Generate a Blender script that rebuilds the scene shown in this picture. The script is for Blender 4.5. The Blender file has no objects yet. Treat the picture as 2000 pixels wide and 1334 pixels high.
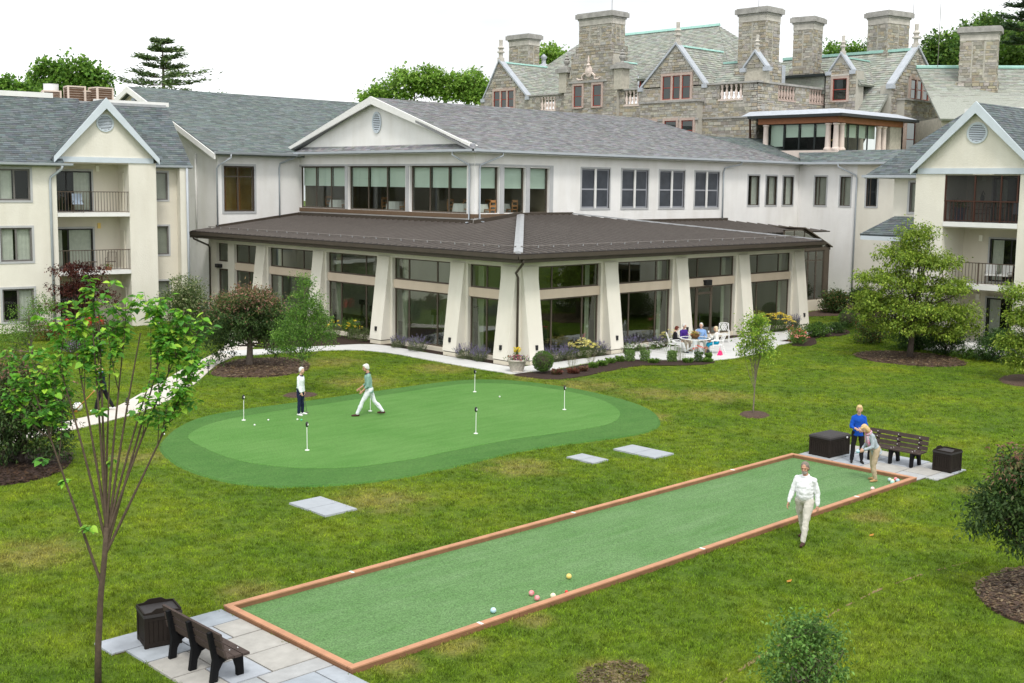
import bpy, bmesh, math, random
import numpy as np
from mathutils import Matrix, Vector, noise as mnoise
random.seed(7); rng = np.random.default_rng(7)
SC = bpy.context.scene; COL = SC.collection
R = math.radians
# ---------------------------------------------------------------- camera
cam = bpy.data.cameras.new("camera"); camo = bpy.data.objects.new("camera", cam); COL.objects.link(camo)
CP = Vector((-36.6113, -37.1177, 7.9367)); YAW, PITCH, ROLL = 0.7969, 0.1177, 0.0124
_f = Vector((math.cos(YAW)*math.cos(PITCH), math.sin(YAW)*math.cos(PITCH), -math.sin(PITCH)))
_r = Vector((math.sin(YAW), -math.cos(YAW), 0)); _u = _r.cross(_f)
_r2 = _r*math.cos(ROLL)+_u*math.sin(ROLL); _u2 = -_r*math.sin(ROLL)+_u*math.cos(ROLL)
camo.matrix_world = Matrix(((_r2.x,_u2.x,-_f.x,CP.x),(_r2.y,_u2.y,-_f.y,CP.y),(_r2.z,_u2.z,-_f.z,CP.z),(0,0,0,1)))
cam.sensor_width = 36; cam.lens = 2319.06/2000*36; cam.shift_y = -31.1/2000; cam.clip_end = 3000; cam.clip_start = .1
SC.camera = camo
# ---------------------------------------------------------------- world, sun, exposure
SUN_EL, SUN_AZ = R(58), R(215)          # high hazy sun behind thin cloud
W = bpy.data.worlds.new("World"); SC.world = W; W.use_nodes = True
wn = W.node_tree.nodes; wl = W.node_tree.links; wn.clear()
sky = wn.new("ShaderNodeTexSky"); sky.sky_type = 'NISHITA'; sky.sun_disc = False
sky.sun_elevation = SUN_EL; sky.sun_rotation = SUN_AZ; sky.dust_density = 4; sky.air_density = 1.2
hs = wn.new("ShaderNodeHueSaturation"); hs.inputs['Saturation'].default_value = .18
wl.new(sky.outputs[0], hs.inputs['Color'])
mx = wn.new("ShaderNodeMix"); mx.data_type = 'RGBA'; mx.inputs[0].default_value = .72
wl.new(hs.outputs[0], mx.inputs[6]); mx.inputs[7].default_value = (9.3, 9.45, 9.6, 1)     # even cloud cover
bg = wn.new("ShaderNodeBackground"); bg.inputs[1].default_value = .15
cn = wn.new("ShaderNodeTexNoise"); cn.inputs['Scale'].default_value = 2.2; cn.inputs['Detail'].default_value = 6      # soft cloud tone
ctc = wn.new("ShaderNodeTexCoord"); cmp_ = wn.new("ShaderNodeMapping"); cmp_.inputs['Scale'].default_value = (1,1,3.5); wl.new(ctc.outputs['Generated'], cmp_.inputs[0]); wl.new(cmp_.outputs[0], cn.inputs['Vector'])
cr = wn.new("ShaderNodeValToRGB"); cr.color_ramp.elements[0].position = .30; cr.color_ramp.elements[0].color = (.55,.56,.57,1); cr.color_ramp.elements[1].position = .58; cr.color_ramp.elements[1].color = (1.06,1.06,1.06,1); wl.new(cn.outputs[0], cr.inputs[0])
cm = wn.new("ShaderNodeMix"); cm.data_type = 'RGBA'; cm.blend_type = 'MULTIPLY'; cm.inputs[0].default_value = 1; wl.new(mx.outputs[2], cm.inputs[6]); wl.new(cr.outputs[0], cm.inputs[7]); wl.new(cm.outputs[2], bg.inputs[0])
wo = wn.new("ShaderNodeOutputWorld"); wl.new(bg.outputs[0], wo.inputs[0])
sl = bpy.data.lights.new("sun", 'SUN'); sl.energy = 1.5; sl.angle = R(11); sl.color = (1, .96, .9)
so = bpy.data.objects.new("sun", sl); COL.objects.link(so)
_sd = Vector((math.sin(SUN_AZ)*math.cos(SUN_EL), math.cos(SUN_AZ)*math.cos(SUN_EL), math.sin(SUN_EL)))
so.rotation_euler = _sd.to_track_quat('Z', 'Y').to_euler(); so.location = (0, 0, 60)
vs = SC.view_settings; vs.view_transform = 'Standard'; vs.look = 'None'; vs.gamma = 1; vs.exposure = .36
SC.cycles.use_denoising = True; SC.cycles.max_bounces = 6; SC.cycles.transparent_max_bounces = 12
SC.cycles.caustics_reflective = False; SC.cycles.caustics_refractive = False
# ---------------------------------------------------------------- materials
MATS = {}
def mat(name, col, rough=.8, var=.12, scale=3., bump=0., bscale=60., spec=.3, metal=0., col2=None, vcol=False, trans=0., emit=0., stretch=None, sheen=0.):
    """plain procedural surface: base colour broken up by two noises, optional bump, optional per-face tint 'Col'"""
    m = bpy.data.materials.new(name); m.use_nodes = True; nt = m.node_tree; N = nt.nodes; L = nt.links
    p = N["Principled BSDF"]; p.inputs['Roughness'].default_value = rough; p.inputs['Metallic'].default_value = metal
    p.inputs['Specular IOR Level'].default_value = spec*(.4 if name.startswith(('bench','box_')) else 1)
    tc = N.new("ShaderNodeTexCoord"); src = tc.outputs['Object']
    if stretch:
        mp = N.new("ShaderNodeMapping"); mp.inputs['Scale'].default_value = stretch; L.new(src, mp.inputs[0]); src = mp.outputs[0]
    n1 = N.new("ShaderNodeTexNoise"); n1.inputs['Scale'].default_value = scale; n1.inputs['Detail'].default_value = 6; n1.inputs['Roughness'].default_value = .65
    L.new(src, n1.inputs['Vector'])
    rp = N.new("ShaderNodeValToRGB"); rp.color_ramp.elements[0].position = .3; rp.color_ramp.elements[1].position = .7
    c2 = col2 or tuple(min(1, c*(1+var)) for c in col); c1 = col if col2 else tuple(c*(1-var) for c in col)
    rp.color_ramp.elements[0].color = (*c1, 1); rp.color_ramp.elements[1].color = (*c2, 1)
    L.new(n1.outputs[0], rp.inputs[0]); out = rp.outputs[0]
    if vcol:
        at = N.new("ShaderNodeAttribute"); at.attribute_name = "Col"
        mm = N.new("ShaderNodeMix"); mm.data_type = 'RGBA'; mm.blend_type = 'MULTIPLY'; mm.inputs[0].default_value = 1
        L.new(out, mm.inputs[6]); L.new(at.outputs[0], mm.inputs[7]); out = mm.outputs[2]
    if 'stucco' in name:      # faint rain streaks and grime
        ms_ = N.new("ShaderNodeMapping"); ms_.inputs['Scale'].default_value = (.9,.9,.16); L.new(tc.outputs['Object'], ms_.inputs[0]); ns = N.new("ShaderNodeTexNoise"); ns.inputs['Scale'].default_value = 1.5; ns.inputs['Detail'].default_value = 7; L.new(ms_.outputs[0], ns.inputs['Vector'])
        rs_ = N.new("ShaderNodeValToRGB"); rs_.color_ramp.elements[0].position = .30; rs_.color_ramp.elements[0].color = (.93,.922,.905,1); rs_.color_ramp.elements[1].position = .55; rs_.color_ramp.elements[1].color = (1,1,1,1); L.new(ns.outputs[0], rs_.inputs[0])
        mz = N.new("ShaderNodeMix"); mz.data_type = 'RGBA'; mz.blend_type = 'MULTIPLY'; mz.inputs[0].default_value = 1; L.new(out, mz.inputs[6]); L.new(rs_.outputs[0], mz.inputs[7]); out = mz.outputs[2]
    L.new(out, p.inputs['Base Color'])
    if bump:
        n2 = N.new("ShaderNodeTexNoise"); n2.inputs['Scale'].default_value = bscale; n2.inputs['Detail'].default_value = 4
        L.new(src, n2.inputs['Vector']); b = N.new("ShaderNodeBump"); b.inputs['Strength'].default_value = bump; b.inputs['Distance'].default_value = .02
        L.new(n2.outputs[0], b.inputs['Height']); L.new(b.outputs[0], p.inputs['Normal'])
    if trans:
        tr = N.new("ShaderNodeBsdfTranslucent"); L.new(out, tr.inputs[0]); ms = N.new("ShaderNodeMixShader"); ms.inputs[0].default_value = trans
        L.new(p.outputs[0], ms.inputs[1]); L.new(tr.outputs[0], ms.inputs[2]); L.new(ms.outputs[0], N["Material Output"].inputs[0])
    if emit:
        L.new(out, p.inputs['Emission Color']); p.inputs['Emission Strength'].default_value = emit
    MATS[name] = m; return m
def glass(name, tint, refl, dark=None):
    """window glass: tinted see-through or dark pane with a mirror part that grows at grazing angles"""
    m = bpy.data.materials.new(name); m.use_nodes = True; nt = m.node_tree; N = nt.nodes; L = nt.links
    N.remove(N["Principled BSDF"])
    if dark is None:
        t = N.new("ShaderNodeBsdfTransparent"); t.inputs[0].default_value = (*tint, 1)
    else:
        t = N.new("ShaderNodeBsdfDiffuse"); t.inputs[0].default_value = (*dark, 1)
    g = N.new("ShaderNodeBsdfGlossy"); g.inputs['Roughness'].default_value = .015; g.inputs[0].default_value = (.86, .92, .88, 1)
    fr = N.new("ShaderNodeLayerWeight"); fr.inputs[0].default_value = .5
    pw_ = N.new("ShaderNodeMath"); pw_.operation = 'POWER'; pw_.inputs[1].default_value = 3; L.new(fr.outputs['Facing'], pw_.inputs[0])
    ad = N.new("ShaderNodeMath"); ad.operation = 'MULTIPLY_ADD'; ad.inputs[1].default_value = .85; ad.inputs[2].default_value = refl; ad.use_clamp = True; L.new(pw_.outputs[0], ad.inputs[0])
    tc = N.new("ShaderNodeTexCoord"); n2 = N.new("ShaderNodeTexNoise"); n2.inputs['Scale'].default_value = .7; L.new(tc.outputs['Object'], n2.inputs['Vector'])
    b = N.new("ShaderNodeBump"); b.inputs['Strength'].default_value = .05; b.inputs['Distance'].default_value = .05
    L.new(n2.outputs[0], b.inputs['Height']); L.new(b.outputs[0], g.inputs['Normal'])
    ms = N.new("ShaderNodeMixShader"); L.new(ad.outputs[0], ms.inputs[0]); L.new(t.outputs[0], ms.inputs[1]); L.new(g.outputs[0], ms.inputs[2])
    L.new(ms.outputs[0], N["Material Output"].inputs[0]); MATS[name] = m; return m
for a in [
 # name, colour, rough, var, scale, bump, bscale
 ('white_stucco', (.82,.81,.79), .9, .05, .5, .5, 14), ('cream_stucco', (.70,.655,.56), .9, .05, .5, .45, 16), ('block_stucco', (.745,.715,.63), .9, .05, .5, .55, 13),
 ('pier_stucco', (.72,.69,.605), .9, .045, .6, .2, 30), ('beam_stucco', (.62,.52,.41), .9, .04, 1, .2, 40), ('base_block', (.72,.66,.54), .9, .05, 2, .2, 30),
 ('trim_grey', (.45,.455,.46), .6, .06, 2, 0, 60), ('trim_blue', (.56,.62,.67), .55, .05, 2, 0, 60), ('trim_pale', (.76,.755,.73), .7, .05, 2, 0, 60), ('gutter_grey', (.42,.455,.49), .4, .06, 2, 0, 60),
 ('bronze', (.065,.052,.040), .45, .15, 2, 0, 60), ('bronze_frame', (.088,.070,.052), .5, .12, 2, 0, 60), ('brown_sill', (.15,.098,.06), .6, .12, 3, 0, 60),
 ('black_metal', (.018,.018,.02), .4, .1, 3, 0, 60), ('galvanised', (.36,.37,.38), .35, .18, 5, 0, 60), ('bright_metal', (.75,.75,.75), .3, .05, 2, 0, 60),
 ('rail_brown', (.095,.07,.05), .5, .1, 3, 0, 60), ('rail_red', (.060,.022,.013), .5, .1, 3, 0, 60), ('white_metal', (.82,.82,.81), .35, .02, 3, 0, 60),
 ('concrete', (.58,.58,.565), .9, .07, 1.2, .15, 40), ('path_concrete', (.57,.53,.475), .9, .08, 1.0, .15, 40), ('slab_grey', (.34,.365,.39), .8, .06, 4, .1, 50),
 ('mulch', (.085,.055,.040), 1, .55, 22, 1.0, 45), ('dark_mulch', (.040,.024,.018), 1, .5, 22, 1.0, 45), ('soil', (.10,.07,.045), 1, .4, 6, .5, 40),
 ('bark', (.13,.105,.085), .95, .35, 14, .7, 40), ('young_bark', (.20,.165,.13), .9, .3, 14, .4, 60), ('dark_bark', (.07,.055,.045), .95, .35, 14, .6, 40), ('twig', (.09,.065,.045), .9, .3, 12, .3, 60),
 ('kerb_board', (.46,.235,.135), .75, .14, 3, .15, 40), ('kerb_shaded_side', (.23,.115,.06), .75, .2, 3, .15, 40), ('white_paint', (.8,.8,.78), .6, .03, 3, 0, 60),
 ('bench_frame', (.008,.008,.009), .75, .15, 6, .15, 60), ('bench_slat', (.070,.052,.045), .75, .2, 8, .2, 50), ('box_brown', (.022,.017,.014), .7, .15, 6, .1, 60), ('box_lid', (.05,.046,.046), .6, .1, 5, .1, 60),
 ('slate_stone', (.46,.43,.36), .95, .2, 4, .6, 20), ('lime_stone', (.52,.49,.44), .95, .2, 2.5, .4, 24), ('pink_stone', (.46,.36,.31), .9, .1, 3, .2, 30), ('weathered_cap', (.34,.33,.31), .95, .28, 2.2, .4, 24), ('mortar', (.44,.42,.365), 1, .1, 6, .2, 40),
 ('red_frame', (.26,.045,.03), .6, .1, 3, 0, 60), ('verdigris', (.33,.55,.49), .7, .12, 3, 0, 60), ('lead', (.42,.45,.49), .55, .12, 3, 0, 60), ('column_stone', (.66,.56,.50), .8, .05, 3, .05, 40), ('terracotta_beam', (.36,.15,.075), .7, .12, 3, .1, 40), ('black_frame', (.02,.026,.026), .4, .1, 3, 0, 60),
 ('ac_tan', (.60,.50,.42), .6, .06, 3, 0, 60), ('ac_dark', (.10,.055,.03), .7, .3, 18, .3, 60), ('siding', (.74,.69,.54), .8, .04, 3, 0, 60), ('meter_box', (.33,.37,.42), .5, .06, 3, 0, 60),
 ('shade', (.68,.80,.72), .9, .04, 1, 0, 60), ('curtain', (.60,.60,.56), .95, .1, 5, 0, 60), ('screen', (.30,.33,.36), .8, .08, 2, 0, 60), ('blind', (.40,.39,.35), .8, .06, 3, 0, 60),
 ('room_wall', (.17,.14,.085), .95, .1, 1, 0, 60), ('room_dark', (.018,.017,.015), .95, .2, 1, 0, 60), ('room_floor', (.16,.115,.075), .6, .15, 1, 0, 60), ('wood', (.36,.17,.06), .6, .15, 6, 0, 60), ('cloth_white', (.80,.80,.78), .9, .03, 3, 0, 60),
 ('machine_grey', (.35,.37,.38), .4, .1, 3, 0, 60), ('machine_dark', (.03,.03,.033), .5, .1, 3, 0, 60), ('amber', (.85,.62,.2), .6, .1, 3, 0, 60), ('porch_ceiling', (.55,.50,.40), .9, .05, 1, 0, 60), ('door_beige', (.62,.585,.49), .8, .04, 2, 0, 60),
 ('red_glaze', (.62,.065,.05), .25, .15, 6, 0, 60), ('pot_stone', (.52,.48,.42), .9, .2, 16, .5, 30), ('blue_pot', (.03,.05,.11), .4, .15, 5, 0, 60), ('basket', (.22,.10,.04), .8, .3, 30, .5, 60),
 ('hot_pink', (.80,.02,.16), .6, .06, 5, 0, 60), ('black_leather', (.015,.014,.015), .45, .1, 5, 0, 60), ('golf_white', (.85,.85,.84), .4, .02, 5, 0, 60), ('golf_green', (.1,.55,.3), .4, .02, 5, 0, 60), ('cane', (.45,.2,.05), .6, .1, 5, 0, 60), ('paper', (.75,.8,.82), .7, .03, 5, 0, 60), ('lamp_white', (.9,.88,.8), .5, .02, 5, 0, 60), ('iron_grey', (.16,.15,.14), .6, .1, 4, 0, 60),
]: mat(a[0], a[1], a[2], a[3], a[4], a[5], a[6])
for k, c in dict(shingle_green=(.148,.176,.172), shingle_grey=(.225,.228,.232), slate_roof=(.31,.325,.285), shingle_dark=(.112,.132,.136)).items(): mat(k, c, .92, .16, 9, .35, 90, vcol=True)
mat('metal_roof', (.034,.028,.024), .6, .14, 1.5, 0, spec=.22); mat('metal_seam', (.17,.15,.135), .5, .1, 2, 0, spec=.35)  # seams lighter than the panels: rib highlight put into the colour
mat('ashlar', (.385,.365,.32), .95, .22, 5, .6, 22, vcol=True)
mat('flagstone', (.34,.355,.37), .85, .14, 3.2, .12, 30, vcol=True)
mat('leaf', (1.75,1.70,1.3), .6, .12, 2, vcol=True, trans=.38, spec=.28); mat('petal', (.95,.95,.95), .7, .06, 3, vcol=True, trans=.25)
mat('needle', (1.3,1.3,1.2), .7, .1, 2, vcol=True, trans=.12)
glass('glass_dark', (0,0,0), .10, dark=(.012,.014,.014)); glass('glass_clear', (.80,.84,.80), .03); glass('glass_pav', (.58,.64,.54), .13); glass('glass_table', (.6,.7,.68), .12); glass('glass_roof', (.75,.8,.8), .25)
GD, GC, GP = MATS['glass_dark'], MATS['glass_clear'], MATS['glass_pav']
def mt(m): return MATS[m] if isinstance(m, str) else m
# ---------------------------------------------------------------- mesh helpers
class B:
    """collects polygons (optionally through a frame T) and links them as ONE mesh object"""
    def __init__(s, T=None): s.v = []; s.f = []; s.c = []; s.T = T
    def add(s, vs, fs, col=(1,1,1)):
        n = len(s.v); s.v += [tuple(s.T @ Vector(p)) if s.T else tuple(p) for p in vs]
        s.f += [tuple(i+n for i in f) for f in fs]; s.c += [col]*len(fs); return s
    def box(s, x0, y0, z0, x1, y1, z1, col=(1,1,1)):
        return s.add([(x0,y0,z0),(x1,y0,z0),(x1,y1,z0),(x0,y1,z0),(x0,y0,z1),(x1,y0,z1),(x1,y1,z1),(x0,y1,z1)],
                     [(0,3,2,1),(4,5,6,7),(0,1,5,4),(1,2,6,5),(2,3,7,6),(3,0,4,7)], col)
    def hexa(s, p, col=(1,1,1)):      # eight corners, bottom ring then top ring
        return s.add(p, [(0,3,2,1),(4,5,6,7),(0,1,5,4),(1,2,6,5),(2,3,7,6),(3,0,4,7)], col)
    def poly(s, pts, col=(1,1,1)): return s.add(pts, [tuple(range(len(pts)))], col)
    def extr(s, pts, vec, col=(1,1,1)):
        n = len(pts); v = Vector(vec); q = [Vector(p)+v for p in pts]
        return s.add(list(pts)+q, [tuple(range(n))[::-1], tuple(range(n, 2*n))]+[(i, (i+1)%n, (i+1)%n+n, i+n) for i in range(n)], col)
    def prism(s, pts2, z0, z1, col=(1,1,1)): return s.extr([(x,y,z0) for x,y in pts2], (0,0,z1-z0), col)
    def tube(s, path, r, n=8, col=(1,1,1), cap=True):
        P = [Vector(p) for p in path]; k = len(P); rs = r if isinstance(r, (list, tuple)) else [r]*k
        vs = []; up = None
        for i in range(k):
            d = (P[min(i+1,k-1)]-P[max(i-1,0)]).normalized()
            if up is None: up = Vector((0,0,1)) if abs(d.z) < .9 else Vector((1,0,0))
            a = d.cross(up).normalized(); b = a.cross(d).normalized(); up = b
            for j in range(n):
                t = 2*math.pi*j/n+math.pi/n; vs.append(P[i]+(a*math.cos(t)+b*math.sin(t))*rs[i])
        fs = [(i*n+j, i*n+(j+1)%n, (i+1)*n+(j+1)%n, (i+1)*n+j) for i in range(k-1) for j in range(n)]
        if cap: fs += [tuple(range(n))[::-1], tuple(range((k-1)*n, k*n))]
        return s.add(vs, fs, col)
    def lathe(s, prof, c=(0,0,0), n=16, col=(1,1,1)):
        k = len(prof); vs = [(c[0]+r*math.cos(2*math.pi*j/n), c[1]+r*math.sin(2*math.pi*j/n), c[2]+z) for r,z in prof for j in range(n)]
        fs = [(i*n+j, i*n+(j+1)%n, (i+1)*n+(j+1)%n, (i+1)*n+j) for i in range(k-1) for j in range(n)]
        return s.add(vs, fs+[tuple(range(n))[::-1], tuple(range((k-1)*n, k*n))], col)
    def ball(s, c, r, n=10, m=7, col=(1,1,1)):
        r = (r,r,r) if isinstance(r, (int,float)) else r
        vs = [(c[0],c[1],c[2]-r[2])]+[(c[0]+r[0]*math.sin(math.pi*i/m)*math.cos(2*math.pi*j/n), c[1]+r[1]*math.sin(math.pi*i/m)*math.sin(2*math.pi*j/n), c[2]-r[2]*math.cos(math.pi*i/m)) for i in range(1,m) for j in range(n)]+[(c[0],c[1],c[2]+r[2])]
        e = len(vs)-1
        fs = [(0,1+(j+1)%n,1+j) for j in range(n)]+[(1+i*n+j,1+i*n+(j+1)%n,1+(i+1)*n+(j+1)%n,1+(i+1)*n+j) for i in range(m-2) for j in range(n)]+[(e,1+(m-2)*n+j,1+(m-2)*n+(j+1)%n) for j in range(n)]
        return s.add(vs, fs, col)
    def mesh(s, name, smooth=False):
        me = bpy.data.meshes.new(name); me.from_pydata(s.v, [], s.f)
        ca = me.color_attributes.new("Col", 'FLOAT_COLOR', 'CORNER')
        arr = np.ones((len(me.loops), 4), np.float32); k = 0
        lens = np.array([len(f) for f in s.f]); arr[:, :3] = np.repeat(np.array(s.c, np.float32), lens, axis=0)
        ca.data.foreach_set('color', arr.ravel())
        if smooth: me.polygons.foreach_set('use_smooth', [True]*len(me.polygons))
        me.update(); return me
    def obj(s, name, m, parent=None, smooth=False, **k): return link(name, s.mesh(name, smooth), m, parent, **k)
PINV = {}
def link(name, me, m, parent=None, label=None, cat=None, group=None, kind=None):
    o = bpy.data.objects.new(name, me); COL.objects.link(o)
    if m is not None:
        me.materials.clear()
        for q in (m if isinstance(m, (list, tuple)) else [m]): me.materials.append(mt(q))
    if parent is not None:
        o.parent = parent
        if parent.name in PINV: o.matrix_parent_inverse = PINV[parent.name]
    return tag(o, label, cat, group, kind)
def tag(o, label=None, cat=None, group=None, kind=None):
    for a, b in (('label',label),('category',cat),('group',group),('kind',kind)):
        if b: o[a] = b
    return o
def thing(name, label, cat, loc=(0,0,0), rz=0, group=None, world=False, kind=None):
    """an Empty at the thing's base that parents its parts; world=True: parts come in world coordinates"""
    o = bpy.data.objects.new(name, None); o.empty_display_size = .2; COL.objects.link(o)
    M = Matrix.Translation(loc) @ Matrix.Rotation(rz, 4, 'Z'); o.matrix_world = M
    if world: PINV[o.name] = M.inverted()
    return tag(o, label, cat, group, kind)
def copy_tree(o, loc=None, rz=None, label=None, parent=None, scale=None):
    c = o.copy(); COL.objects.link(c)
    if parent is not None: c.parent = parent
    if loc is not None: c.location = loc
    if rz is not None: c.rotation_euler = (0, 0, rz)
    if scale is not None: c.scale = (scale,)*3
    if label: c['label'] = label
    for ch in [x for x in COL.objects if x.parent == o]: copy_tree(ch, parent=c)
    return c
def frame(o, ang):      # facade frame: local x along the wall, local y inward, z up
    return Matrix.Translation(o) @ Matrix.Rotation(ang, 4, 'Z')
def jit(a, s=.12): k = 1+random.uniform(-s, s); return tuple(min(1.6, x*k*(1+random.uniform(-s*.25, s*.25))) for x in a)
# ---------------------------------------------------------------- building helpers
def inst(name, me, parent, loc, rz=0, m=None):
    o = bpy.data.objects.new(name, me); COL.objects.link(o)
    if parent is not None:
        o.parent = parent
        if parent.name in PINV: o.matrix_parent_inverse = PINV[parent.name]
    o.location = loc; o.rotation_euler = (0, 0, rz); return o
def wall(T, u0, u1, z0, z1, th, ops, m, parent, name='wall', top=None):
    """wall slab (outer face at local y=0) with rectangular openings cut out of it"""
    b = B(T); us = sorted({u0, u1, *[x for o in ops for x in o[:2] if u0 < x < u1]})
    for a, c in zip(us[:-1], us[1:]):
        mid = (a+c)/2; holes = sorted((o[2], o[3]) for o in ops if o[0] < mid < o[1]); z = z0
        for h0, h1 in holes:
            if h0 > z+.001: b.box(a, 0, z, c, th, h0)
            z = max(z, h1)
        if z1 > z+.001: b.box(a, 0, z, c, th, z1)
    return b.obj(name, m, parent)
def window(T, parent, u0, u1, z0, z1, cols=(), rows=(), fw=.06, fm='bronze_frame', gm=None, rec=.08, trim=0, tm='trim_grey', sill=None, inner=None, im='curtain', name='window', sillm=None, tp=.03, back=True, muntin=None):
    """window > frame bars (own mesh), trim, sill, pane, curtain; local y=0 is the wall face, the frame sits rec inside"""
    gm = gm or GD; w = u1-u0; h = z1-z0
    f = B(T); d0, d1 = rec, rec+.06
    f.box(u0, d0, z0, u0+fw, d1, z1); f.box(u1-fw, d0, z0, u1, d1, z1); f.box(u0+fw, d0, z0, u1-fw, d1, z0+fw); f.box(u0+fw, d0, z1-fw, u1-fw, d1, z1)
    cu = [u0+fw]+[u0+w*c for c in cols]+[u1-fw]; rz = [z0+fw]+[z0+h*c for c in rows]+[z1-fw]; hw = fw*.5
    for c in cu[1:-1]: f.box(c-hw, d0, z0+fw, c+hw, d1, z1-fw)
    for r in rz[1:-1]:
        for a, c in zip(cu[:-1], cu[1:]): f.box(a+(hw if a != cu[0] else 0), d0, r-hw, c-(hw if c != cu[-1] else 0), d1, r+hw)
    o = f.obj(name, fm, parent)
    for a, c in zip(cu[:-1], cu[1:]):
        for p, q in zip(rz[:-1], rz[1:]):
            g = B(T); g.poly([(a, d0+.025, p), (c, d0+.025, p), (c, d0+.025, q), (a, d0+.025, q)]); g.obj('pane', gm, o)
    if trim:
        t = B(T); k = trim
        t.box(u0-k, -tp, z0-k, u0, rec, z1+k); t.box(u1, -tp, z0-k, u1+k, rec, z1+k); t.box(u0, -tp, z1, u1, rec, z1+k); t.box(u0, -tp, z0-k, u1, rec, z0)
        t.obj('trim', tm, o)
    if sill:
        s = B(T); s.box(u0-sill[0], -sill[1], z0-sill[2], u1+sill[0], rec, z0-.001); s.obj('sill', sillm or tm, o)
    if inner:
        for (a, c, p, q) in inner:
            cb = B(T); n = max(2, int((c-a)*w/.09)); pts = []
            for i in range(n+1): pts.append((u0+w*(a+(c-a)*i/n), d1+.08+(.018 if i % 2 else 0)*(im == 'curtain')))
            for (x0, y0), (x1, y1) in zip(pts[:-1], pts[1:]): cb.poly([(x0, y0, z0+h*p), (x1, y1, z0+h*p), (x1, y1, z0+h*q), (x0, y0, z0+h*q)])
            cb.obj('curtain' if im == 'curtain' else 'blind', im, o)
    if muntin:
        mb = B(T)
        for a, c in zip(cu[:-1], cu[1:]):
            for i in range(1, muntin[0]): x = a+(c-a)*i/muntin[0]; mb.box(x-.012, d0+.05, z0+fw, x+.012, d0+.058, z1-fw)
            for i in range(1, muntin[1]): z = z0+h*i/muntin[1]; mb.box(a, d0+.061, z-.012, c, d0+.068, z+.012)
        mb.obj('muntin', 'meter_box', o)
    if back and gm is not GD:
        k = B(T); k.box(u0-.2, d1+.35, z0-.2, u1+.2, d1+.4, z1+.2); k.obj('room', 'room_dark', o)  # near-black sheet for the unlit interior, its shade put into the colour
    return o
def shingles(poly, udir, m, parent, tabw=.32, ch=.15, lift=.018, var=.26, slab=.12, name='roof', stuff='shingles'):
    """roof plane: a slab plus rows of single tabs that overlap and stand off at their lower edge"""
    P = [Vector(p) for p in poly]; u = Vector(udir).normalized(); n = (P[1]-P[0]).cross(P[2]-P[0]).normalized()
    if n.z < 0: n = -n
    u = (u-n*u.dot(n)).normalized(); w = n.cross(u).normalized()
    if w.z < 0: w = -w
    O = P[0]; q = [((p-O).dot(u), (p-O).dot(w)) for p in P]
    s = B(); s.extr([p-n*.02 for p in P], -n*slab)
    r = s.obj(name, m, parent)
    def span(y):
        xs = []
        for (x0, y0), (x1, y1) in zip(q, q[1:]+q[:1]):
            if (y0-y)*(y1-y) <= 0 and abs(y1-y0) > 1e-9: xs.append(x0+(x1-x0)*(y-y0)/(y1-y0))
        return (min(xs), max(xs)) if len(xs) > 1 else None
    lo, hi = min(y for _, y in q), max(y for _, y in q); b = B(); y = lo+.001; k = 0
    while y < hi-.02:
        y2 = min(y+ch*1.12, hi-.001); A, Z = span(y), span(y2)
        if A and Z:
            x = min(A[0], Z[0])-random.random()*tabw
            while x < max(A[1], Z[1]):
                x2 = x+tabw*random.uniform(.75, 1.25)
                b0, b1 = max(x, A[0]), min(x2-.006, A[1]); t0, t1 = max(x, Z[0]), min(x2-.006, Z[1])
                if b1 > b0+.01 or t1 > t0+.01:
                    b1, t1 = max(b1, b0), max(t1, t0); l = lift*random.uniform(.7, 1.4)
                    c = jit((1,1,1), var)
                    b.poly([O+u*b0+w*y+n*l, O+u*b1+w*y+n*l, O+u*t1+w*y2+n*.002, O+u*t0+w*y2+n*.002], c)
                    b.poly([O+u*b0+w*y-n*.015, O+u*b1+w*y-n*.015, O+u*b1+w*y+n*l, O+u*b0+w*y+n*l], tuple(x*.6 for x in c))  # riser below each tab tinted darker, its edge shade put into the colour
                x = x2
        y += ch; k += 1
    b.obj(stuff, m, r, kind='stuff'); return r
def railing(T, parent, u0, u1, v, z0, h, m, n, name='railing', post=()):
    b = B(T); b.box(u0, v-.025, z0+h-.04, u1, v+.025, z0+h); b.box(u0, v-.018, z0+.06, u1, v+.018, z0+.09)
    for p in post: b.box(p-.03, v-.03, z0, p+.03, v+.03, z0+h+.01)
    o = b.obj(name, m, parent); k = B(); k.box(-.011, -.011, 0, .011, .011, h-.13); me = k.mesh('baluster'); me.materials.append(mt(m))
    ang = math.atan2(T[1][0], T[0][0])
    for i in range(n):
        inst('baluster', me, o, T @ Vector((u0+(u1-u0)*(i+.5)/n, v, z0+.09)), ang)
    return o
def pipe(path, r, m, parent, name='downspout', n=8, straps=()):
    b = B(); b.tube(path, r, n)
    o = b.obj(name, m, parent, smooth=True)
    return o
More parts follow.
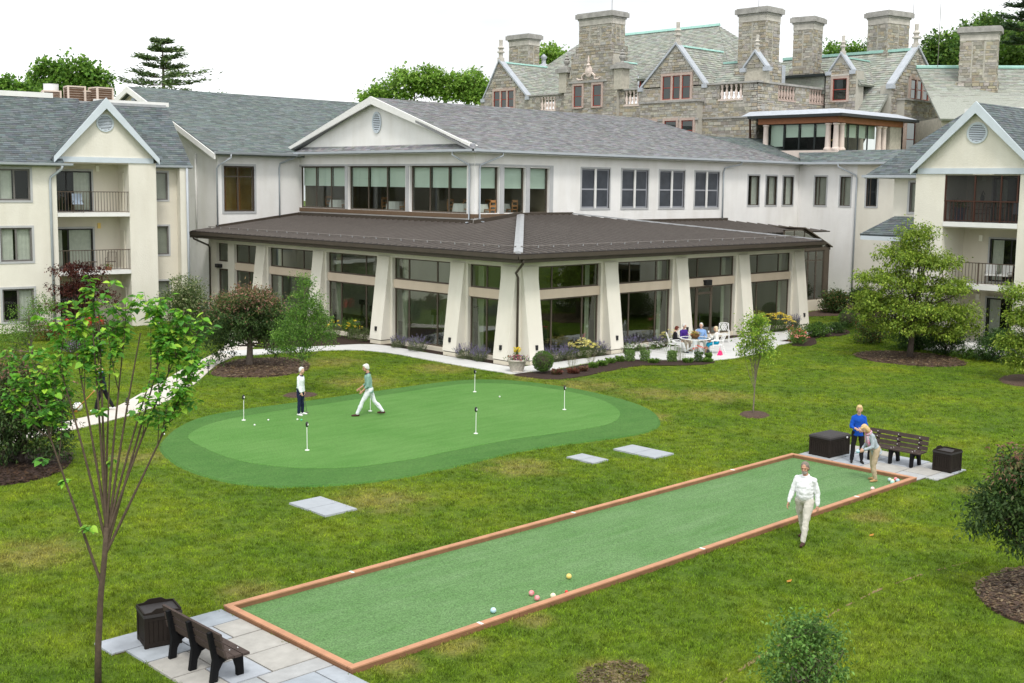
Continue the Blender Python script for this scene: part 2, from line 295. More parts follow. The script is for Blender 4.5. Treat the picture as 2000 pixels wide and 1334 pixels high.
def vent(T, parent, u, z, ru, rz, m='trim_blue', v=-.05):
    o = B(T); n = 28
    for i in range(n):
        a, c = 2*math.pi*i/n, 2*math.pi*(i+1)/n
        ring = lambda t, k, y: (u+ru*k*math.cos(t), y, z+rz*k*math.sin(t))
        o.poly([ring(a,.82,v), ring(c,.82,v), ring(c,1,v), ring(a,1,v)]); o.poly([ring(a,1,v), ring(c,1,v), ring(c,1,0), ring(a,1,0)]); o.poly([ring(c,.82,v), ring(a,.82,v), ring(a,.82,0), ring(c,.82,0)])
    p = o.obj('vent', m, parent)
    k = B(T); k.poly([(u+ru*.83*math.cos(2*math.pi*i/n), -.004, z+rz*.83*math.sin(2*math.pi*i/n)) for i in range(n)]); k.obj('vent_back', 'machine_dark', p)
    for i in range(10):
        zz = -.74+1.48*i/9; hw = math.sqrt(max(.01, .82**2-zz*zz))*ru; s = B(T); z0 = z+zz*rz
        s.hexa([(u-hw,v+.004,z0-.035*rz),(u+hw,v+.004,z0-.035*rz),(u+hw,-.006,z0+.05*rz),(u-hw,-.006,z0+.05*rz),(u-hw,v+.004,z0-.015*rz),(u+hw,v+.004,z0-.015*rz),(u+hw,-.006,z0+.075*rz),(u-hw,-.006,z0+.075*rz)])
        s.obj('louvre', m, p)
    return p
# ---------------------------------------------------------------- pavilion (single-storey glass hall)
pav = thing('pavilion', 'cream single-storey glass hall with sloping buttresses and dark ribbed metal roof', 'building', (0,0,0), world=True)
TR = frame((0,0,0), 0); TLf = frame((0,0,0), R(-90))       # right facade along +x, left facade along +y
RC = [.755+5.4555*i for i in range(5)]; LCu = [-.568, -3.99, -9.55, -15.1, -20.66]
def buttress(T, c, parent):
    b = B(T); w = .46
    b.hexa([(c-w,-.52,.24),(c+w,-.52,.24),(c+w,.3,.24),(c-w,.3,.24),(c-w-.01,-.0,4.36),(c+w+.01,-.0,4.36),(c+w+.01,.3,4.36),(c-w-.01,.3,4.36)])
    o = b.obj('buttress', 'pier_stucco', parent)
    k = B(T); k.box(c-w+.03, -.50, 0, c+w-.03, .3, .20); k.obj('plinth', 'base_block', o)
    j = B(T); j.box(c-w+.03, -.48, .20, c+w-.03, .2, .24); j.obj('joint', 'bronze', o)
    l = B(T); y = -.52+.52*(.78-.24)/4.12; l.box(c-.06, y-.06, .66, c+.06, y+.05, .88)
    ll = l.obj('step_light', 'black_metal', o)
def bay(T, a, b, nm=('cols',), cols=(.25,.74), name='window', lower=True, curtain=()):
    window(T, pav, a, b, 3.25, 4.33, cols, (), .07, 'bronze_frame', GP, .26, name=name, back=False)
    if lower: window(T, pav, a, b, .22, 2.83, cols, (), .08, 'bronze_frame', GP, .26, name=name, back=False)
    k = B(T); k.box(a, .16, 2.83, b, .4, 3.25); k.obj('beam', 'beam_stucco', pav)
    s = B(T); s.box(a, .14, 0, b, .42, .22); s.obj('kerb_base', 'base_block', pav)
for c in RC: buttress(TR, c, pav)
for c in LCu: buttress(TLf, c, pav)
hp = .62; 
for T, a, c in [(TR, c-hp+.001, c+hp-.001) for c in RC]+[(TLf, c-hp+.001, c+hp-.001) for c in LCu[1:]]+[(TLf, -1.187, -.452), (TLf, -24.35, -23.67), (TLf, -26.5, -25.61)]: pw = B(T); pw.box(a, .08, 0, c, .45, 4.33); pw.obj('pier', 'pier_stucco', pav)
fz = B(TR); fz.box(.081, .081, 4.33, 23.2, .45, 4.82); fz.obj('frieze', 'pier_stucco', pav)
fz = B(TLf); fz.box(-26.5, .08, 4.33, -.45, .45, 4.82); fz.obj('frieze', 'pier_stucco', pav)
for i in range(4):
    a, b = RC[i]+hp, RC[i+1]-hp
    if i == 2:
        bay(TR, a, b, lower=False)
        window(TR, pav, a, a+1.05, .22, 2.83, (), (), .08, 'bronze_frame', GP, .26, back=False)
        window(TR, pav, a+2.35, b, .22, 2.83, (), (), .08, 'bronze_frame', GP, .26, back=False)
        d = window(TR, pav, a+1.05, a+2.35, .06, 2.83, (), (.86,), .12, 'bronze_frame', GP, .25, name='door', back=False)
        h = B(TR); h.tube([(a+1.2,.20,.9),(a+1.2,.13,.95),(a+1.2,.13,1.25),(a+1.2,.20,1.3)], .018, 6); h.obj('handle', 'black_metal', d)
        l = B(TR); l.box(a+1.5, -.02, 2.86, a+2.0, .16, 3.1); l.box(a+1.45, .02, 3.06, a+2.05, .16, 3.14); l.obj('wall_lamp', 'black_metal', pav)
    else: bay(TR, a, b)
for a, b, cc in [(-20.66+hp,-15.1-hp,(.25,.74)),(-15.1+hp,-9.55-hp,(.25,.74)),(-9.55+hp,-3.99-hp,(.25,.74)),(-3.99+hp,-.568-hp,(.5,)),(-23.67,-20.66-hp,(.55,))]: bay(TLf, a, b, cols=cc)
window(TLf, pav, -25.61, -24.35, 3.25, 4.33, (), (), .07, 'bronze_frame', GP, .26, back=False)
k = B(TLf); k.box(-25.61, .1, 2.83, -24.35, .4, 3.25); k.obj('beam', 'pier_stucco', pav)
d = window(TLf, pav, -25.61, -24.35, .06, 2.83, (), (), .13, 'bronze_frame', GP, .25, name='door', back=False)
l = B(TLf); l.box(-25.55, -.08, 2.88, -25.0, .1, 3.1); l.lathe([(.05,0),(.07,.02),(.05,.04)], (-25.2,-.1,2.95), 8); l.obj('wall_lamp', 'black_metal', pav)
# roof: two slopes hipped at the corner, a third at the far end, seam by seam
MR = .12; EO = .9
zl = lambda x: 5+MR*(x+EO); 
XW, YW = 6.4, 9.85
def sheet(pts, nm='roof', m='metal_roof', th=.06):
    b = B(); b.extr([Vector(p)-Vector((0,0,th)) for p in pts], (0,0,th)); return b.obj(nm, m, pav)
rl = sheet([(-.9,-.9,5),(9.85,9.85,zl(9.85)),(6.4,9.85,zl(6.4)),(6.4,26.3,zl(6.4)),(.4,26.3,zl(.4)),(.4,26.9,zl(.4)),(-.9,26.9,5)])
rr = sheet([(-.9,-.9,5),(23.6,-.9,5),(14.0,9.85,zl(9.85)),(9.85,9.85,zl(9.85))])
re_ = sheet([(23.6,-.9,5),(23.6,9.8,5.0),(14.0,9.83,zl(9.85))])
rs = sheet([(13.9,9.82,5.77),(14.5,4.9,5.17),(34,4.9,5.17),(29.1,9.82,5.77)])
sheet([(29.1,9.82,5.77),(34,4.9,5.17),(36.2,9.82,4.85)])
def seam(o, p, q):      # upright rib along a panel joint
    p, q = Vector(p), Vector(q); b = B(); d = (q-p).normalized(); s = d.cross(Vector((0,0,1))).normalized()*.014
    b.extr([p-s, p+s, p+s+Vector((0,0,.055)), p-s+Vector((0,0,.055))], q-p); b.obj('seam', 'metal_seam', o)
y = -.62
while y < 26.7:
    x1 = min(y, XW if y > YW else 99) if y > 0 or True else 0
    x1 = y if y < YW else XW
    if y > 26.3: x1 = .35
    if x1 > -.85: seam(rl, (-.9, y, 5), (x1, y, zl(x1)))
    y += .496
x = -.62
while x < 23.4:
    y1 = min(x, YW, YW-(x-14.0)*10.75/9.6 if x > 14 else 99)
    if y1 > -.8: seam(rr, (x, -.9, 5), (x, y1, zl(y1)))
    x += .496
x = 15.2
while x < 33.6:
    y1 = 9.82 if x < 29.1 else 9.82-(x-29.1)*4.92/4.9
    seam(rs, (x, 4.9, 5.17), (x, y1, 5.17+(y1-4.9)*.122)); x += .496
# hip caps
b = B(); s = .20
for k, (p, q) in enumerate([((-.72,-.72,zl(-.72)),(9.8,9.8,zl(9.8)))]):
    p, q = Vector(p), Vector(q); n = Vector((1,-1,0)).normalized()*s
    b.add([p-n+Vector((0,0,.065)), p+Vector((0,0,.10)), p+n+Vector((0,0,.065)), q-n+Vector((0,0,.065)), q+Vector((0,0,.10)), q+n+Vector((0,0,.065)), p-n-Vector((0,0,.05)), p+n-Vector((0,0,.05)), q-n-Vector((0,0,.05)), q+n-Vector((0,0,.05))],
          [(0,1,4,3),(1,2,5,4),(0,6,7,2,1),(3,4,5,9,8),(0,3,8,6),(2,7,9,5)])
b.obj('hip_cap', 'galvanised', pav)
b = B(); p, q = Vector((23.5,-.8,5.03)), Vector((14.0,9.8,zl(9.85)+.03)); n = Vector((1,.9,0)).normalized()*.11
b.hexa([p-n,p+n,q+n,q-n,p-n+Vector((0,0,.07)),p+n+Vector((0,0,.07)),q+n+Vector((0,0,.07)),q-n+Vector((0,0,.07))]); b.obj('hip_cap', 'galvanised', pav)
# flashing where the roof meets the upper walls
b = B()
b.box(6.25, 9.95, zl(6.4)-.02, 6.37, 26.28, zl(6.4)+.2); b.obj('flashing', 'bronze', pav)
b = B(); b.hexa([(6.3,9.70,zl(6.3)-.02),(9.85,9.70,zl(9.85)-.02),(9.85,9.83,zl(9.85)-.02),(6.3,9.83,zl(6.3)-.02),(6.3,9.70,zl(6.3)+.2),(9.85,9.70,zl(9.85)+.2),(9.85,9.83,zl(9.85)+.2),(6.3,9.83,zl(6.3)+.2)])
b.obj('flashing', 'bronze', pav); b = B(); b.box(9.85, 9.72, zl(9.85)-.02, 14.0, 9.83, zl(9.85)+.14); b.obj('flashing', 'bronze', pav); b = B(); b.box(19, 9.74, 5.7, 29.2, 9.83, 5.95); b.obj('flashing', 'bronze', pav); b = B()
b.hexa([(.45,26.16,zl(.4)-.02),(6.3,26.16,zl(6.4)-.02),(6.3,26.28,zl(6.4)-.02),(.45,26.28,zl(.4)-.02),(.45,26.16,zl(.4)+.2),(6.3,26.16,zl(6.4)+.2),(6.3,26.28,zl(6.4)+.2),(.45,26.28,zl(.4)+.2)]); b.obj('flashing', 'bronze', pav)
# snow rails with clamps, gutters, fascia, soffit
sr = B(); zz = zl(.15)+.13; sr.tube([(.15,.30,zz),(.15,26.6,zz)], .022, 6); sr.tube([(.30,.15,zz),(22.6,.15,zz)], .022, 6); sr = sr.obj('snow_rail', 'metal_seam', pav)
cl = B(); cl.box(-.02,-.02,0,.02,.02,.13); clm = cl.mesh('rail_clamp'); clm.materials.append(MATS['galvanised'])
for i in range(26): inst('rail_clamp', clm, sr, (.15, .4+i*.992, zl(.15)+.02))
for i in range(23): inst('rail_clamp', clm, sr, (.4+i*.992, .15, zl(.15)+.02))
g = B()
g.extr([(-1.03,-1.03,4.97),(-1.03,-1.03,4.80),(-.97,-.97,4.76),(-.88,-.88,4.76),(-.88,-.88,4.94)], (0,28.0,0)); g.obj('gutter', 'bronze', pav)
g = B(); g.extr([(-1.03,-1.035,4.97),(-.97,-1.035,4.80),(-.97,-.975,4.76),(-.88,-.885,4.76),(-.88,-.885,4.94)], (24.7,0,0)); g.obj('gutter', 'bronze', pav)
f = B(); f.box(-.88,-.88,4.62,-.80,27.0,4.935); f.box(-.80,-.875,4.62,23.55,-.80,4.93); f.obj('fascia', 'bronze', pav)
f = B(); f.box(-.80,-.80,4.60,.3,26.9,4.66); f.box(.3,-.80,4.60,23.5,.3,4.66); f.obj('soffit', 'bronze_frame', pav)
pipe([(-.62,-.93,4.75),(-.62,-.93,4.6),(-.12,.02,4.1),(-.02,-.02,3.9),(-.02,-.02,.05)], .055, 'bronze', pav)
pipe([(-.85,26.75,4.75),(-.8,26.7,4.55),(-.02,26.35,4.15),(.02,26.3,4.0),(.02,26.3,.05)], .055, 'bronze', pav)
# end walls and the hall inside
w = B(); w.box(23.05, .46, 0, 23.2, 9.8, 4.7); w.box(.12, 26.35, 0, 6.3, 26.5, 4.9); w.obj('end_wall', 'pier_stucco', pav)
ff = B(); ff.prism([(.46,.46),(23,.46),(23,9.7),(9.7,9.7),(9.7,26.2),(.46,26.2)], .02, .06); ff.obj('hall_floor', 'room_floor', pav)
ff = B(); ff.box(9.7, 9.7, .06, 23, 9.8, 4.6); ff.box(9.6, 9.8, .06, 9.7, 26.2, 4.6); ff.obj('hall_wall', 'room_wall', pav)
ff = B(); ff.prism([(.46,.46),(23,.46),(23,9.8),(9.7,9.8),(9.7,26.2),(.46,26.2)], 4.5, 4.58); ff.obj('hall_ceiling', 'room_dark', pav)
# curtains drawn aside in each bay
def drape(T, u, z0=.25, z1=4.3, n=5):
    b = B(T); 
    for i in range(n): b.poly([(u+.07*i,.62+.03*(i%2),z0),(u+.07*(i+1),.62+.03*((i+1)%2),z0),(u+.07*(i+1),.62+.03*((i+1)%2),z1),(u+.07*i,.62+.03*(i%2),z1)])
    b.obj('curtain', 'curtain', pav)
for i in range(4): drape(TR, RC[i+1]-1.15)
for c in (-20.66,-15.1,-9.55,-3.99): drape(TLf, c+.75)
# exercise machines seen through the glass
def machine(kind, x, y, rz, lab):
    t = thing(['treadmill','elliptical_trainer','weight_machine'][kind], lab, ['treadmill','exercise machine','exercise machine'][kind], (x,y,.06), rz, 'exercise machines in the hall')
    if kind == 0:
        b = B(); b.box(-.35,-.9,0,.35,.9,.16); b.obj('deck', 'machine_dark', t)
        for s in (-1,1): b = B(); b.tube([(s*.33,.5,.1),(s*.33,.75,1.25)], .035, 6); b.obj('upright', 'machine_grey', t); b = B(); b.tube([(s*.33,.72,1.1),(s*.33,.2,.95)], .025, 6); b.obj('handrail', 'machine_grey', t)
        b = B(); b.box(-.35,.66,1.2,.35,.8,1.5); b.obj('console', 'machine_dark', t)
    elif kind == 1:
        b = B(); b.box(-.2,-.9,0,.2,.9,.12); b.obj('base', 'machine_dark', t); b = B(); b.lathe([(.3,0),(.3,.1)], (0,.5,.3), 14); b.obj('flywheel', 'machine_dark', t)
        for s in (-1,1): b = B(); b.tube([(s*.2,-.7,.2),(s*.22,-.1,.5),(s*.24,.35,1.0),(s*.26,.2,1.6)], .035, 6); b.obj('arm', 'machine_grey', t)
        b = B(); b.tube([(0,.5,.1),(0,.45,1.5)], .05, 6); b.obj('mast', 'machine_dark', t); b = B(); b.box(-.2,.38,1.45,.2,.5,1.7); b.obj('console', 'machine_dark', t)
    else:
        b = B(); b.box(-.5,-.05,0,-.42,.05,2.0); b.box(.42,-.05,0,.5,.05,2.0); b.box(-.42,-.05,1.92,.42,.05,2.0); b.box(-.6,-.5,-.03,.6,.5,.0); b.obj('frame', 'machine_dark', t)
        b = B(); b.box(-.2,-.4,.45,.2,0,.55); b.obj('seat', 'machine_dark', t); b = B(); b.box(-.2,-.1,.55,.2,0,1.2); b.obj('backrest', 'machine_dark', t); b = B(); b.box(-.15,.06,.1,.15,.2,.9); b.obj('weight', 'machine_grey', t)
for k in [(0,2.6,2.2,.4,'treadmill behind the glass just right of the corner planter'),(2,4.3,2.6,0,'tall weight machine behind the pale yellow daisies'),(1,9.2,2.4,-.3,'elliptical trainer behind the glass left of the seated group'),(2,2.4,5.4,1.2,'weight machine behind the glass left of the corner bay'),(1,1.9,7.4,1.8,'elliptical trainer with pale curved arms behind the large catmint clump'),(0,2.1,12.0,1.4,'treadmill behind the glass above the yellow-topped perennials'),(1,2.2,13.6,1.5,'elliptical trainer behind the glass beside the fourth left buttress'),(2,2.5,17.6,1.5,'weight machine behind the slim green tree'),(0,9.9,3.5,2.0,'treadmill deep in the hall behind the white daisies')]: machine(*k)
# ---------------------------------------------------------------- main two-storey building behind the pavilion
mb = thing('main_building', 'white stucco two-storey building with wide front gable and grey shingle roof', 'building', (22,18,0), world=True)
TG = frame((6.4,0,0), R(-90))              # gable wall, u=-y
gl = [(-26.2,-21.42),(-21.1,-15.7),(-15.3,-10.5)]
wall(TG, -26.3, -9.85, 0, 9.72, .3, [(a,b,6.38,8.95) for a,b in gl], 'white_stucco', mb)
def dining_window(T, a, b, cols, first=False):
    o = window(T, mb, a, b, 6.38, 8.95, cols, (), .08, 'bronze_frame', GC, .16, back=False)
    w = b-a; cu = [0]+list(cols)+[1]
    for p, q in zip(cu[:-1], cu[1:]):
        s = B(T); s.box(a+w*p+.07, .30, 7.75, a+w*q-.05, .31, 8.9); s.obj('roller_shade', 'shade', o)
    return o
for i, (a, b) in enumerate(gl): dining_window(TG, a, b, (.33,.66))
s = B(TG); s.box(-26.28,-.05,6.14,-9.9,.1,6.375); s.obj('sill', 'brown_sill', mb)
s = B(TG); s.box(-26.28,-.03,8.95,-9.9,.02,9.06)
for a in (-21.26,-15.5): s.box(a-.13,-.04,6.376,a+.13,.1,8.949)
s.box(-26.28,-.03,6.376,-26.2,.02,8.949); s.obj('trim', 'trim_grey', mb)
TF = frame((0,9.85,0), 0)                  # long wall facing the lawn
ops = [(6.68,8.19,6.42,8.9),(8.57,10.19,6.42,8.9),(10.55,12.1,6.42,8.9)]+[(a,b,6.65,8.95) for a,b in ((14.8,17.25),(18.4,20.85),(22.0,24.5),(25.62,28.2))]+[(a,b,6.78,8.78) for a,b in ((31.55,32.85),(33.68,35.0),(35.78,37.08))]
wall(TF, 6.7, 38.1, 0, 9.72, .3, ops, 'white_stucco', mb)
for a, b, c, d in ops[:3]: dining_window(TF, a, b, ())
s = B(TF); s.box(6.36,-.05,6.18,12.3,.1,6.375); s.obj('sill', 'brown_sill', mb)
s = B(TF); s.box(6.41,-.03,8.95,12.4,.02,9.06); s.box(12.12,-.03,6.376,12.4,.02,8.949)
for a in (8.38,10.37): s.box(a-.15,-.04,6.376,a+.15,.1,8.949)
s.obj('trim', 'trim_grey', mb)
mat('pane_screen', (.055,.062,.075), .35, .25, 1.5); mat('sash_grey', (.30,.31,.34), .6, .06, 2)
for a, b, c, d in ops[3:7]:
    window(TF, mb, a, b, c, d, (.5,), (.48,), .09, 'sash_grey', MATS['pane_screen'], .06, trim=.1, tm='trim_grey', back=False, muntin=(4,8))
    t = B(TF); t.box((a+b)/2-.08,-.01,c,(a+b)/2+.08,.055,d); t.obj('mullion', 'trim_pale', mb)
for a, b, c, d in ops[7:]:
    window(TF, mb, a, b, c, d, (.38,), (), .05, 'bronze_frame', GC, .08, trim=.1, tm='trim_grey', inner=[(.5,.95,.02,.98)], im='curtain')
# wall facing -x at the far end, white then cream
TE = frame((37.8,0,0), R(-90)); ops = [(-8.5,-7.6,6.8,8.8),(-6.5,-5.7,6.8,8.8)]
wall(TE, -9.84, -5.25, 0, 9.72, .3, ops, 'white_stucco', mb)
for a, b, c, d in ops: window(TE, mb, a, b, c, d, (.3,), (), .05, 'bronze_frame', GC, .08, trim=.1, tm='trim_grey', inner=[(.0,.95,.02,.98)], im='blind')
wall(TE, -5.25, 4, 0, 9.72, .3, [(-4.5,-3.7,6.8,8.75)], 'block_stucco', mb)
window(TE, mb, -4.5, -3.7, 6.8, 8.75, (.3,), (), .05, 'bronze_frame', GD, .08, trim=.1, tm='trim_grey')
# lower storey beyond the pavilion carries on to the left wing
TW = frame((0,26.185,0), 0)
wall(TW, .6, 6.4, 0, 9.7, .3, [(.98,3.08,6.15,8.88)], 'white_stucco', mb)
mat('lobby', (.50,.36,.13), .8, .3, .8)
o = window(TW, mb, .98, 3.08, 6.15, 8.88, (.48,), (.77,), .09, 'bronze_frame', GC, .07, trim=.13, tm='trim_grey', back=False)
k = B(TW); k.box(.62,1.9,5.9,6.3,2.0,9.1); k.box(.9,.3,5.8,6.3,1.9,5.9); k.box(.9,.3,9.1,6.3,1.9,9.2); k.box(4.6,.3,5.9,4.7,1.9,9.1); k.obj('room', 'lobby', o); k = B(TW)
for x in (1.6,2.6): k.box(x,1.2,6,x+.25,1.3,9)
k.obj('column', 'wood', o)
# dining room behind the band windows
b = B(); b.prism([(6.75,10.2),(13,10.2),(13,26),(6.75,26)], 6.1, 6.14); b.obj('dining_floor', 'room_floor', mb)
b = B(); b.box(13,10.2,6.14,13.1,26,9.5); b.box(6.75,26,6.14,13,26.1,9.5); b.box(12.2,10.18,6.14,12.3,14,9.5); b.obj('dining_wall', 'room_wall', mb)
b = B(); b.prism([(6.75,10.2),(13,10.2),(13,26),(6.75,26)], 9.4, 9.5); b.obj('dining_ceiling', 'trim_pale', mb)
def dtable(x, y, lab):
    t = thing('dining_table', lab, 'table', (x,y,6.14)); b = B(); b.lathe([(.58,.28),(.55,.5),(.5,.72),(.5,.75)], n=14); b.obj('tablecloth', 'cloth_white', t); b = B(); b.lathe([(.25,0),(.06,.05),(.06,.7)], n=10); b.obj('pedestal', 'wood', t)
def dchair(x, y, rz, lab):
    t = thing('dining_chair', lab, 'chair', (x,y,6.14), rz)
    b = B(); b.box(-.23,-.23,.42,.23,.23,.48); b.obj('seat', 'wood', t); b = B(); b.box(-.23,.2,.48,-.18,.25,.95); b.box(.18,.2,.48,.23,.25,.95); b.box(-.23,.2,.85,.23,.25,.98); b.box(-.2,.21,.6,.2,.24,.7); b.obj('backrest', 'wood', t)
    for sx in (-1,1):
        for sy in (-1,1): b = B(); b.box(sx*.2-.02,sy*.2-.02,0,sx*.2+.02,sy*.2+.02,.42); b.obj('leg', 'wood', t)
for i, (x, y, lab) in enumerate([(7.9,24.2,'white-clothed dining table behind the first window group nearest the left wing'),(8.0,18.6,'white-clothed dining table behind the middle window group upstairs'),(7.8,12.4,'white-clothed dining table upstairs behind the window beside the paired downspouts'),(7.7,10.95,'white-clothed dining table in the glazed corner room upstairs'),(10.0,11.6,'white-clothed dining table behind the upstairs band window facing the patio')]):
    dtable(x, y, lab)
    for s in (-1, 1): dchair(x+.05, y+s*.85, 0 if s > 0 else math.pi, ('wooden dining chair on the far side of the ' if s > 0 else 'wooden dining chair on the near side of the ')+['first','middle','third','corner','band-window'][i]+' upstairs dining table')
# roofs
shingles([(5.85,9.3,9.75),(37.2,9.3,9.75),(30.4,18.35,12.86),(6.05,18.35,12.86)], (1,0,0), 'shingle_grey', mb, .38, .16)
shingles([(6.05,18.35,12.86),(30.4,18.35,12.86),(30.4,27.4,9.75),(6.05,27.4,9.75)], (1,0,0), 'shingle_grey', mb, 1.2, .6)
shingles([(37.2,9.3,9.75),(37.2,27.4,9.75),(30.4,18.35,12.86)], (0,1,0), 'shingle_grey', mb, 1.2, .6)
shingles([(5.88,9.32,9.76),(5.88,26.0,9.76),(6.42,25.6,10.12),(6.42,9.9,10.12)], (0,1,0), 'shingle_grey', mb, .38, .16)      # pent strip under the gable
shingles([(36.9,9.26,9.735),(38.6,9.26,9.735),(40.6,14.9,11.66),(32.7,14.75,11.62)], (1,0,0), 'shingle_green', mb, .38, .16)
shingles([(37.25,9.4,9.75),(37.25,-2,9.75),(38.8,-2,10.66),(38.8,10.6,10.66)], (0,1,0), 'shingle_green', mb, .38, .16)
b = B(); b.extr([(6.42,26.1,10.0),(6.42,9.95,10.0),(6.42,18.35,12.74)], (.3,0,0)); b.obj('gable', 'white_stucco', mb)
b = B()
for s in (-1,1):
    e = 18.35+s*8.45; b.extr([(6.06,18.35,12.48),(6.06,e,9.92),(6.06,e,10.12),(6.06,18.35,12.92)], (-.10,0,0))
b.obj('rake_trim', 'trim_pale', mb); vent(TG, mb, -18.3, 11.45, .42, .62)
g = B(); g.extr([(5.72,9.2,9.80),(5.72,9.2,9.68),(5.80,9.2,9.64),(5.9,9.2,9.64),(5.9,9.2,9.80)], (0,16.9,0)); g.obj('gutter', 'gutter_grey', mb)
g = B(); g.extr([(5.72,9.18,9.80),(5.72,9.18,9.68),(5.72,9.26,9.64),(5.72,9.34,9.64),(5.72,9.34,9.80)], (31.5,0,0)); g.obj('gutter', 'gutter_grey', mb)
g = B(); g.box(37.15,-2,9.66,37.3,9.17,9.80); g.obj('gutter', 'gutter_grey', mb)
f = B(); f.box(5.9,9.34,9.6,6.4,26.0,9.66); f.box(6.4,9.34,9.6,37.2,9.85,9.66); f.box(37.3,-2,9.6,37.8,9.3,9.66); f.obj('soffit', 'trim_pale', mb)
pipe([(5.8,11.0,9.65),(5.8,11.0,9.5),(6.31,10.25,9.0),(6.31,10.2,8.8),(6.31,10.2,5.95),(6.15,10.3,5.9)], .05, 'gutter_grey', mb)
pipe([(7.9,9.27,9.65),(7.9,9.27,9.5),(6.75,9.77,9.0),(6.68,9.77,8.8),(6.68,9.77,6.0),(6.9,9.65,5.95)], .05, 'gutter_grey', mb)
pipe([(29.9,9.27,9.65),(29.9,9.3,9.5),(28.75,9.77,9.25),(28.6,9.77,9.0),(28.6,9.77,5.85)], .05, 'gutter_grey', mb)
pipe([(37.2,6.4,9.65),(37.2,6.4,9.5),(37.72,5.3,8.9),(37.72,5.22,8.7),(37.72,5.22,.05)], .055, 'gutter_grey', mb)
pipe([(5.9,25.6,9.6),(5.6,25.8,9.4),(4.9,26.1,9.1),(4.85,26.12,8.8),(4.85,26.12,5.85)], .05, 'gutter_grey', mb)
v = B(); v.lathe([(.22,0),(.22,.45),(.30,.47),(.30,.53),(.2,.58),(.2,.8),(.27,.82),(.27,.9)], (20.4,22,12.3), 12); v.tube([(20.4,22,11.5),(20.4,22,12.4)], .16, 10)
v.obj('roof_vent', 'lead', mb)
# ---------------------------------------------------------------- left wing
lw = thing('left_wing', 'pale stucco wing with long green-grey roof and tall gable end beside the apartments', 'building', (8,36,0), world=True)
b = B(); b.extr([(.58,26.2,0),(.58,46.6,0),(.58,46.6,9.7),(.58,36.4,13.75),(.58,26.2,9.7)], (.3,0,0)); b.obj('wall', 'white_stucco', lw)
shingles([(.1,25.6,9.62),(26,25.6,9.62),(26,36.4,14.0),(.1,36.4,14.0)], (1,0,0), 'shingle_green', lw, .40, .17)
shingles([(.1,36.4,14.0),(26,36.4,14.0),(26,47.2,9.62),(.1,47.2,9.62)], (1,0,0), 'shingle_green', lw, 1.2, .6)
b = B()
for s in (-1,1): b.extr([(.12,36.4,13.60),(.12,36.4+s*10.8,9.24),(.12,36.4+s*10.8,9.56),(.12,36.4,14.0)], (-.10,0,0))
b.obj('rake_trim', 'trim_pale', lw)
for i in range(22):       # lap siding on the upper gable
    z = 12.0+i*.075; hw = (13.6-z)/.40
    if hw > .15 and i < 20: b = B(); b.hexa([(.50,36.4-hw,z),(.50,36.4+hw,z),(.57,36.4+hw,z),(.57,36.4-hw,z),(.545,36.4-hw,z+.075),(.545,36.4+hw,z+.075),(.57,36.4+hw,z+.075),(.57,36.4-hw,z+.075)]); b.obj('siding_board', 'siding', lw)
g = B(); g.extr([(.05,25.42,9.70),(.05,25.46,9.58),(.05,25.5,9.54),(.05,25.62,9.54),(.05,25.62,9.70)], (6.0,0,0)); g.obj('gutter', 'gutter_grey', lw)
pipe([(1.1,25.5,9.55),(1.1,25.5,9.35),(.5,25.9,8.9),(.48,26.1,8.7),(.48,26.1,5.3)], .05, 'gutter_grey', lw)
pipe([(.5,28.6,9.6),(.5,28.6,4.4)], .06, 'trim_pale', lw, name='vent_pipe')
for i, (y, z) in enumerate([(36.1,12.9),(34.9,12.75)]):
    b = B(); b.box(.3,y-.22,z-.3,.5,y+.22,z+.35); b.tube([(.4,y,z-.3),(.4,y,z-.9)], .04, 6); b.obj('meter_box', 'meter_box', lw)
# ---------------------------------------------------------------- apartment blocks
def block(name, label, T, base, mirror=False, screened=False):
    t = thing(name, label, 'building', base, world=True)
    wz = [(.6,2.35),(3.7,5.5),(6.85,8.5)]
    return t, wz
TB = frame((-11.1,24.3,0), R(-8))
ab = thing('apartment_block', 'cream three-storey apartment block with balconies under a round-vented gable, Japanese maple before it', 'building', tuple(TB @ Vector((0,3,0))), world=True)
wz = [(.62,2.3),(3.72,5.45),(6.85,8.45)]
wall(TB, -7, 1.02, 0, 8.7, .3, [(-1.85,-.3,a,b) for a, b in wz], 'block_stucco', ab)
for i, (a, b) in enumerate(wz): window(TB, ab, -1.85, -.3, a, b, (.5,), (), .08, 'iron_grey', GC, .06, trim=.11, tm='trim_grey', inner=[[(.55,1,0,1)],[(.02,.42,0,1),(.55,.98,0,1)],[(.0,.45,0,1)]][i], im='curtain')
b = B(TB); b.box(4.82,0,0,6.32,2.2,8.88); b.obj('column', 'block_stucco', ab)
wall(TB @ Matrix.Translation((0,1.8,0)), 1.02, 4.82, 0, 8.9, .2, [(1.05,3.35,z+.05,z+2.2) for z in (0,3.1,6.2)], 'cream_stucco', ab, 'balcony_wall'); b = B(TB); b.box(.75,.3,0,1.02,2.0,8.9); b.obj('balcony_side', 'cream_stucco', ab)
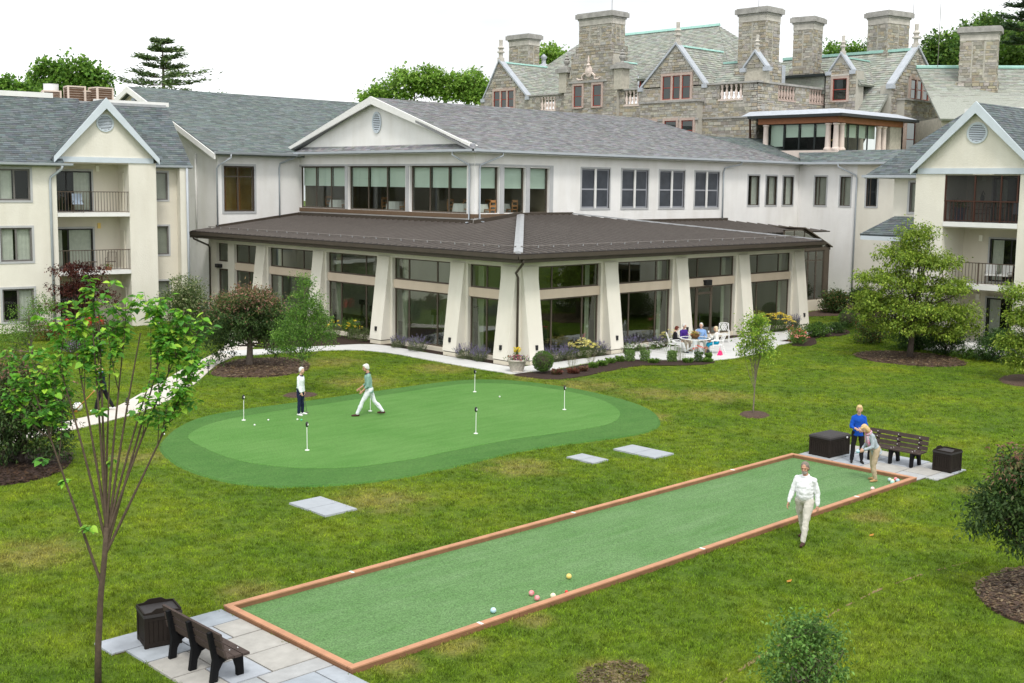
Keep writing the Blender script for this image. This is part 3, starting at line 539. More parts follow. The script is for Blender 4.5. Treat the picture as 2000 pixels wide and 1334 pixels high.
for i, z in enumerate((0, 3.1, 6.2)):
    if z: b = B(TB); b.box(1.03,-.05,z-.2,4.815,1.8,z); b.obj('balcony_slab', 'trim_pale', ab)
    o = window(TB, ab, 1.05, 3.35, z+.05, z+2.2, (.42,), (), .07, 'black_metal', GC, -.06+1.8, trim=.1, tm='trim_grey', inner=[[(.1,.9,.0,.2)],[(.0,.3,0,1),(.46,.97,0,1)],[(.6,.98,0,1)]][i], im='curtain', name='sliding_door', tp=-1.77)
    b = B(TB); b.box(4.74,.75,z,4.81,1.45,z+2.1); b.obj('closet_door', 'door_beige', ab)
    b = B(TB); b.box(3.62,1.72,z+2.2,3.78,1.8,z+2.5); b.obj('porch_lamp', 'lamp_white' if i != 1 else 'amber', ab)
    if z: railing(TB, ab, 1.05, 4.8, .02, z, 1.13, 'rail_brown', 24)
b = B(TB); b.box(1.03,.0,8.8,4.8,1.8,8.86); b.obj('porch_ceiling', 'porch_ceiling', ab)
wall(TB @ Matrix.Translation((0,1.5,0)), 6.32, 8.02, 0, 8.75, .3, [(6.75,7.5,6.87,8.4),(6.75,7.5,3.8,5.4),(6.75,7.5,.7,2.3)], 'cream_stucco', ab)
for a, b_ in ((6.87,8.4),(3.8,5.4),(.7,2.3)): window(TB @ Matrix.Translation((0,1.5,0)), ab, 6.75, 7.5, a, b_, (), (), .06, 'iron_grey', GC, .05, trim=.09, tm='trim_grey', inner=[(0,1,0,1)], im='blind')
b = B(TB); b.box(8.02,.95,0,8.5,4.5,8.75); b.obj('return_wall', 'block_stucco', ab)
b = B(TB); b.box(-7,10.8,0,8.0,11,12.3); b.obj('back_wall', 'block_stucco', ab)
u3 = TB.to_3x3() @ Vector((1,0,0))
PT = lambda *p: TB @ Vector(p)
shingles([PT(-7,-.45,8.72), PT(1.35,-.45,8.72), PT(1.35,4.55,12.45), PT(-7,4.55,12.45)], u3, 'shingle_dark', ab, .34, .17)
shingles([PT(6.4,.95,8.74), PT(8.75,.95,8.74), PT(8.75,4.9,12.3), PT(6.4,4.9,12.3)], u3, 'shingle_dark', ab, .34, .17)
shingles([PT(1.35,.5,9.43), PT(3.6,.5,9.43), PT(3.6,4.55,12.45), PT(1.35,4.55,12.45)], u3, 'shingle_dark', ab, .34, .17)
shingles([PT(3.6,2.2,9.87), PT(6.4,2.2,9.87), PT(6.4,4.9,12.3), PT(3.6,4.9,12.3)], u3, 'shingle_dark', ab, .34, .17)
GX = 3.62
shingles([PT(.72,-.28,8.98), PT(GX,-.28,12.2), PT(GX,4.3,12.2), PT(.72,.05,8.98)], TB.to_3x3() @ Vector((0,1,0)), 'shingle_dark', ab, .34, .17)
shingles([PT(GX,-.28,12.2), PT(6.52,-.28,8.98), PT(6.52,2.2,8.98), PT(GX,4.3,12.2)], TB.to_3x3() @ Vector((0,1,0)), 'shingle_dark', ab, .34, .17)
def gable_front(T, t, u0, u1, gx, z0, za, vz, vr):
    b = B(T); b.extr([(u0+.1,0,z0+.05),(u1-.1,0,z0+.05),(gx,0,za-.2)], (0,.25,0)); b.obj('gable', 'block_stucco', t)
    b = B(T); b.box(u0+.15,-.06,z0-.22,u1-.15,.2,z0+.06); b.obj('band', 'trim_blue', t)
    b = B(T)
    for s, e in ((-1,u0-.1),(1,u1+.1)): b.extr([(gx,-.26,za-.46),(e,-.26,z0-.26),(e,-.26,z0+.04),(gx,-.26,za+.10)][::s], (0,-.10,0))
    b.obj('rake_trim', 'trim_blue', t)
    v = vent(T, t, gx, vz, vr, vr)
gable_front(TB, ab, .95, 6.32, GX, 9.08, 12.16, 10.95, .47)
b = B(TB); b.box(-7,4.4,12.4,2.2,4.75,12.68); b.box(4.6,4.8,12.25,8.9,5.1,12.5); b.obj('ridge_cap', 'trim_pale', ab)
b = B(TB); b.box(-7,4.75,12.2,8.7,10.8,12.35); b.obj('flat_roof', 'galvanised', ab)
g = B(TB); g.extr([(-7,-.58,8.78),(-7,-.56,8.68),(-7,-.5,8.64),(-7,-.42,8.64),(-7,-.42,8.78)], (8.75,0,0)); g.extr([(6.35,.82,8.80),(6.35,.84,8.7),(6.35,.9,8.66),(6.35,.98,8.66),(6.35,.98,8.80)], (2.4,0,0)); g.obj('gutter', 'gutter_grey', ab)
pipe([PT(1.2,-.5,8.65), PT(1.2,-.45,8.5), PT(.72,-.08,8.05), PT(.68,-.07,7.8), PT(.68,-.07,.05)], .07, 'gutter_grey', ab)
pipe([PT(8.4,.85,8.65), PT(8.4,.85,.05)], .07, 'gutter_grey', ab)
# rooftop condensers
def condenser(p, w, h, rz, lab, fan=False):
    t = thing('condenser', lab, 'air conditioner', p, rz, 'air conditioners on the flat roof')
    b = B(); b.box(-w/2,-w/2,0,w/2,w/2,.06); b.box(-w/2,-w/2,h-.08,w/2,w/2,h)
    for sx in (-1,1):
        for sy in (-1,1): b.box(sx*(w/2-.05)-.05,sy*(w/2-.05)-.05,.06,sx*(w/2-.05)+.05,sy*(w/2-.05)+.05,h-.08)
    b.obj('case', 'ac_tan', t); b = B(); b.box(-w/2+.04,-w/2+.04,.06,w/2-.04,w/2-.04,h-.08); b.obj('coil', 'ac_dark', t)
    for s in range(6): z = .14+(h-.3)*s/5; b = B(); b.box(-w/2+.03,-w/2+.03,z,w/2-.03,w/2-.03,z+.013); b.obj('grille_bar', 'ac_tan', t)
    if fan: b = B(); b.lathe([(.42,h),(.42,h+.38),(.44,h+.40),(.36,h+.40)], n=18); b.obj('fan_cowl', 'bright_metal', t)
for i, (s, w, h, f, lab) in enumerate([(0,1.05,.72,1,'tan rooftop condenser with a white round fan cowl, leftmost in the row'),(1.35,1.05,1.0,0,'large tan rooftop condenser second in the row, square brown coil'),(2.1,.62,.75,0,'small tan rooftop condenser squeezed between two larger ones'),(2.85,1.05,.95,0,'tan rooftop condenser nearest the lap-sided gable')]):
    condenser((-6.75+s*.74, 32.2-s*.69, 12.35), w, h, R(-18+i*7), lab, f)
# block at the far right
RBX = 20.5; TRB = frame((RBX,0,0), R(-90))      # u=-y
rb = thing('apartment_block', 'cream three-storey apartment block with screened balcony under a round-vented gable, dogwood before it', 'building', (28,-12,0), world=True)
TRW = frame((24.5,0,0), R(-90))
wall(TRW, 4.6, 8.2, 0, 8.75, .3, [(5.55,6.6,6.75,8.35),(5.55,6.6,3.6,5.1)], 'block_stucco', rb)
for a, b in ((6.75,8.35),(3.6,5.1)): window(TRW, rb, 5.55, 6.6, a, b, (), (), .07, 'iron_grey', GC, .05, trim=.12, tm='trim_grey', inner=[(.02,.98,0,1)], im='blind')
b = B(); b.box(24.6,-4.9,0,37.6,-4.6,8.75); b.obj('side_wall', 'block_stucco', rb)
b = B(TRB); b.box(7.91,0,0,9.46,4.2,8.75); b.box(13.2,0,0,16.5,4.2,8.75); b.obj('column', 'block_stucco', rb)
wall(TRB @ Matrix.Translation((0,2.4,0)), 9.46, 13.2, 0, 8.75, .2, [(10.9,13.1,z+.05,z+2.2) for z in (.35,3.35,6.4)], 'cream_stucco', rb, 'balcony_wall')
for i, z in enumerate((.35, 3.35, 6.4)):
    b = B(TRB); b.box(9.47,-.05,z-.24,13.19,2.4,z); b.obj('balcony_slab', 'trim_pale', rb)
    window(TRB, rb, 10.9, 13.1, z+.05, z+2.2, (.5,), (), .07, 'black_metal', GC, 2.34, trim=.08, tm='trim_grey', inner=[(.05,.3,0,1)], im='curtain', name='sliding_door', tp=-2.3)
    b = B(TRB); b.box(10.3,2.32,z+2.05,10.48,2.4,z+2.35); b.obj('porch_lamp', 'lamp_white', rb)
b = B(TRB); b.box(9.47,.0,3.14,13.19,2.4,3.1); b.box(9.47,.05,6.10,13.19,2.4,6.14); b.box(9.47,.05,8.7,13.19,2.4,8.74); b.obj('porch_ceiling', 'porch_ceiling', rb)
railing(TRB, rb, 9.5, 13.18, .03, 3.35, 1.08, 'rail_brown', 22, post=(11.4,))
railing(TRB, rb, 9.5, 13.18, .03, 6.4, 1.05, 'rail_red', 20, post=(9.53,11.0,12.3))
b = B(TRB)
for u in (9.5,11.0,12.3,13.1): b.box(u-.03,.0,7.4,u+.03,.06,8.7)
b.box(9.47,-.005,7.40,13.19,.07,7.46); b.obj('screen_frame', 'rail_red', rb)
m = bpy.data.materials.new('insect_screen'); m.use_nodes = True; nt = m.node_tree; tr = nt.nodes.new('ShaderNodeBsdfTransparent'); df = nt.nodes.new('ShaderNodeBsdfDiffuse'); df.inputs[0].default_value = (.05,.05,.05,1); mxs = nt.nodes.new('ShaderNodeMixShader'); mxs.inputs[0].default_value = .42
nt.links.new(tr.outputs[0], mxs.inputs[1]); nt.links.new(df.outputs[0], mxs.inputs[2]); nt.links.new(mxs.outputs[0], nt.nodes['Material Output'].inputs[0]); MATS['insect_screen'] = m
b = B(TRB); b.box(9.5,.075,6.4,13.15,.078,8.68); b.obj('insect_screen', m, rb)
gable_front(TRB, rb, 7.85, 14.1, 10.97, 8.98, 12.15, 10.75, .52)
yv = Vector((0,-1,0))
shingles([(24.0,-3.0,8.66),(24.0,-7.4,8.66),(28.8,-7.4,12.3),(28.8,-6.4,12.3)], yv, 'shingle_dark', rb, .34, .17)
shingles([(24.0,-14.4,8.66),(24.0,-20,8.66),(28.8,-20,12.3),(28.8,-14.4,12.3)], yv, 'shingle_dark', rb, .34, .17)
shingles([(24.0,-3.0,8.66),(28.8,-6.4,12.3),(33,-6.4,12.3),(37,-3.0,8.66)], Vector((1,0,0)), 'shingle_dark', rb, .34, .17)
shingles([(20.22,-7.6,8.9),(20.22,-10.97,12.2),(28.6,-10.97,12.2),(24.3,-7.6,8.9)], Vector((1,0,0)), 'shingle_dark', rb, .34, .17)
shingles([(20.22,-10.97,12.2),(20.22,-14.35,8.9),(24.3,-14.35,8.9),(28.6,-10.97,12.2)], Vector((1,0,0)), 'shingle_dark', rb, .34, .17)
b = B(); b.box(28.7,-20,12.2,29.1,-12.4,12.5); b.box(28.7,-9.6,12.2,29.1,-6.4,12.5); b.obj('ridge_cap', 'trim_pale', rb)
g = B(); g.box(23.86,-7.9,8.6,24.02,-2.95,8.74); g.obj('gutter', 'gutter_grey', rb)
f = B(); f.box(24.02,-7.9,8.56,24.5,-3.0,8.62); f.obj('soffit', 'trim_pale', rb)
# hood roof over the ground floor of the right block
shingles([(22.9,-3.55,5.50),(22.9,-7.88,5.50),(24.48,-7.88,6.50),(24.48,-4.75,6.50)], yv, 'shingle_dark', rb, .34, .17, name='hood_roof')
shingles([(22.9,-3.55,5.50),(24.48,-4.75,6.50),(25.5,-4.75,6.50),(27,-3.55,5.50)], Vector((1,0,0)), 'shingle_dark', rb, .34, .17, name='hood_roof')
b = B(); b.box(22.9,-7.88,5.2,23.0,-3.6,5.42); b.box(23.0,-3.75,5.2,26,-3.6,5.42); b.obj('hood_band', 'trim_blue', rb)
# glass vestibule in the corner
ve = thing('glass_vestibule', 'brown framed glass vestibule with glazed gable beside the dark leafy hedge', 'vestibule', (31,6,0), world=True)
TV = frame((0,4.5,0), 0)
b = B(TV); b.box(28.0,0,0,33.5,.25,.72); b.obj('base', 'base_block', ve)
for a, c in ((28.05,29.0),(29.0,29.95),(29.95,30.9),(30.9,31.85),(31.85,32.8)): window(TV, ve, a, c, .72, 3.95, (), (.80,), .07, 'bronze_frame', GP, .06, back=False)
b = B(TV); b.box(32.8,.03,.72,33.3,.2,3.95); b.box(28.0,.02,3.95,33.5,.22,4.12); b.obj('post', 'bronze_frame', ve)
b = B(TV); pts = [(28.0,4.12),(33.5,4.12),(30.2,5.35),(28.0,5.35)]
for (a, z), (c, q) in zip(pts, pts[1:]+pts[:1]):
    d = Vector((c-a,0,q-z)).normalized(); n = Vector((-d.z,0,d.x))*.07; p, r_ = Vector((a,.05,z)), Vector((c,.05,q)); b.extr([p, r_, r_+n, p+n], (0,.1,0))
for x in (29.2,30.4,31.5): b.box(x-.03,.06,4.15,x+.03,.12,min(5.35,5.35-(x-30.2)*.37))
b.obj('gable_frame', 'bronze_frame', ve)
b = B(TV); b.poly([(28.0,.09,4.12),(33.4,.09,4.12),(30.2,.09,5.35),(28.0,.09,5.35)]); b.obj('pane', 'glass_roof', ve)
b = B(); b.extr([(33.6,4.4,4.1),(30.2,4.4,5.40),(30.2,9.7,5.40),(33.6,9.7,4.1)], (0,0,.08)); b.extr([(33.35,4.55,.0),(33.35,9.7,0),(33.35,9.7,4.1),(33.35,4.55,4.1)], (.1,0,0)); b.obj('roof', 'bronze_frame', ve)
b = B(); b.box(28.1,8.5,0,33.3,8.6,3.9); b.obj('inner_wall', 'shade', ve)
# ---------------------------------------------------------------- stone mansion on the rise behind
ma = thing('stone_mansion', 'grey fieldstone mansion with slate roofs, steep gables and tall chimneys behind the white building', 'building', (48,26,8), world=True)
STONE = [(1,1,1),(1.10,1.08,1.03),(.84,.84,.86),(1.0,.93,.78),(.78,.75,.70),(1.12,1.12,1.12),(.92,.84,.70),(.72,.71,.69),(.95,.95,1.0)]
def ashlar(T, u0, u1, z0, z1, parent, ops=(), clip=None, name='stonework', out=.0, big=1.0):
    """squared rubble: every stone its own block, proud of the mortar by a varying amount"""
    b = B(T); z = z0
    while z < z1-.02:
        h = min(random.choice((.13,.17,.21,.27))*big, z1-z); u = u0-random.random()*.3
        while u < u1:
            l = random.uniform(.22,.75)*big; a, c = max(u, u0), min(u+l, u1); u += l
            if c-a < .05: continue
            segs = [(a, c)]
            for o in ops:
                if o[2]-.02 < z+h/2 < o[3]+.02:
                    ns = []
                    for p, q in segs:
                        if q <= o[0] or p >= o[1]: ns.append((p, q))
                        else:
                            if p < o[0]: ns.append((p, o[0]))
                            if q > o[1]: ns.append((o[1], q))
                    segs = ns
            for p, q in segs:
                if q-p < .05: continue
                if clip and not clip((p+q)/2, z+h/2, (q-p)/2, h/2): continue
                d = -out-random.uniform(.012,.05); g = .011; col = jit(random.choice(STONE), .12)
                x0, x1, y0, y1 = p+g, q-g, z+g, z+h-g
                b.add([(x0,-out+.02,y0),(x1,-out+.02,y0),(x1,-out+.02,y1),(x0,-out+.02,y1),(x0+.008,d,y0+.008),(x1-.008,d,y0+.008),(x1-.008,d,y1-.008),(x0+.008,d,y1-.008)], [(4,5,6,7),(0,1,5,4),(1,2,6,5),(2,3,7,6),(3,0,4,7)], col)
        z += h
    return b.obj(name, 'ashlar', parent, kind='stuff')
def sfinial(x, y, z, s, parent, m='lime_stone', kind=0):
    b = B()
    if kind == 0: b.box(x-.2*s,y-.2*s,z,x+.2*s,y+.2*s,z+.35*s); b.lathe([(.17*s,.35*s),(.17*s,.7*s),(.3*s,.74*s),(.3*s,.84*s),(.17*s,.9*s),(.2*s,1.05*s),(.3*s,1.12*s),(.2*s,1.2*s),(.14*s,1.3*s),(.16*s,1.75*s),(.1*s,1.78*s)], (x,y,z), 10)
    else: b.box(x-.4*s,y-.4*s,z,x+.4*s,y+.4*s,z+.18*s); b.lathe([(.2*s,.18*s),(.12*s,.32*s),(.28*s,.55*s),(.3*s,.7*s),(.14*s,.82*s),(.26*s,.9*s),(.1*s,1.05*s),(.15*s,1.15*s),(.02*s,1.3*s)], (x,y,z), 10)
    return b.obj('finial', m, parent)
def stone_window(T, u0, u1, z0, z1, n, parent, fm='red_frame'):
    """pink stone surround with mullions; red wooden sashes; dark panes"""
    b = B(T); k = .17; w = (u1-u0)/n
    b.box(u0-k,-.12,z0-.12,u0,.12,z1+.2); b.box(u1,-.12,z0-.12,u1+k,.12,z1+.2); b.box(u0,-.12,z1,u1,.12,z1+.2); b.box(u0,-.16,z0-.14,u1,.12,z0)
    for i in range(1, n): b.box(u0+w*i-.09,-.11,z0,u0+w*i+.09,.12,z1)
    o = b.obj('window', 'pink_stone', parent)
    for i in range(n):
        a, c = u0+w*i+(.09 if i else 0), u0+w*(i+1)-(.09 if i < n-1 else 0)
        f = B(T); f.box(a,-.055,z0,a+.07,.02,z1); f.box(c-.07,-.055,z0,c,.02,z1); f.box(a+.07,-.055,z1-.07,c-.07,.02,z1); f.box(a+.07,-.055,z0,c-.07,.02,z0+.07); f.box(a+.07,-.05,(z0+z1)/2-.03,c-.07,.02,(z0+z1)/2+.03); f.obj('sash', fm, o)
        g = B(T); g.poly([(a+.07,-.025,z0+.07),(c-.07,-.025,z0+.07),(c-.07,-.025,z1-.07),(a+.07,-.025,z1-.07)]); g.obj('pane', GD, o)
    return o
def balustrade(T, u0, u1, z0, z1, parent, n, m='column_stone'):
    b = B(T); b.box(u0-.05,-.06,z0-.12,u1+.05,.3,z0); o = b.obj('balustrade', m, parent)
    h = z1-z0; k = B(); k.lathe([(.13,0),(.13,.06*h),(.07,.12*h),(.15,.35*h),(.13,.45*h),(.06,.72*h),(.11,.88*h),(.13,.92*h),(.13,h)], n=8); me = k.mesh('baluster', True); me.materials.append(mt(m))
    for i in range(n): inst('baluster', me, o, T @ Vector((u0+(u1-u0)*(i+.5)/n,.1,z0)))
def chimney(c, w, d, z0, z1, rz, parent, panels=2, flare=True):
    """tall stack: rubble shaft, sunk vertical slots, flared foot, weathered projecting cap"""
    T0 = Matrix.Translation((c[0],c[1],0)) @ Matrix.Rotation(rz, 4, 'Z')
    b = B(T0); b.box(-w/2,-d/2,z0,w/2,d/2,z1-.6)
    if flare: b.hexa([(-w/2-.28,-d/2-.2,z0),(w/2+.28,-d/2-.2,z0),(w/2+.28,d/2+.2,z0),(-w/2-.28,d/2+.2,z0),(-w/2,-d/2,z0+(z1-z0)*.32),(w/2,-d/2,z0+(z1-z0)*.32),(w/2,d/2,z0+(z1-z0)*.32),(-w/2,d/2,z0+(z1-z0)*.32)])
    o = b.obj('chimney', 'mortar', parent)
    for L, TT in ((w, T0 @ Matrix.Translation((0,-d/2,0))), (d, T0 @ Matrix.Translation((-w/2,0,0)) @ Matrix.Rotation(R(-90),4,'Z')), (d, T0 @ Matrix.Translation((w/2,0,0)) @ Matrix.Rotation(R(90),4,'Z')), (w, T0 @ Matrix.Translation((0,d/2,0)) @ Matrix.Rotation(R(180),4,'Z'))):
        zs = z0+(z1-z0)*.30; slots = [(-L/2+L*(i+1)/(panels+1)-.05, -L/2+L*(i+1)/(panels+1)+.05, zs+.3, z1-.7) for i in range(panels)] if L > 1.6 else [(-.05,.05,zs+.3,z1-.7)]
        ashlar(TT, -L/2, L/2, zs, z1-1.05, o, slots); ashlar(TT, -L/2-.22, L/2+.22, z0, zs, o, out=.16)
        s = B(TT); s.box(-L/2,-.05,z1-1.05,L/2,.1,z1-.6); s.obj('band', 'lime_stone', o)
    k = B(T0); k.box(-w/2-.1,-d/2-.1,z1-.6,w/2+.1,d/2+.1,z1-.45); k.box(-w/2-.26,-d/2-.26,z1-.45,w/2+.26,d/2+.26,z1-.08); k.box(-w/2-.16,-d/2-.16,z1-.08,w/2+.16,d/2+.16,z1)
    k.obj('cap', 'weathered_cap', o); return o
def stone_gable(T, u0, u1, ua, z0, za, parent, ops=(), th=.4):
    b = B(T); b.extr([(u0,.03,z0),(u1,.03,z0),(ua,.03,za)], (0,th,0)); o = b.obj('gable', 'mortar', parent)
    def cl(u, z, du, dz):
        t = (za-z-dz)/(za-z0); return ua-(ua-u0)*t < u-du*.4 and u+du*.4 < ua+(u1-ua)*t
    ashlar(T, u0, u1, z0, za, o, ops, cl)
    c = B(T)
    for s, e in ((1,u0),(-1,u1)):
        p, q = Vector((e,-.14,z0-.08)), Vector((ua,-.14,za+.02)); n = Vector((0,0,.2)); c.extr([p, q, q+n, p+n][::s], (0,th+.25,0))
        c.box(e-.25,-.16,z0-.28,e+.25,th,z0+.02)
    c.obj('coping', 'lead', o); return o
TM = frame((40.4,0,0), R(-90)); TS = frame((0,15.4,0), 0)
wins = [(-34.1,-32.85,14.55,16.75),(-31.9,-30.65,14.55,16.75)]; bals = [(-38.44,-36.51,14.62,15.75),(-28.6,-27.0,14.7,15.85),(-18.94,-16.75,14.75,15.88)]
low = [(-25.7,-24.5,11.6,13.2),(-23.6,-22.4,11.6,13.2),(-21.9,-20.75,11.6,13.2)]
b = wall(TM, -46.3, -15.4, 6, 15.9, .6, bals, 'mortar', ma)
ashlar(TM, -46.3, -15.4, 11.4, 15.9, b, wins+bals+low+[(-44.6,-41.6,14.8,15.9),(-24.7,-21.5,14.6,15.9)])
for a in bals: balustrade(TM, *a, ma, 5 if a[1]-a[0] > 1.7 else 4)
b = B(TM); b.box(-40.0,-.14,15.9,-35.6,.65,16.03); b.box(-28.9,-.14,15.9,-26.8,.65,16.03); b.box(-20.3,-.14,15.9,-15.25,.65,16.03); b.box(-20.4,-.12,13.28,-15.3,.05,13.42); b.obj('coping', 'weathered_cap', ma)
g1 = stone_gable(TM, -45.9, -40.0, -43.75, 15.9, 19.25, ma, [(-44.6,-41.6,15.5,16.8)]); stone_window(TM, -44.4, -41.75, 15.0, 16.55, 3, ma); sfinial(40.55, 43.75, 19.2, 1.15, ma)
g2 = stone_gable(TM, -26.8, -20.3, -23.25, 16.0, 19.25, ma, [(-24.7,-21.5,15.5,17.05)]); stone_window(TM, -24.5, -21.7, 14.95, 16.82, 3, ma); sfinial(40.55, 23.25, 19.2, 1.05, ma)
# bay below the second gable
b = B(TM); b.box(-26.2,-.75,8,-20.45,0,14.65); b.obj('bay', 'mortar', ma); TBY = TM @ Matrix.Translation((0,-.75,0))
ashlar(TBY, -26.2, -20.45, 13.35, 14.65, ma); b = B(TBY); b.box(-26.35,-.12,14.65,-20.3,.8,14.82); b.box(-26.35,-.1,13.2,-20.3,.1,13.36); b.obj('coping', 'weathered_cap', ma)
for a in low: stone_window(TBY, *a, 1, ma)
b = B(TBY); b.box(-22.3,-.02,11.5,-22.0,.1,13.2); b.obj('mullion', 'lime_stone', ma)
# chimney breast with paired windows and carved cartouche
b = B(TM); b.box(-35.2,-.35,8,-29.1,.5,17.2); b.hexa([(-34.6,-.35,17.2),(-29.5,-.35,17.2),(-29.5,.9,17.2),(-34.6,.9,17.2),(-34.2,-.35,19.0),(-29.8,-.35,19.0),(-29.8,.9,19.0),(-34.2,.9,19.0)]); b.obj('chimney_breast', 'mortar', ma); TC = TM @ Matrix.Translation((0,-.35,0))
ashlar(TC, -35.2, -29.1, 11.5, 17.2, ma, wins); ashlar(TC, -34.4, -29.6, 17.2, 19.3, ma)
for a in wins: stone_window(TC, a[0]+.15, a[1]-.15, a[2]+.15, a[3]-.25, 1, ma)
b = B(TC); b.box(-34.5,-.16,16.72,-30.2,.05,16.88); b.obj('entablature', 'weathered_cap', ma)
b = B(TC); u = -32.3
b.ball((u,-.06,17.65), (.42,.12,.52), 14, 8); b.ball((u,-.14,17.65), (.22,.1,.28), 10, 6); b.lathe([(.2,0),(.08,.2),(.12,.3),(.03,.85)], (u,-.08,18.15), 8)
for s in (-1,1): b.tube([(u+s*.42,-.08,17.5),(u+s*.75,-.08,17.25),(u+s*.7,-.08,17.0),(u+s*1.1,-.08,16.98),(u+s*1.35,-.08,17.12)], [.11,.09,.08,.08,.05], 6)
b.obj('cartouche', 'column_stone', ma)
for y, k in ((35.35,0),(29.0,1)):
    b = B(); b.box(40.0,y-.45,16.0,40.95,y+.45,17.7); b.obj('pedestal', 'slate_stone', ma); b = B(); b.box(39.8,y-.75,17.7,41.1,y+.75,18.05); b.obj('pedestal_cap', 'weathered_cap', ma)
    sfinial(40.5, y, 18.05, 1.0, ma, 'weathered_cap', 1)
chimney((41.2,31.95), 1.7, 3.7, 18.6, 22.6, 0, ma, 2, False)
# other stacks
chimney((42.9,17.15), 1.9, 2.5, 15.6, 21.75, 0, ma, 1); chimney((45.2,45.4), 1.5, 2.6, 15.9, 22.2, 0, ma, 1)
chimney((50.9,17.8), 1.9, 1.7, 16.0, 21.95, R(8), ma, 1); chimney((55.9,13.3), 2.6, 2.1, 17.6, 22.5, R(-12), ma, 1)
chimney((54.9,5.0), 1.5, 2.7, 14.6, 20.5, R(20), ma, 2)
# side wall with balustrades
b = wall(TS, 40.4, 51, 6, 15.9, .6, [(43.15,45.6,14.8,15.88),(47.6,50.0,14.8,15.88)], 'mortar', ma); ashlar(TS, 40.4, 51, 11.4, 15.9, b, [(43.15,45.6,14.8,15.88),(47.6,50.0,14.8,15.88)])
balustrade(TS, 43.15, 45.6, 14.8, 15.88, ma, 6, 'pink_stone'); balustrade(TS, 47.6, 50.0, 14.8, 15.88, ma, 6, 'pink_stone')
b = B(TS); b.box(40.3,-.14,15.9,51,.65,16.05); b.box(40.3,-.1,13.3,51,.02,13.42); b.obj('coping', 'weathered_cap', ma)
stone_gable(TM @ Matrix.Translation((0,.5,0)), -17.1, -15.0, -16.05, 17.05, 18.2, ma); b = B(); b.box(40.95,15.1,15.9,41.5,17.0,17.05); b.obj('pier', 'slate_stone', ma); sfinial(41.1, 16.05, 18.2, .75, ma, 'lime_stone')
# slate roofs
xv, yv2 = (1,0,0), (0,1,0)
SL = lambda poly, u, tw=.42, ch=.26: shingles(poly, u, 'slate_roof', ma, tw, ch, .035, .20, .15, stuff='slates')
SL([(41.9,46.5,15.6),(41.9,18.6,15.6),(50.4,26.5,22),(50.4,42.3,22)], yv2)
SL([(41.9,18.6,15.6),(59,18.6,15.6),(50.4,26.5,22)], xv)
for ya, l, r, za, x1 in ((43.75,45.9,40.0,19.15,47.2),(23.25,26.8,20.3,19.15,47.0),(32.1,35.4,28.6,18.7,46.4)):
    SL([(40.7,ya,za),(40.7,r,15.95),(x1-4.2,r,15.95),(x1,ya,za)], xv); SL([(40.7,ya,za),(40.7,l,15.95),(x1-4.2,l,15.95),(x1,ya,za)], xv)
    b = B(); b.extr([(40.9,ya-.13,za+.0),(40.9,ya+.13,za+.0),(40.9,ya+.05,za+.14),(40.9,ya-.05,za+.14)], (x1-40.9,0,0)); b.obj('ridge_cap', 'verdigris', ma)
    b = B(); b.tube([(x1,ya,za+.02),(x1-4.2,r,15.98)], .08, 5); b.obj('valley', 'lead', ma)
b = B(); b.extr([(50.25,26.4,22.0),(50.55,26.4,22.0),(50.45,26.4,22.22),(50.35,26.4,22.22)], (0,16,0)); b.obj('ridge_cap', 'verdigris', ma)
SL([(41.2,20.2,16.0),(41.2,16.9,16.0),(42.9,17.2,17.75),(42.9,20.2,17.75)], yv2); b = B(); b.box(42.8,17.0,17.74,43.05,20.4,17.9); b.obj('ridge_cap', 'verdigris', ma)
SL([(47.4,22.5,11.4),(47.4,10.5,11.4),(54.6,10.5,19.1),(54.6,22.5,19.1)], yv2); b = B(); b.box(54.45,10.6,19.1,54.8,22.5,19.32); b.obj('ridge_cap', 'verdigris', ma)
for (x, y) in ((44.6,36.9),(44.4,28.2)):       # low roof dormers between the gables
    b = B(); b.box(x-1.6,y-.8,15.9,x-1.4,y+.8,17.0); b.obj('dormer_front', 'red_frame', ma); b = B(); b.box(x-1.63,y-.6,16.05,x-1.6,y+.6,16.85); b.obj('pane', GD, ma)
    SL([(x-1.8,y-.95,17.0),(x-1.8,y+.95,17.0),(x+.6,y,18.3)], yv2, .3, .2)
# flat-topped dormer with black eave
b = B(); b.box(49.6,15.3,15.6,53,20.4,17.0); o = b.obj('dormer', 'slate_roof', ma); shingles([(49.58,20.4,15.9),(49.58,15.3,15.9),(49.6,15.3,16.98),(49.6,20.4,16.98)], yv2, 'slate_roof', ma, .4, .2, .02, .1, .02, stuff='slates'); b = B(); b.box(49.2,15.2,17.0,53.4,20.6,17.2); b.obj('eave', 'black_frame', ma)
# gabled dormer
TD = frame((49.5,0,0), R(-90)); b = B(TD); b.box(-15.1,.03,13.5,-12.4,1.2,17.3); o = b.obj('dormer', 'mortar', ma); ashlar(TD, -15.1, -12.4, 13.8, 17.3, o, [(-14.5,-13.0,14.9,16.9)]); stone_window(TD, -14.4, -13.15, 15.0, 16.72, 1, ma)
b = B(TD); b.box(-14.6,-.14,16.92,-12.95,.05,17.06); b.obj('entablature', 'lime_stone', ma); stone_gable(TD, -14.85, -12.7, -13.78, 17.3, 18.6, ma); sfinial(49.7, 13.78, 18.6, .85, ma, 'lime_stone')
SL([(49.8,13.78,18.35),(49.8,12.1,16.2),(51.9,12.1,16.2),(54.0,13.78,18.35)], xv, .4, .22); SL([(49.8,13.78,18.35),(49.8,15.4,16.2),(51.9,15.4,16.2),(54.0,13.78,18.35)], xv, .4, .22)
b = B(); b.box(50.0,13.68,18.36,53.8,13.9,18.48); b.obj('ridge_cap', 'verdigris', ma)
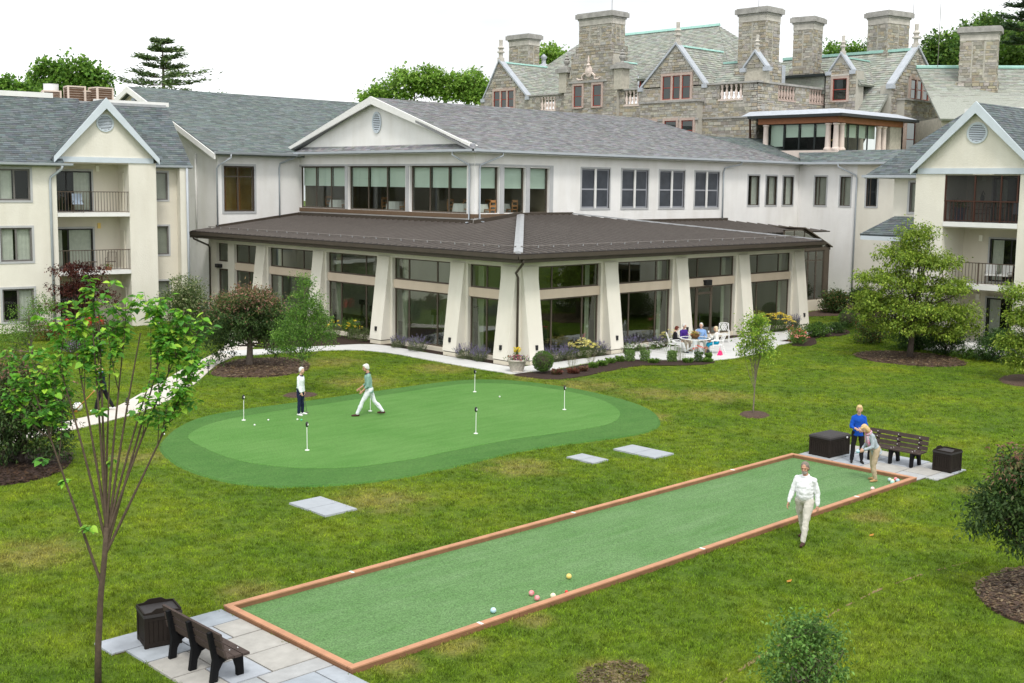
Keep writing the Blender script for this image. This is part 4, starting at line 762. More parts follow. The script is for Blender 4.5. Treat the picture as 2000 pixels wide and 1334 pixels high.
# gable end facing the lawn
TX = frame((0,10.2,0), 0); b = B(TX); b.box(51.2,.03,6,59.2,1,16.15); b.obj('wall', 'mortar', ma); ashlar(TX, 51.2, 59.2, 11.2, 16.15, ma, [(53.7,57.5,15.0,16.15)]); stone_gable(TX, 51.2, 59.2, 55.0, 16.15, 19.35, ma, [(53.7,57.5,15.5,17.1)]); stone_window(TX, 54.1, 57.1, 15.25, 16.8, 3, ma, 'red_frame'); sfinial(55.0, 10.35, 19.3, 1.1, ma, 'lime_stone')
b = B(TX); b.box(52.0,-.7,13.7,60.3,.0,15.0); b.obj('bay', 'mortar', ma); TXB = TX @ Matrix.Translation((0,-.7,0)); ashlar(TXB, 52.0, 60.3, 13.7, 15.0, ma); b = B(TXB); b.box(51.9,-.15,15.0,60.45,.75,15.15); b.box(51.9,-.12,13.45,60.45,.4,13.7); b.obj('coping', 'weathered_cap', ma)
stone_window(TXB, 52.4, 53.9, 10.6, 13.3, 1, ma); stone_window(TXB, 55.6, 56.9, 10.6, 13.3, 1, ma); b = B(TXB); b.box(54.1,-.05,10.2,55.4,.3,13.4); b.obj('pier', 'lime_stone', ma)
# farther wing turned towards the garden
SL([(54.0,9.7,17.62),(64.5,-.7,17.75),(58.3,-6.4,13.2),(47.6,4.3,13.2)], (1,-1,0), .46, .28); b = B(); b.tube([(54.0,9.7,17.7),(64.5,-.7,17.83)], .16, 6); b.obj('ridge_cap', 'verdigris', ma)
b = B(); b.prism([(48.2,4.5),(58.8,-6),(63,-2),(53,9)], 4, 13.3); b.obj('wall', 'slate_stone', ma)
b = B(); b.lathe([(1.6,0),(1.7,.6),(1.5,1.2),(1.0,1.75),(.4,2.0),(.2,2.1),(.2,2.5),(.35,2.7),(.05,3.0)], (47.5,45.0,17.6), 16); b.obj('dome', 'lead', ma, smooth=True)
for x, y, z0, z1 in ((57.5,12,22,26.5),(53.2,7.5,17.5,22.5),(42.5,32,22.6,24),(42.5,17,21.7,24.5)): b = B(); b.tube([(x,y,z0),(x,y,z1)], .025, 5); b.obj('lightning_rod', 'iron_grey', ma)
b = B(); b.box(44.6,16.4,15.9,45.6,17.2,17.6); b.obj('flue', 'lead', ma)
# sunroom with stone columns
sn = thing('sunroom', 'glazed sunroom with stone columns, terracotta beam and flat lead roof below the mansion', 'sunroom', (42,10,10), world=True)
cx, cy = 38.8, 7.53
b = B(); b.box(cx-.25,cy-.25,9.6,48.2,14.2,10.68); b.obj('base', 'column_stone', sn)
TSL = frame((cx,0,0), R(-90)); TSR = frame((0,cy,0), 0)
b = B(); b.box(cx-.1,cy-.1,12.62,cx+.4,14.1,13.02); b.box(cx+.4,cy-.1,12.62,48.0,cy+.4,13.02); b.obj('beam', 'terracotta_beam', sn)
b = B(); b.box(cx-.75,cy-.75,13.02,cx+.0,14.6,13.22); b.box(cx+.0,cy-.75,13.02,49.3,cy,13.22); b.box(cx,cy,13.02,49.3,15.0,13.18); b.obj('gutter', 'black_frame', sn)
b = B(); b.hexa([(cx-.7,cy-.7,13.22),(49.2,cy-.7,13.22),(49.2,15.2,13.22),(cx-.7,15.2,13.22),(cx+.4,cy+.4,13.62),(48,cy+.4,13.62),(48,15.2,13.62),(cx+.4,15.2,13.62)]); b.obj('roof', 'lead', sn)
for T, a, c, n in ((TSL,-13.4,-8.3,4),(TSR,39.6,45.0,4)):
    for i in range(n):
        p, q = a+(c-a)*i/n, a+(c-a)*(i+1)/n; o = window(T, sn, p, q, 10.72, 12.62, (), (), .06, 'black_frame', GC, .35, back=False)
        s = B(T); s.box(p+.08,.5,11.65 if i or T is TSR else 11.0,q-.08,.51,12.58); s.obj('roller_shade', 'shade', o)
b = B(); b.box(44.5,cy+1.5,10.7,44.6,14,12.6); b.box(cx+1.5,13.5,10.7,44.5,13.6,12.6); b.obj('inner_wall', 'room_dark', sn)
b = B(); b.box(cx+.3,cy+.3,10.69,47,14,10.71); b.obj('floor', 'room_dark', sn)
def column(x, y):
    k = B(); k.lathe([(.30,0),(.30,.1),(.24,.16),(.21,.22),(.17,1.7),(.18,1.74),(.24,1.8),(.24,1.88)], (x,y,10.69), 14); k.obj('column', 'column_stone', sn, smooth=False)
for p in [(cx,13.45),(cx,8.25),(cx,cy+.1),(cx+.62,cy),(44.6,cy),(45.35,cy),(43.3,cy+.7)]: column(*p)
b = B(TSR); b.box(46.3,.0,10.68,48.0,.3,12.62); b.obj('wall', 'slate_stone', sn)
b = B(); b.ball((40.6,cy+1.2,11.45), (.3,.3,.12)); b.tube([(40.6,cy+1.2,11.5),(40.6,cy+1.2,12.6)], .02, 5); b.obj('hanging_lamp', 'amber', sn)
pipe([(cx-.3,14.7,13.0),(cx-.1,14.8,12.7),(cx+.1,14.8,9.5)], .08, 'rail_red', sn)
# ---------------------------------------------------------------- ground
def lawn_nodes(nt, tip=False):
    """turf colour from the place it grows: green and yellowish drifts, dry straw patches"""
    N = nt.nodes; L = nt.links; geo = N.new("ShaderNodeNewGeometry"); pos = geo.outputs['Position']
    def noise(scale, det=4):
        n = N.new("ShaderNodeTexNoise"); n.inputs['Scale'].default_value = scale; n.inputs['Detail'].default_value = det; n.inputs['Roughness'].default_value = .6; L.new(pos, n.inputs['Vector']); return n.outputs[0]
    def ramp(src, stops):
        r = N.new("ShaderNodeValToRGB"); e = r.color_ramp.elements
        while len(e) < len(stops): e.new(.5)
        for i, (p, c) in enumerate(stops): e[i].position = p; e[i].color = (*c, 1)
        L.new(src, r.inputs[0]); return r.outputs[0]
    def mixc(a, b, f, mode='MIX'):
        m = N.new("ShaderNodeMix"); m.data_type = 'RGBA'; m.blend_type = mode
        if isinstance(f, float): m.inputs[0].default_value = f
        else: L.new(f, m.inputs[0])
        for s, v in ((6, a), (7, b)):
            if isinstance(v, tuple): m.inputs[s].default_value = (*v, 1)
            else: L.new(v, m.inputs[s])
        return m.outputs[2]
    def math_(op, a, b=None):
        m = N.new("ShaderNodeMath"); m.operation = op; m.use_clamp = False
        for i, v in enumerate((a, b)):
            if v is None: continue
            if isinstance(v, (int, float)): m.inputs[i].default_value = v
            else: L.new(v, m.inputs[i])
        return m.outputs[0]
    base = ramp(noise(.32, 5), [(.28,(.092,.178,.018)),(.46,(.134,.222,.020)),(.60,(.182,.258,.022)),(.76,(.245,.285,.030))])
    mid = ramp(noise(2.2, 5), [(.28,(.70,.74,.66)),(.5,(1,1,1)),(.75,(1.22,1.16,1.1))]); c = mixc(base, mid, 1.0, 'MULTIPLY')
    fine = ramp(noise(17, 4), [(.3,(.48,.54,.46)),(.7,(1.5,1.42,1.3))]); c = mixc(c, fine, .9, 'MULTIPLY')
    spots = [(-3.2,1.5,2.2),(-2.0,-2.6,1.6),(-1.6,-5.6,2.4),(-1.1,-8.6,2.2),(.4,-10.4,2.4),(-5.6,6.0,2.2),(-8.0,1.0,2.2),(-4.8,-11.5,1.2),(-26.8,-12.5,2.0),(-24.6,-17.6,1.1),(-22.3,-24.95,.95),(-10.5,-23.0,1.0),(23.5,.4,2.0),(-21.0,-5.5,1.6),(-18.5,-14.0,2.0),(-24.8,-22.3,.8),(-23.4,-22.35,.8),(-21.6,-22.35,.7),(-6.2,-23.6,.8),(-13.5,-13.8,1.8)]
    acc = None
    for x, y, r in spots:
        d = N.new("ShaderNodeVectorMath"); d.operation = 'DISTANCE'; L.new(pos, d.inputs[0]); d.inputs[1].default_value = (x, y, 0)
        m = N.new("ShaderNodeMapRange"); m.inputs['From Min'].default_value = r*1.25; m.inputs['From Max'].default_value = r*.15; L.new(d.outputs['Value'], m.inputs['Value'])
        acc = m.outputs[0] if acc is None else math_('MAXIMUM', acc, m.outputs[0])
    dn = math_('MULTIPLY', acc, math_('MULTIPLY', noise(1.4, 6), 1.7)); sm = N.new("ShaderNodeMapRange"); sm.interpolation_type = 'SMOOTHSTEP'; sm.inputs['From Min'].default_value = .25; sm.inputs['From Max'].default_value = .95; sm.inputs['To Max'].default_value = .55; L.new(dn, sm.inputs['Value'])
    c = mixc(c, mixc((.36,.285,.11), fine, .8, 'MULTIPLY'), sm.outputs[0])
    scat = N.new("ShaderNodeMapRange"); scat.interpolation_type = 'SMOOTHSTEP'; scat.inputs['From Min'].default_value = .62; scat.inputs['From Max'].default_value = .78; scat.inputs['To Max'].default_value = .35; L.new(noise(.9, 6), scat.inputs['Value'])
    c = mixc(c, (.27,.25,.06), scat.outputs[0]); return c
def lawn_mat(name, gain, rough=.9, bump=False, trans=0.):
    m = bpy.data.materials.new(name); m.use_nodes = True; nt = m.node_tree; p = nt.nodes["Principled BSDF"]; p.inputs['Roughness'].default_value = rough; p.inputs['Specular IOR Level'].default_value = .15
    c = lawn_nodes(nt); g = nt.nodes.new("ShaderNodeMix"); g.data_type = 'RGBA'; g.blend_type = 'MULTIPLY'; g.inputs[0].default_value = 1; nt.links.new(c, g.inputs[6]); g.inputs[7].default_value = (*gain, 1); out = g.outputs[2]
    if trans:
        oi = nt.nodes.new("ShaderNodeObjectInfo"); mr = nt.nodes.new("ShaderNodeMapRange"); mr.inputs['To Min'].default_value = .45; mr.inputs['To Max'].default_value = 1.65; nt.links.new(oi.outputs['Random'], mr.inputs[0])
        g2 = nt.nodes.new("ShaderNodeMix"); g2.data_type = 'RGBA'; g2.blend_type = 'MULTIPLY'; g2.inputs[0].default_value = 1; nt.links.new(out, g2.inputs[6]); nt.links.new(mr.outputs[0], g2.inputs[7]); out = g2.outputs[2]
        tr = nt.nodes.new("ShaderNodeBsdfTranslucent"); nt.links.new(out, tr.inputs[0]); ms = nt.nodes.new("ShaderNodeMixShader"); ms.inputs[0].default_value = trans; nt.links.new(p.outputs[0], ms.inputs[1]); nt.links.new(tr.outputs[0], ms.inputs[2]); nt.links.new(ms.outputs[0], nt.nodes["Material Output"].inputs[0])
    nt.links.new(out, p.inputs['Base Color'])
    if bump:
        n = nt.nodes.new("ShaderNodeTexNoise"); n.inputs['Scale'].default_value = 26; n.inputs['Detail'].default_value = 5; geo = nt.nodes.new("ShaderNodeNewGeometry"); nt.links.new(geo.outputs['Position'], n.inputs['Vector']); b = nt.nodes.new("ShaderNodeBump"); b.inputs['Strength'].default_value = .8; b.inputs['Distance'].default_value = .04; nt.links.new(n.outputs[0], b.inputs['Height']); nt.links.new(b.outputs[0], p.inputs['Normal'])
    MATS[name] = m; return m
lawn_mat('lawn', (.62,.62,.62), bump=True); lawn_mat('grass_blade', (1.12,1.10,1.0), .7, trans=.25)
b = B(); n = 40
xs = [-400,-150,-80]+[-45+i*2.5 for i in range(44)]+[90,150,400]; b.add([(x, y, 0) for y in xs for x in xs], [(j*len(xs)+i, j*len(xs)+i+1, (j+1)*len(xs)+i+1, (j+1)*len(xs)+i) for j in range(len(xs)-1) for i in range(len(xs)-1)])
b.obj('lawn', 'lawn', kind='structure', label='mown lawn with yellowish and dry patches')
# ---- smooth closed outline through given points
def outline(pts, k=6):
    P = [Vector(p) for p in pts]; n = len(P); out = []
    for i in range(n):
        p0, p1, p2, p3 = P[i-1], P[i], P[(i+1)%n], P[(i+2)%n]
        for j in range(k):
            t = j/k; out.append(tuple(.5*((2*p1)+(p2-p0)*t+(2*p0-5*p1+4*p2-p3)*t*t+(3*p1-p0-3*p2+p3)*t**3)))
    return out
def area(p): return sum(p[i-1][0]*p[i][1]-p[i][0]*p[i-1][1] for i in range(len(p)))/2
def ccw(p): return p if area(p) > 0 else p[::-1]
NOGRASS = []
def inset(p, d):
    c = Vector((sum(x for x, _ in p)/len(p), sum(y for _, y in p)/len(p))); return [tuple(c+(Vector(q)-c)*(1-d/max(.01, (Vector(q)-c).length))) for q in p]
def pad(name, pts, z, m, label=None, smooth=True, th=None, kind='structure', edge=.05, parent=None):
    p = ccw(outline(pts) if smooth else list(pts)); NOGRASS.append(p); b = B(); n = len(p)
    q = inset(p, edge) if edge else p; vs = [(x, y, -.03) for x, y in p]+[(x, y, z) for x, y in q]
    b.add(vs, [tuple(range(n, 2*n))]+[(i, (i+1)%n, (i+1)%n+n, i+n) for i in range(n)]); return b.obj(name, m, parent, kind=kind if parent is None else None, label=label)
def turf_mat(name, c1, c2, streak, big=.35):
    m = bpy.data.materials.new(name); m.use_nodes = True; nt = m.node_tree; N = nt.nodes; L = nt.links; p = N["Principled BSDF"]; p.inputs['Roughness'].default_value = .85; p.inputs['Specular IOR Level'].default_value = .2
    geo = N.new("ShaderNodeNewGeometry"); mp = N.new("ShaderNodeMapping"); mp.inputs['Rotation'].default_value = (0,0,R(44)); mp.inputs['Scale'].default_value = streak; L.new(geo.outputs['Position'], mp.inputs[0])
    def nz(s, v, d=5):
        n = N.new("ShaderNodeTexNoise"); n.inputs['Scale'].default_value = s; n.inputs['Detail'].default_value = d; n.inputs['Roughness'].default_value = .62; L.new(v, n.inputs['Vector']); return n
    a = nz(1.6, mp.outputs[0], 7); f = nz(34, geo.outputs['Position'], 3); g = nz(big, geo.outputs['Position'], 3)
    r = N.new("ShaderNodeValToRGB"); r.color_ramp.elements[0].position = .32; r.color_ramp.elements[1].position = .68; r.color_ramp.elements[0].color = (*c1,1); r.color_ramp.elements[1].color = (*c2,1)
    ad = N.new("ShaderNodeMix"); ad.data_type = 'FLOAT'; ad.inputs[0].default_value = .45; L.new(a.outputs[0], ad.inputs[2]); L.new(g.outputs[0], ad.inputs[3]); L.new(ad.outputs[0], r.inputs[0])
    r2 = N.new("ShaderNodeValToRGB"); r2.color_ramp.elements[0].color = (.55,.55,.55,1); r2.color_ramp.elements[1].color = (1.42,1.42,1.42,1); r2.color_ramp.elements[0].position = .35; r2.color_ramp.elements[1].position = .65; L.new(f.outputs[0], r2.inputs[0])
    mx_ = N.new("ShaderNodeMix"); mx_.data_type = 'RGBA'; mx_.blend_type = 'MULTIPLY'; mx_.inputs[0].default_value = .8; L.new(r.outputs[0], mx_.inputs[6]); L.new(r2.outputs[0], mx_.inputs[7]); L.new(mx_.outputs[2], p.inputs['Base Color'])
    bp = N.new("ShaderNodeBump"); bp.inputs['Strength'].default_value = .5; bp.inputs['Distance'].default_value = .012; L.new(f.outputs[0], bp.inputs['Height']); L.new(bp.outputs[0], p.inputs['Normal']); MATS[name] = m
turf_mat('green_turf', (.062,.178,.028), (.108,.232,.056), (.35,2.2,1)); turf_mat('collar_turf', (.042,.128,.020), (.074,.170,.036), (.6,1.2,1)); turf_mat('court_turf', (.078,.178,.050), (.132,.232,.096), (.3,2.6,1), .6)
GREEN = [(-18.64,-4.44),(-17.95,-3.53),(-16.82,-2.78),(-15.28,-2.42),(-12.81,-2.36),(-9.56,-2.32),(-6.41,-2.25),(-5.0,-2.5),(-3.85,-3.6),(-3.40,-5.51),(-3.55,-7.76),(-4.31,-9.43),(-5.4,-10.7),(-6.91,-11.5),(-8.74,-11.5),(-11.06,-11.15),(-13.23,-11.1),(-15.2,-11.15),(-16.96,-10.85),(-18.1,-10.05),(-18.75,-9.01),(-19.05,-7.7),(-18.95,-6.06)]
COLLAR = [(-19.9,-5.0),(-19.1,-3.8),(-17.92,-2.5),(-16.5,-1.55),(-14.78,-1.25),(-12.32,-1.32),(-9.25,-1.32),(-5.93,-1.36),(-4.24,-1.75),(-3.1,-2.95),(-2.6,-5.36),(-2.85,-8.26),(-3.7,-10.6),(-5.3,-12.4),(-6.72,-13.1),(-8.2,-13.1),(-10.38,-12.65),(-12.31,-12.45),(-14.62,-12.6),(-16.56,-12.6),(-18.0,-12.3),(-19.19,-11.69),(-19.98,-10.99),(-20.5,-9.91),(-20.65,-8.29),(-20.45,-6.68)]
pad('green_collar', COLLAR, .045, 'collar_turf', 'darker turf collar round the putting green', edge=.12)
pad('putting_green', GREEN, .055, 'green_turf', 'smooth kidney-shaped artificial putting green', edge=.06)
# ---- bocce court
CX0, CX1, CY0, CY1 = -25.5, -6.35, -22.12, -18.16; BW = .125
NOGRASS.append([(CX0,CY0),(CX1,CY0),(CX1,CY1),(CX0,CY1)])
b = B(); b.box(CX0+BW,CY0+BW,-.05,CX1-BW,CY1-BW,.012); b.obj('court_turf', 'court_turf', kind='structure', label='pale green carpet turf of the bocce court')
kb = thing('court_border', 'reddish-brown board border round the long bocce court', 'border', (CX0,CY0,0), world=True)
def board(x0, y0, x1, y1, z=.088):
    o = B(); o.box(x0,y0,-.04,x1,y1,z); o = o.obj('board', 'kerb_shaded_side', kb); t = B(); t.box(x0-.004,y0-.004,z+.001,x1+.004,y1+.004,z+.026); t.obj('board_top', 'kerb_board', o)  # sides wear a darker copy of the top colour, shade painted in
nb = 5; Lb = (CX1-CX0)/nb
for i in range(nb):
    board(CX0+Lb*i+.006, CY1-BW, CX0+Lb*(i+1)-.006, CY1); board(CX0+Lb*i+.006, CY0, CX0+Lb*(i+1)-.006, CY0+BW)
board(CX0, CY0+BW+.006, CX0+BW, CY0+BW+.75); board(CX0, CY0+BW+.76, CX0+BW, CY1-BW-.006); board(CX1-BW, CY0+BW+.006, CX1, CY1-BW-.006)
for x in (-22.6,-16.0,-9.45):
    for y in (CY0, CY1-BW): k = B(); k.box(x-.03,y-.004,.112,x+.03,y+BW+.004,.117); k.obj('mark', 'white_paint', kb)
# ---- flagstone pads at both ends
def flags(name, rows, label):
    """rows of (y0, y1, [x breaks]); every stone is a slab of its own"""
    o = thing(name, label, 'patio', (rows[0][2][0], rows[0][0], 0), world=True, kind='structure')
    del o['category']
    for y0, y1, xs in rows:
        for a, c in zip(xs[:-1], xs[1:]):
            g = .010; b = B(); h = .032+random.uniform(-.003,.004); t = random.choice([(.98,1.02,1.06),(1.10,1.02,.90),(.95,.96,.95),(1.05,1.08,1.13),(1.06,1.03,.98),(.9,.95,1.0)])
            b.hexa([(a+g,y0+g,-.05),(c-g,y0+g,-.05),(c-g,y1-g,-.05),(a+g,y1-g,-.05),(a+g+.006,y0+g+.006,h),(c-g-.006,y0+g+.006,h),(c-g-.006,y1-g-.006,h),(a+g+.006,y1-g-.006,h)], t); b.obj('flagstone', 'flagstone', o)
        NOGRASS.append([(xs[0],y0),(xs[-1],y0),(xs[-1],y1),(xs[0],y1)]); b = B(); b.box(xs[0]+.02,y0,-.05,xs[-1]-.02,y1,.012); b.obj('joint_sand', 'soil', o)
    return o
flags('flagstone_patio', [(-18.78,-18.10,[-28.0,-27.1,-26.4,-25.51]),(-19.5,-18.78,[-27.75,-26.85,-26.1,-25.51]),(-20.35,-19.5,[-27.75,-27.0,-25.51]),(-21.2,-20.35,[-27.75,-27.15,-26.4,-25.51]),(-21.65,-21.2,[-27.75,-26.7,-25.51]),(-22.9,-21.65,[-27.75,-26.9,-25.9,-25.51])], 'bluestone flag paving under the near bench')
flags('flagstone_patio', [(-19.3,-18.16,[-6.34,-5.2,-4.4,-3.62]),(-20.2,-19.3,[-6.34,-5.5,-4.3,-3.62]),(-21.3,-20.2,[-6.34,-5.1,-3.9]),(-22.12,-21.3,[-6.34,-5.6,-4.75,-4.0]),(-22.5,-22.12,[-5.9,-4.85,-4.1])], 'bluestone flag paving under the far bench')
# ---- grey cover slabs lying in the lawn
for i, (x0, y0, x1, y1, lab) in enumerate([(-20.45,-14.28,-19.5,-12.73,'grey rectangular slab in the grass nearest the near end of the court'),(-11.57,-14.9,-10.88,-13.84,'small pale square slab in the grass, beside a longer double slab'),(-9.72,-15.66,-8.80,-14.04,'long pale grey double slab in the grass near the storage chest')]):
    t = thing('cover_slab', lab, 'slab', ((x0+x1)/2,(y0+y1)/2,0), 0, 'cover slabs in the lawn', world=True); ym = (y0+y1)/2
    for a, c in (((y0, ym-.004), (ym+.004, y1))): b = B(); b.hexa([(x0,a,-.03),(x1,a,-.03),(x1,c,-.03),(x0,c,-.03),(x0+.008,a+.008,.045),(x1-.008,a+.008,.045),(x1-.008,c-.008,.045),(x0+.008,c-.008,.045)]); b.obj('half_slab', 'slab_grey', t)
    NOGRASS.append([(x0,y0),(x1,y0),(x1,y1),(x0,y1)])
# ---- concrete walks
def walk(name, L, Rr, label, m, z=.03):
    o = thing(name, label, 'path', (*L[0], 0), world=True, kind='structure'); del o['category']; lp, rp = [], []
    for pts, out in ((L, lp), (Rr, rp)):
        P = [Vector(p) for p in pts]
        for i in range(len(P)-1):
            p0, p1, p2, p3 = P[max(0,i-1)], P[i], P[i+1], P[min(len(P)-1,i+2)]
            for j in range(3): t = j/3; out.append(.5*((2*p1)+(p2-p0)*t+(2*p0-5*p1+4*p2-p3)*t*t+(3*p1-p0-3*p2+p3)*t**3))
        out.append(P[-1])
    for i in range(len(lp)-1):
        a, c, d, e = lp[i], lp[i+1], rp[i+1], rp[i]; g = .004; ax = (c-a).normalized()*g; ex = (d-e).normalized()*g
        q = [a+ax, c-ax, d-ex, e+ex]; q = q if area([tuple(x) for x in q]) > 0 else q[::-1]; b = B(); b.prism([tuple(x) for x in q], -.05, z); b.obj('slab', m, o); NOGRASS.append(ccw([tuple(a),tuple(c),tuple(d),tuple(e)]))
    return o
walk('path', [(-27.5,-.9),(-23.5,-.2),(-20.0,.75),(-18.07,1.75),(-14.75,5.12),(-11.1,8.9),(-8.26,11.64),(-6.2,14.2),(-3.6,19.0)], [(-27.3,-2.3),(-23.3,-1.6),(-19.6,-.35),(-16.9,1.05),(-13.7,4.1),(-10.0,8.45),(-7.0,11.1),(-4.7,13.6),(-2.2,18.4)], 'curving concrete garden path with pale slabs', 'path_concrete')
walk('path', [(-7.9,11.9),(-5.69,11.25),(-2.9,10.35),(-.75,9.3),(-.66,6.0),(-.66,2.0),(-.66,-.55)], [(-8.2,10.15),(-5.75,9.6),(-2.9,8.6),(-2.05,6.6),(-2.05,4.5),(-2.1,1.6),(-2.0,-1.75)], 'white concrete walk along the foot of the buttresses', 'concrete', .034)
PATIO = [(-.62,-.55),(-2.0,-1.72),(.45,-1.98),(2.69,-1.62),(5.1,-1.6),(5.5,-2.4),(6.6,-3.6),(7.8,-4.75),(9.2,-5.05),(11.41,-4.92),(13.44,-4.51),(15.0,-3.75),(16.6,-3.65),(16.3,-2.9),(18.1,-2.75),(20.4,-2.3),(22.6,-2.3),(24.2,-1.5),(23.6,-.45),(19,-.62),(6,-.62)]
p = ccw(PATIO); NOGRASS.append(p); b = B(); b.prism(p, -.05, .031); pt = b.obj('patio', 'concrete', kind='structure', label='pale concrete patio with curving edge by the glass hall')
for x in (2.4,5.0,8.0,11.2,14.2): b = B(); b.box(x-.006,max(-4.6,-1.5-(3 if x > 6 else 0)),.031,x+.006,-.65,.0335); b.obj('score_line', 'iron_grey', pt)
pad('step', [(23.3,3.2),(26.4,2.2),(26.5,2.5),(23.3,4.6)], .03, 'concrete', 'thin pale paving strip past the last buttress', smooth=False, edge=0)
# ---- planting beds and mulch rings
for nm, pts, z, m, lab, sm in [
 ('planting_bed', [(-5.7,11.5),(-2.8,10.6),(-.60,9.5),(-.60,-.45),(.14,-.45),(.14,26),(-.3,26),(-.9,20.2),(-2.6,16.4),(-4.6,13.3)], .02, 'dark_mulch', 'dark mulch bed along the left glass front', False),
 ('planting_bed', [(.3,-.56),(22.4,-.56),(22.4,.14),(.3,.14)], .02, 'dark_mulch', 'narrow dark mulch bed along the right glass front', False),
 ('planting_bed', [(-2.1,-1.85),(-.6,-2.0),(.45,-2.05),(2.69,-1.7),(5.0,-1.66),(5.6,-2.7),(6.7,-3.8),(7.9,-4.95),(6.9,-5.35),(5.62,-4.85),(4.19,-3.75),(1.89,-3.8),(-.36,-4.05),(-1.7,-3.75)], .035, 'dark_mulch', 'crescent of dark mulch edging the patio', True),
 ('planting_bed', [(16.4,-2.95),(18.6,-2.8),(20.8,-2.5),(22.73,-2.5),(23.9,-2.2),(23.2,-3.1),(21.28,-3.75),(19.15,-3.4),(17.2,-4.6),(15.9,-4.9),(15.4,-4.3),(16.4,-3.6)], .035, 'dark_mulch', 'small dark flower bed at the far end of the patio', True),
 ('planting_bed', [(27.6,3.4),(31.98,4.45),(37.6,4.6),(37.6,-1),(34,-2.5),(31.5,-.6),(30.6,1.4)], .03, 'mulch', 'brown mulch under the hedge at the vestibule', True),
 ('mulch_ring', [(-11.5,6.5),(-10.6,7.6),(-9.54,8.45),(-8.3,9.0),(-6.9,8.3),(-6.5,7.2),(-6.89,5.98),(-8.1,4.5),(-9.84,4.07),(-10.93,4.65),(-11.6,5.5)], .07, 'mulch', 'oval mulch ring under the round-headed crabapple', True),
 ('mulch_ring', [(-12.2,.1),(-11.7,.5),(-11.1,.3),(-10.85,-.3),(-11.3,-.7),(-12.0,-.55)], .05, 'mulch', 'small mulch ring beyond the woman in white', True),
 ('mulch_ring', [(-2.2,-13.35),(-1.6,-13.05),(-1.05,-13.4),(-1.2,-14.0),(-1.9,-14.25),(-2.4,-13.85)], .06, 'mulch', 'small mulch ring round the staked young tree', True),
 ('mulch_ring', [(14.6,-8.2),(16.23,-8.0),(17.61,-9.08),(17.8,-11.16),(16.8,-12.7),(15.7,-13.2),(14.6,-12.8),(13.75,-11.8),(13.6,-9.8)], .07, 'mulch', 'wide mulch ring under the layered dogwood', True),
 ('mulch_ring', [(13.0,-15.9),(14.6,-15.8),(15.6,-17),(15.2,-18.6),(13.6,-19.2),(12.2,-18.5),(11.9,-16.9)], .06, 'mulch', 'mulch patch cut by the frame below the far dogwood', True),
 ('mulch_ring', [(-24.6,-2.4),(-22.9,-2.6),(-22.05,-3.1),(-22.2,-4.4),(-23.1,-5.75),(-24.4,-6.4),(-25.8,-5.8),(-26.2,-4)], .06, 'dark_mulch', 'dark mulch under the purple-leaved shrub by the path', True),
 ('mulch_ring', [(-14.15,-27.35),(-13.2,-27.05),(-12.0,-27.2),(-11.2,-28),(-11.6,-29.3),(-13.2,-29.9),(-14.9,-29.0),(-14.9,-28.1)], .06, 'mulch', 'large mulch bed at the edge of the frame under pink-tipped shrub', True),
]: 
    pad(nm, pts, z, m, lab, sm, edge=.14 if sm else .02)
    if nm == 'mulch_ring' and m == 'soil': NOGRASS.pop()
# mulch chips give the beds a broken surface
def inpoly(x, y, poly):
    P = np.array(poly); ins = np.zeros(len(x), bool); j = len(P)-1
    for i in range(len(P)):
        xi, yi, xj, yj = P[i,0], P[i,1], P[j,0], P[j,1]; c = ((yi > y) != (yj > y)) & (x < (xj-xi)*(y-yi)/(yj-yi+1e-12)+xi); ins ^= c; j = i
    return ins
def chips(pts, z, n, cols, name, size=.05):
    P = np.array(outline(pts)); x = rng.uniform(P[:,0].min(), P[:,0].max(), n*2); y = rng.uniform(P[:,1].min(), P[:,1].max(), n*2); k = inpoly(x, y, P); x, y = x[k][:n], y[k][:n]; b = B()
    for a, c in zip(x, y):
        t = random.random()*6.28; l = size*random.uniform(.5,1.3); w = l*random.uniform(.25,.5); h = z+random.uniform(0,.02); u = Vector((math.cos(t)*l, math.sin(t)*l, random.uniform(-.3,.3)*l)); v = Vector((-math.sin(t)*w, math.cos(t)*w, random.uniform(-.3,.3)*w)); o = Vector((a,c,h))
        b.poly([o-u-v, o+u-v, o+u+v, o-u+v], jit(random.choice(cols), .25))
    b.obj(name, 'leaf', kind='stuff', label=None)
MC = [(.10,.065,.045),(.16,.11,.075),(.06,.04,.03),(.22,.17,.12)]
chips([(-14.15,-27.35),(-13.2,-27.05),(-12.0,-27.2),(-11.2,-28),(-11.6,-29.3),(-13.2,-29.9),(-14.9,-29.0),(-14.9,-28.1)], .06, 3500, MC, 'mulch_chips')
chips([(-24.6,-2.4),(-22.9,-2.6),(-22.05,-3.1),(-22.2,-4.4),(-23.1,-5.75),(-24.4,-6.4),(-25.8,-5.8),(-26.2,-4)], .06, 2500, [(.05,.03,.022),(.08,.05,.035),(.03,.02,.015)], 'mulch_chips')
chips([(-11.5,6.5),(-10.6,7.6),(-9.54,8.45),(-8.3,9.0),(-6.9,8.3),(-6.5,7.2),(-6.89,5.98),(-8.1,4.5),(-9.84,4.07),(-10.93,4.65),(-11.6,5.5)], .07, 2500, MC, 'mulch_chips', .06)
chips([(14.6,-8.2),(16.23,-8.0),(17.61,-9.08),(17.8,-11.16),(16.8,-12.7),(15.7,-13.2),(14.6,-12.8),(13.75,-11.8),(13.6,-9.8)], .07, 3000, MC, 'mulch_chips', .06)
chips([(-22.98,-24.75),(-22.4,-24.55),(-21.75,-24.85),(-21.8,-25.3),(-22.4,-25.6),(-22.95,-25.35)], .02, 1100, [(.16,.125,.075),(.12,.09,.05),(.08,.06,.035),(.19,.16,.10)], 'straw', .032)
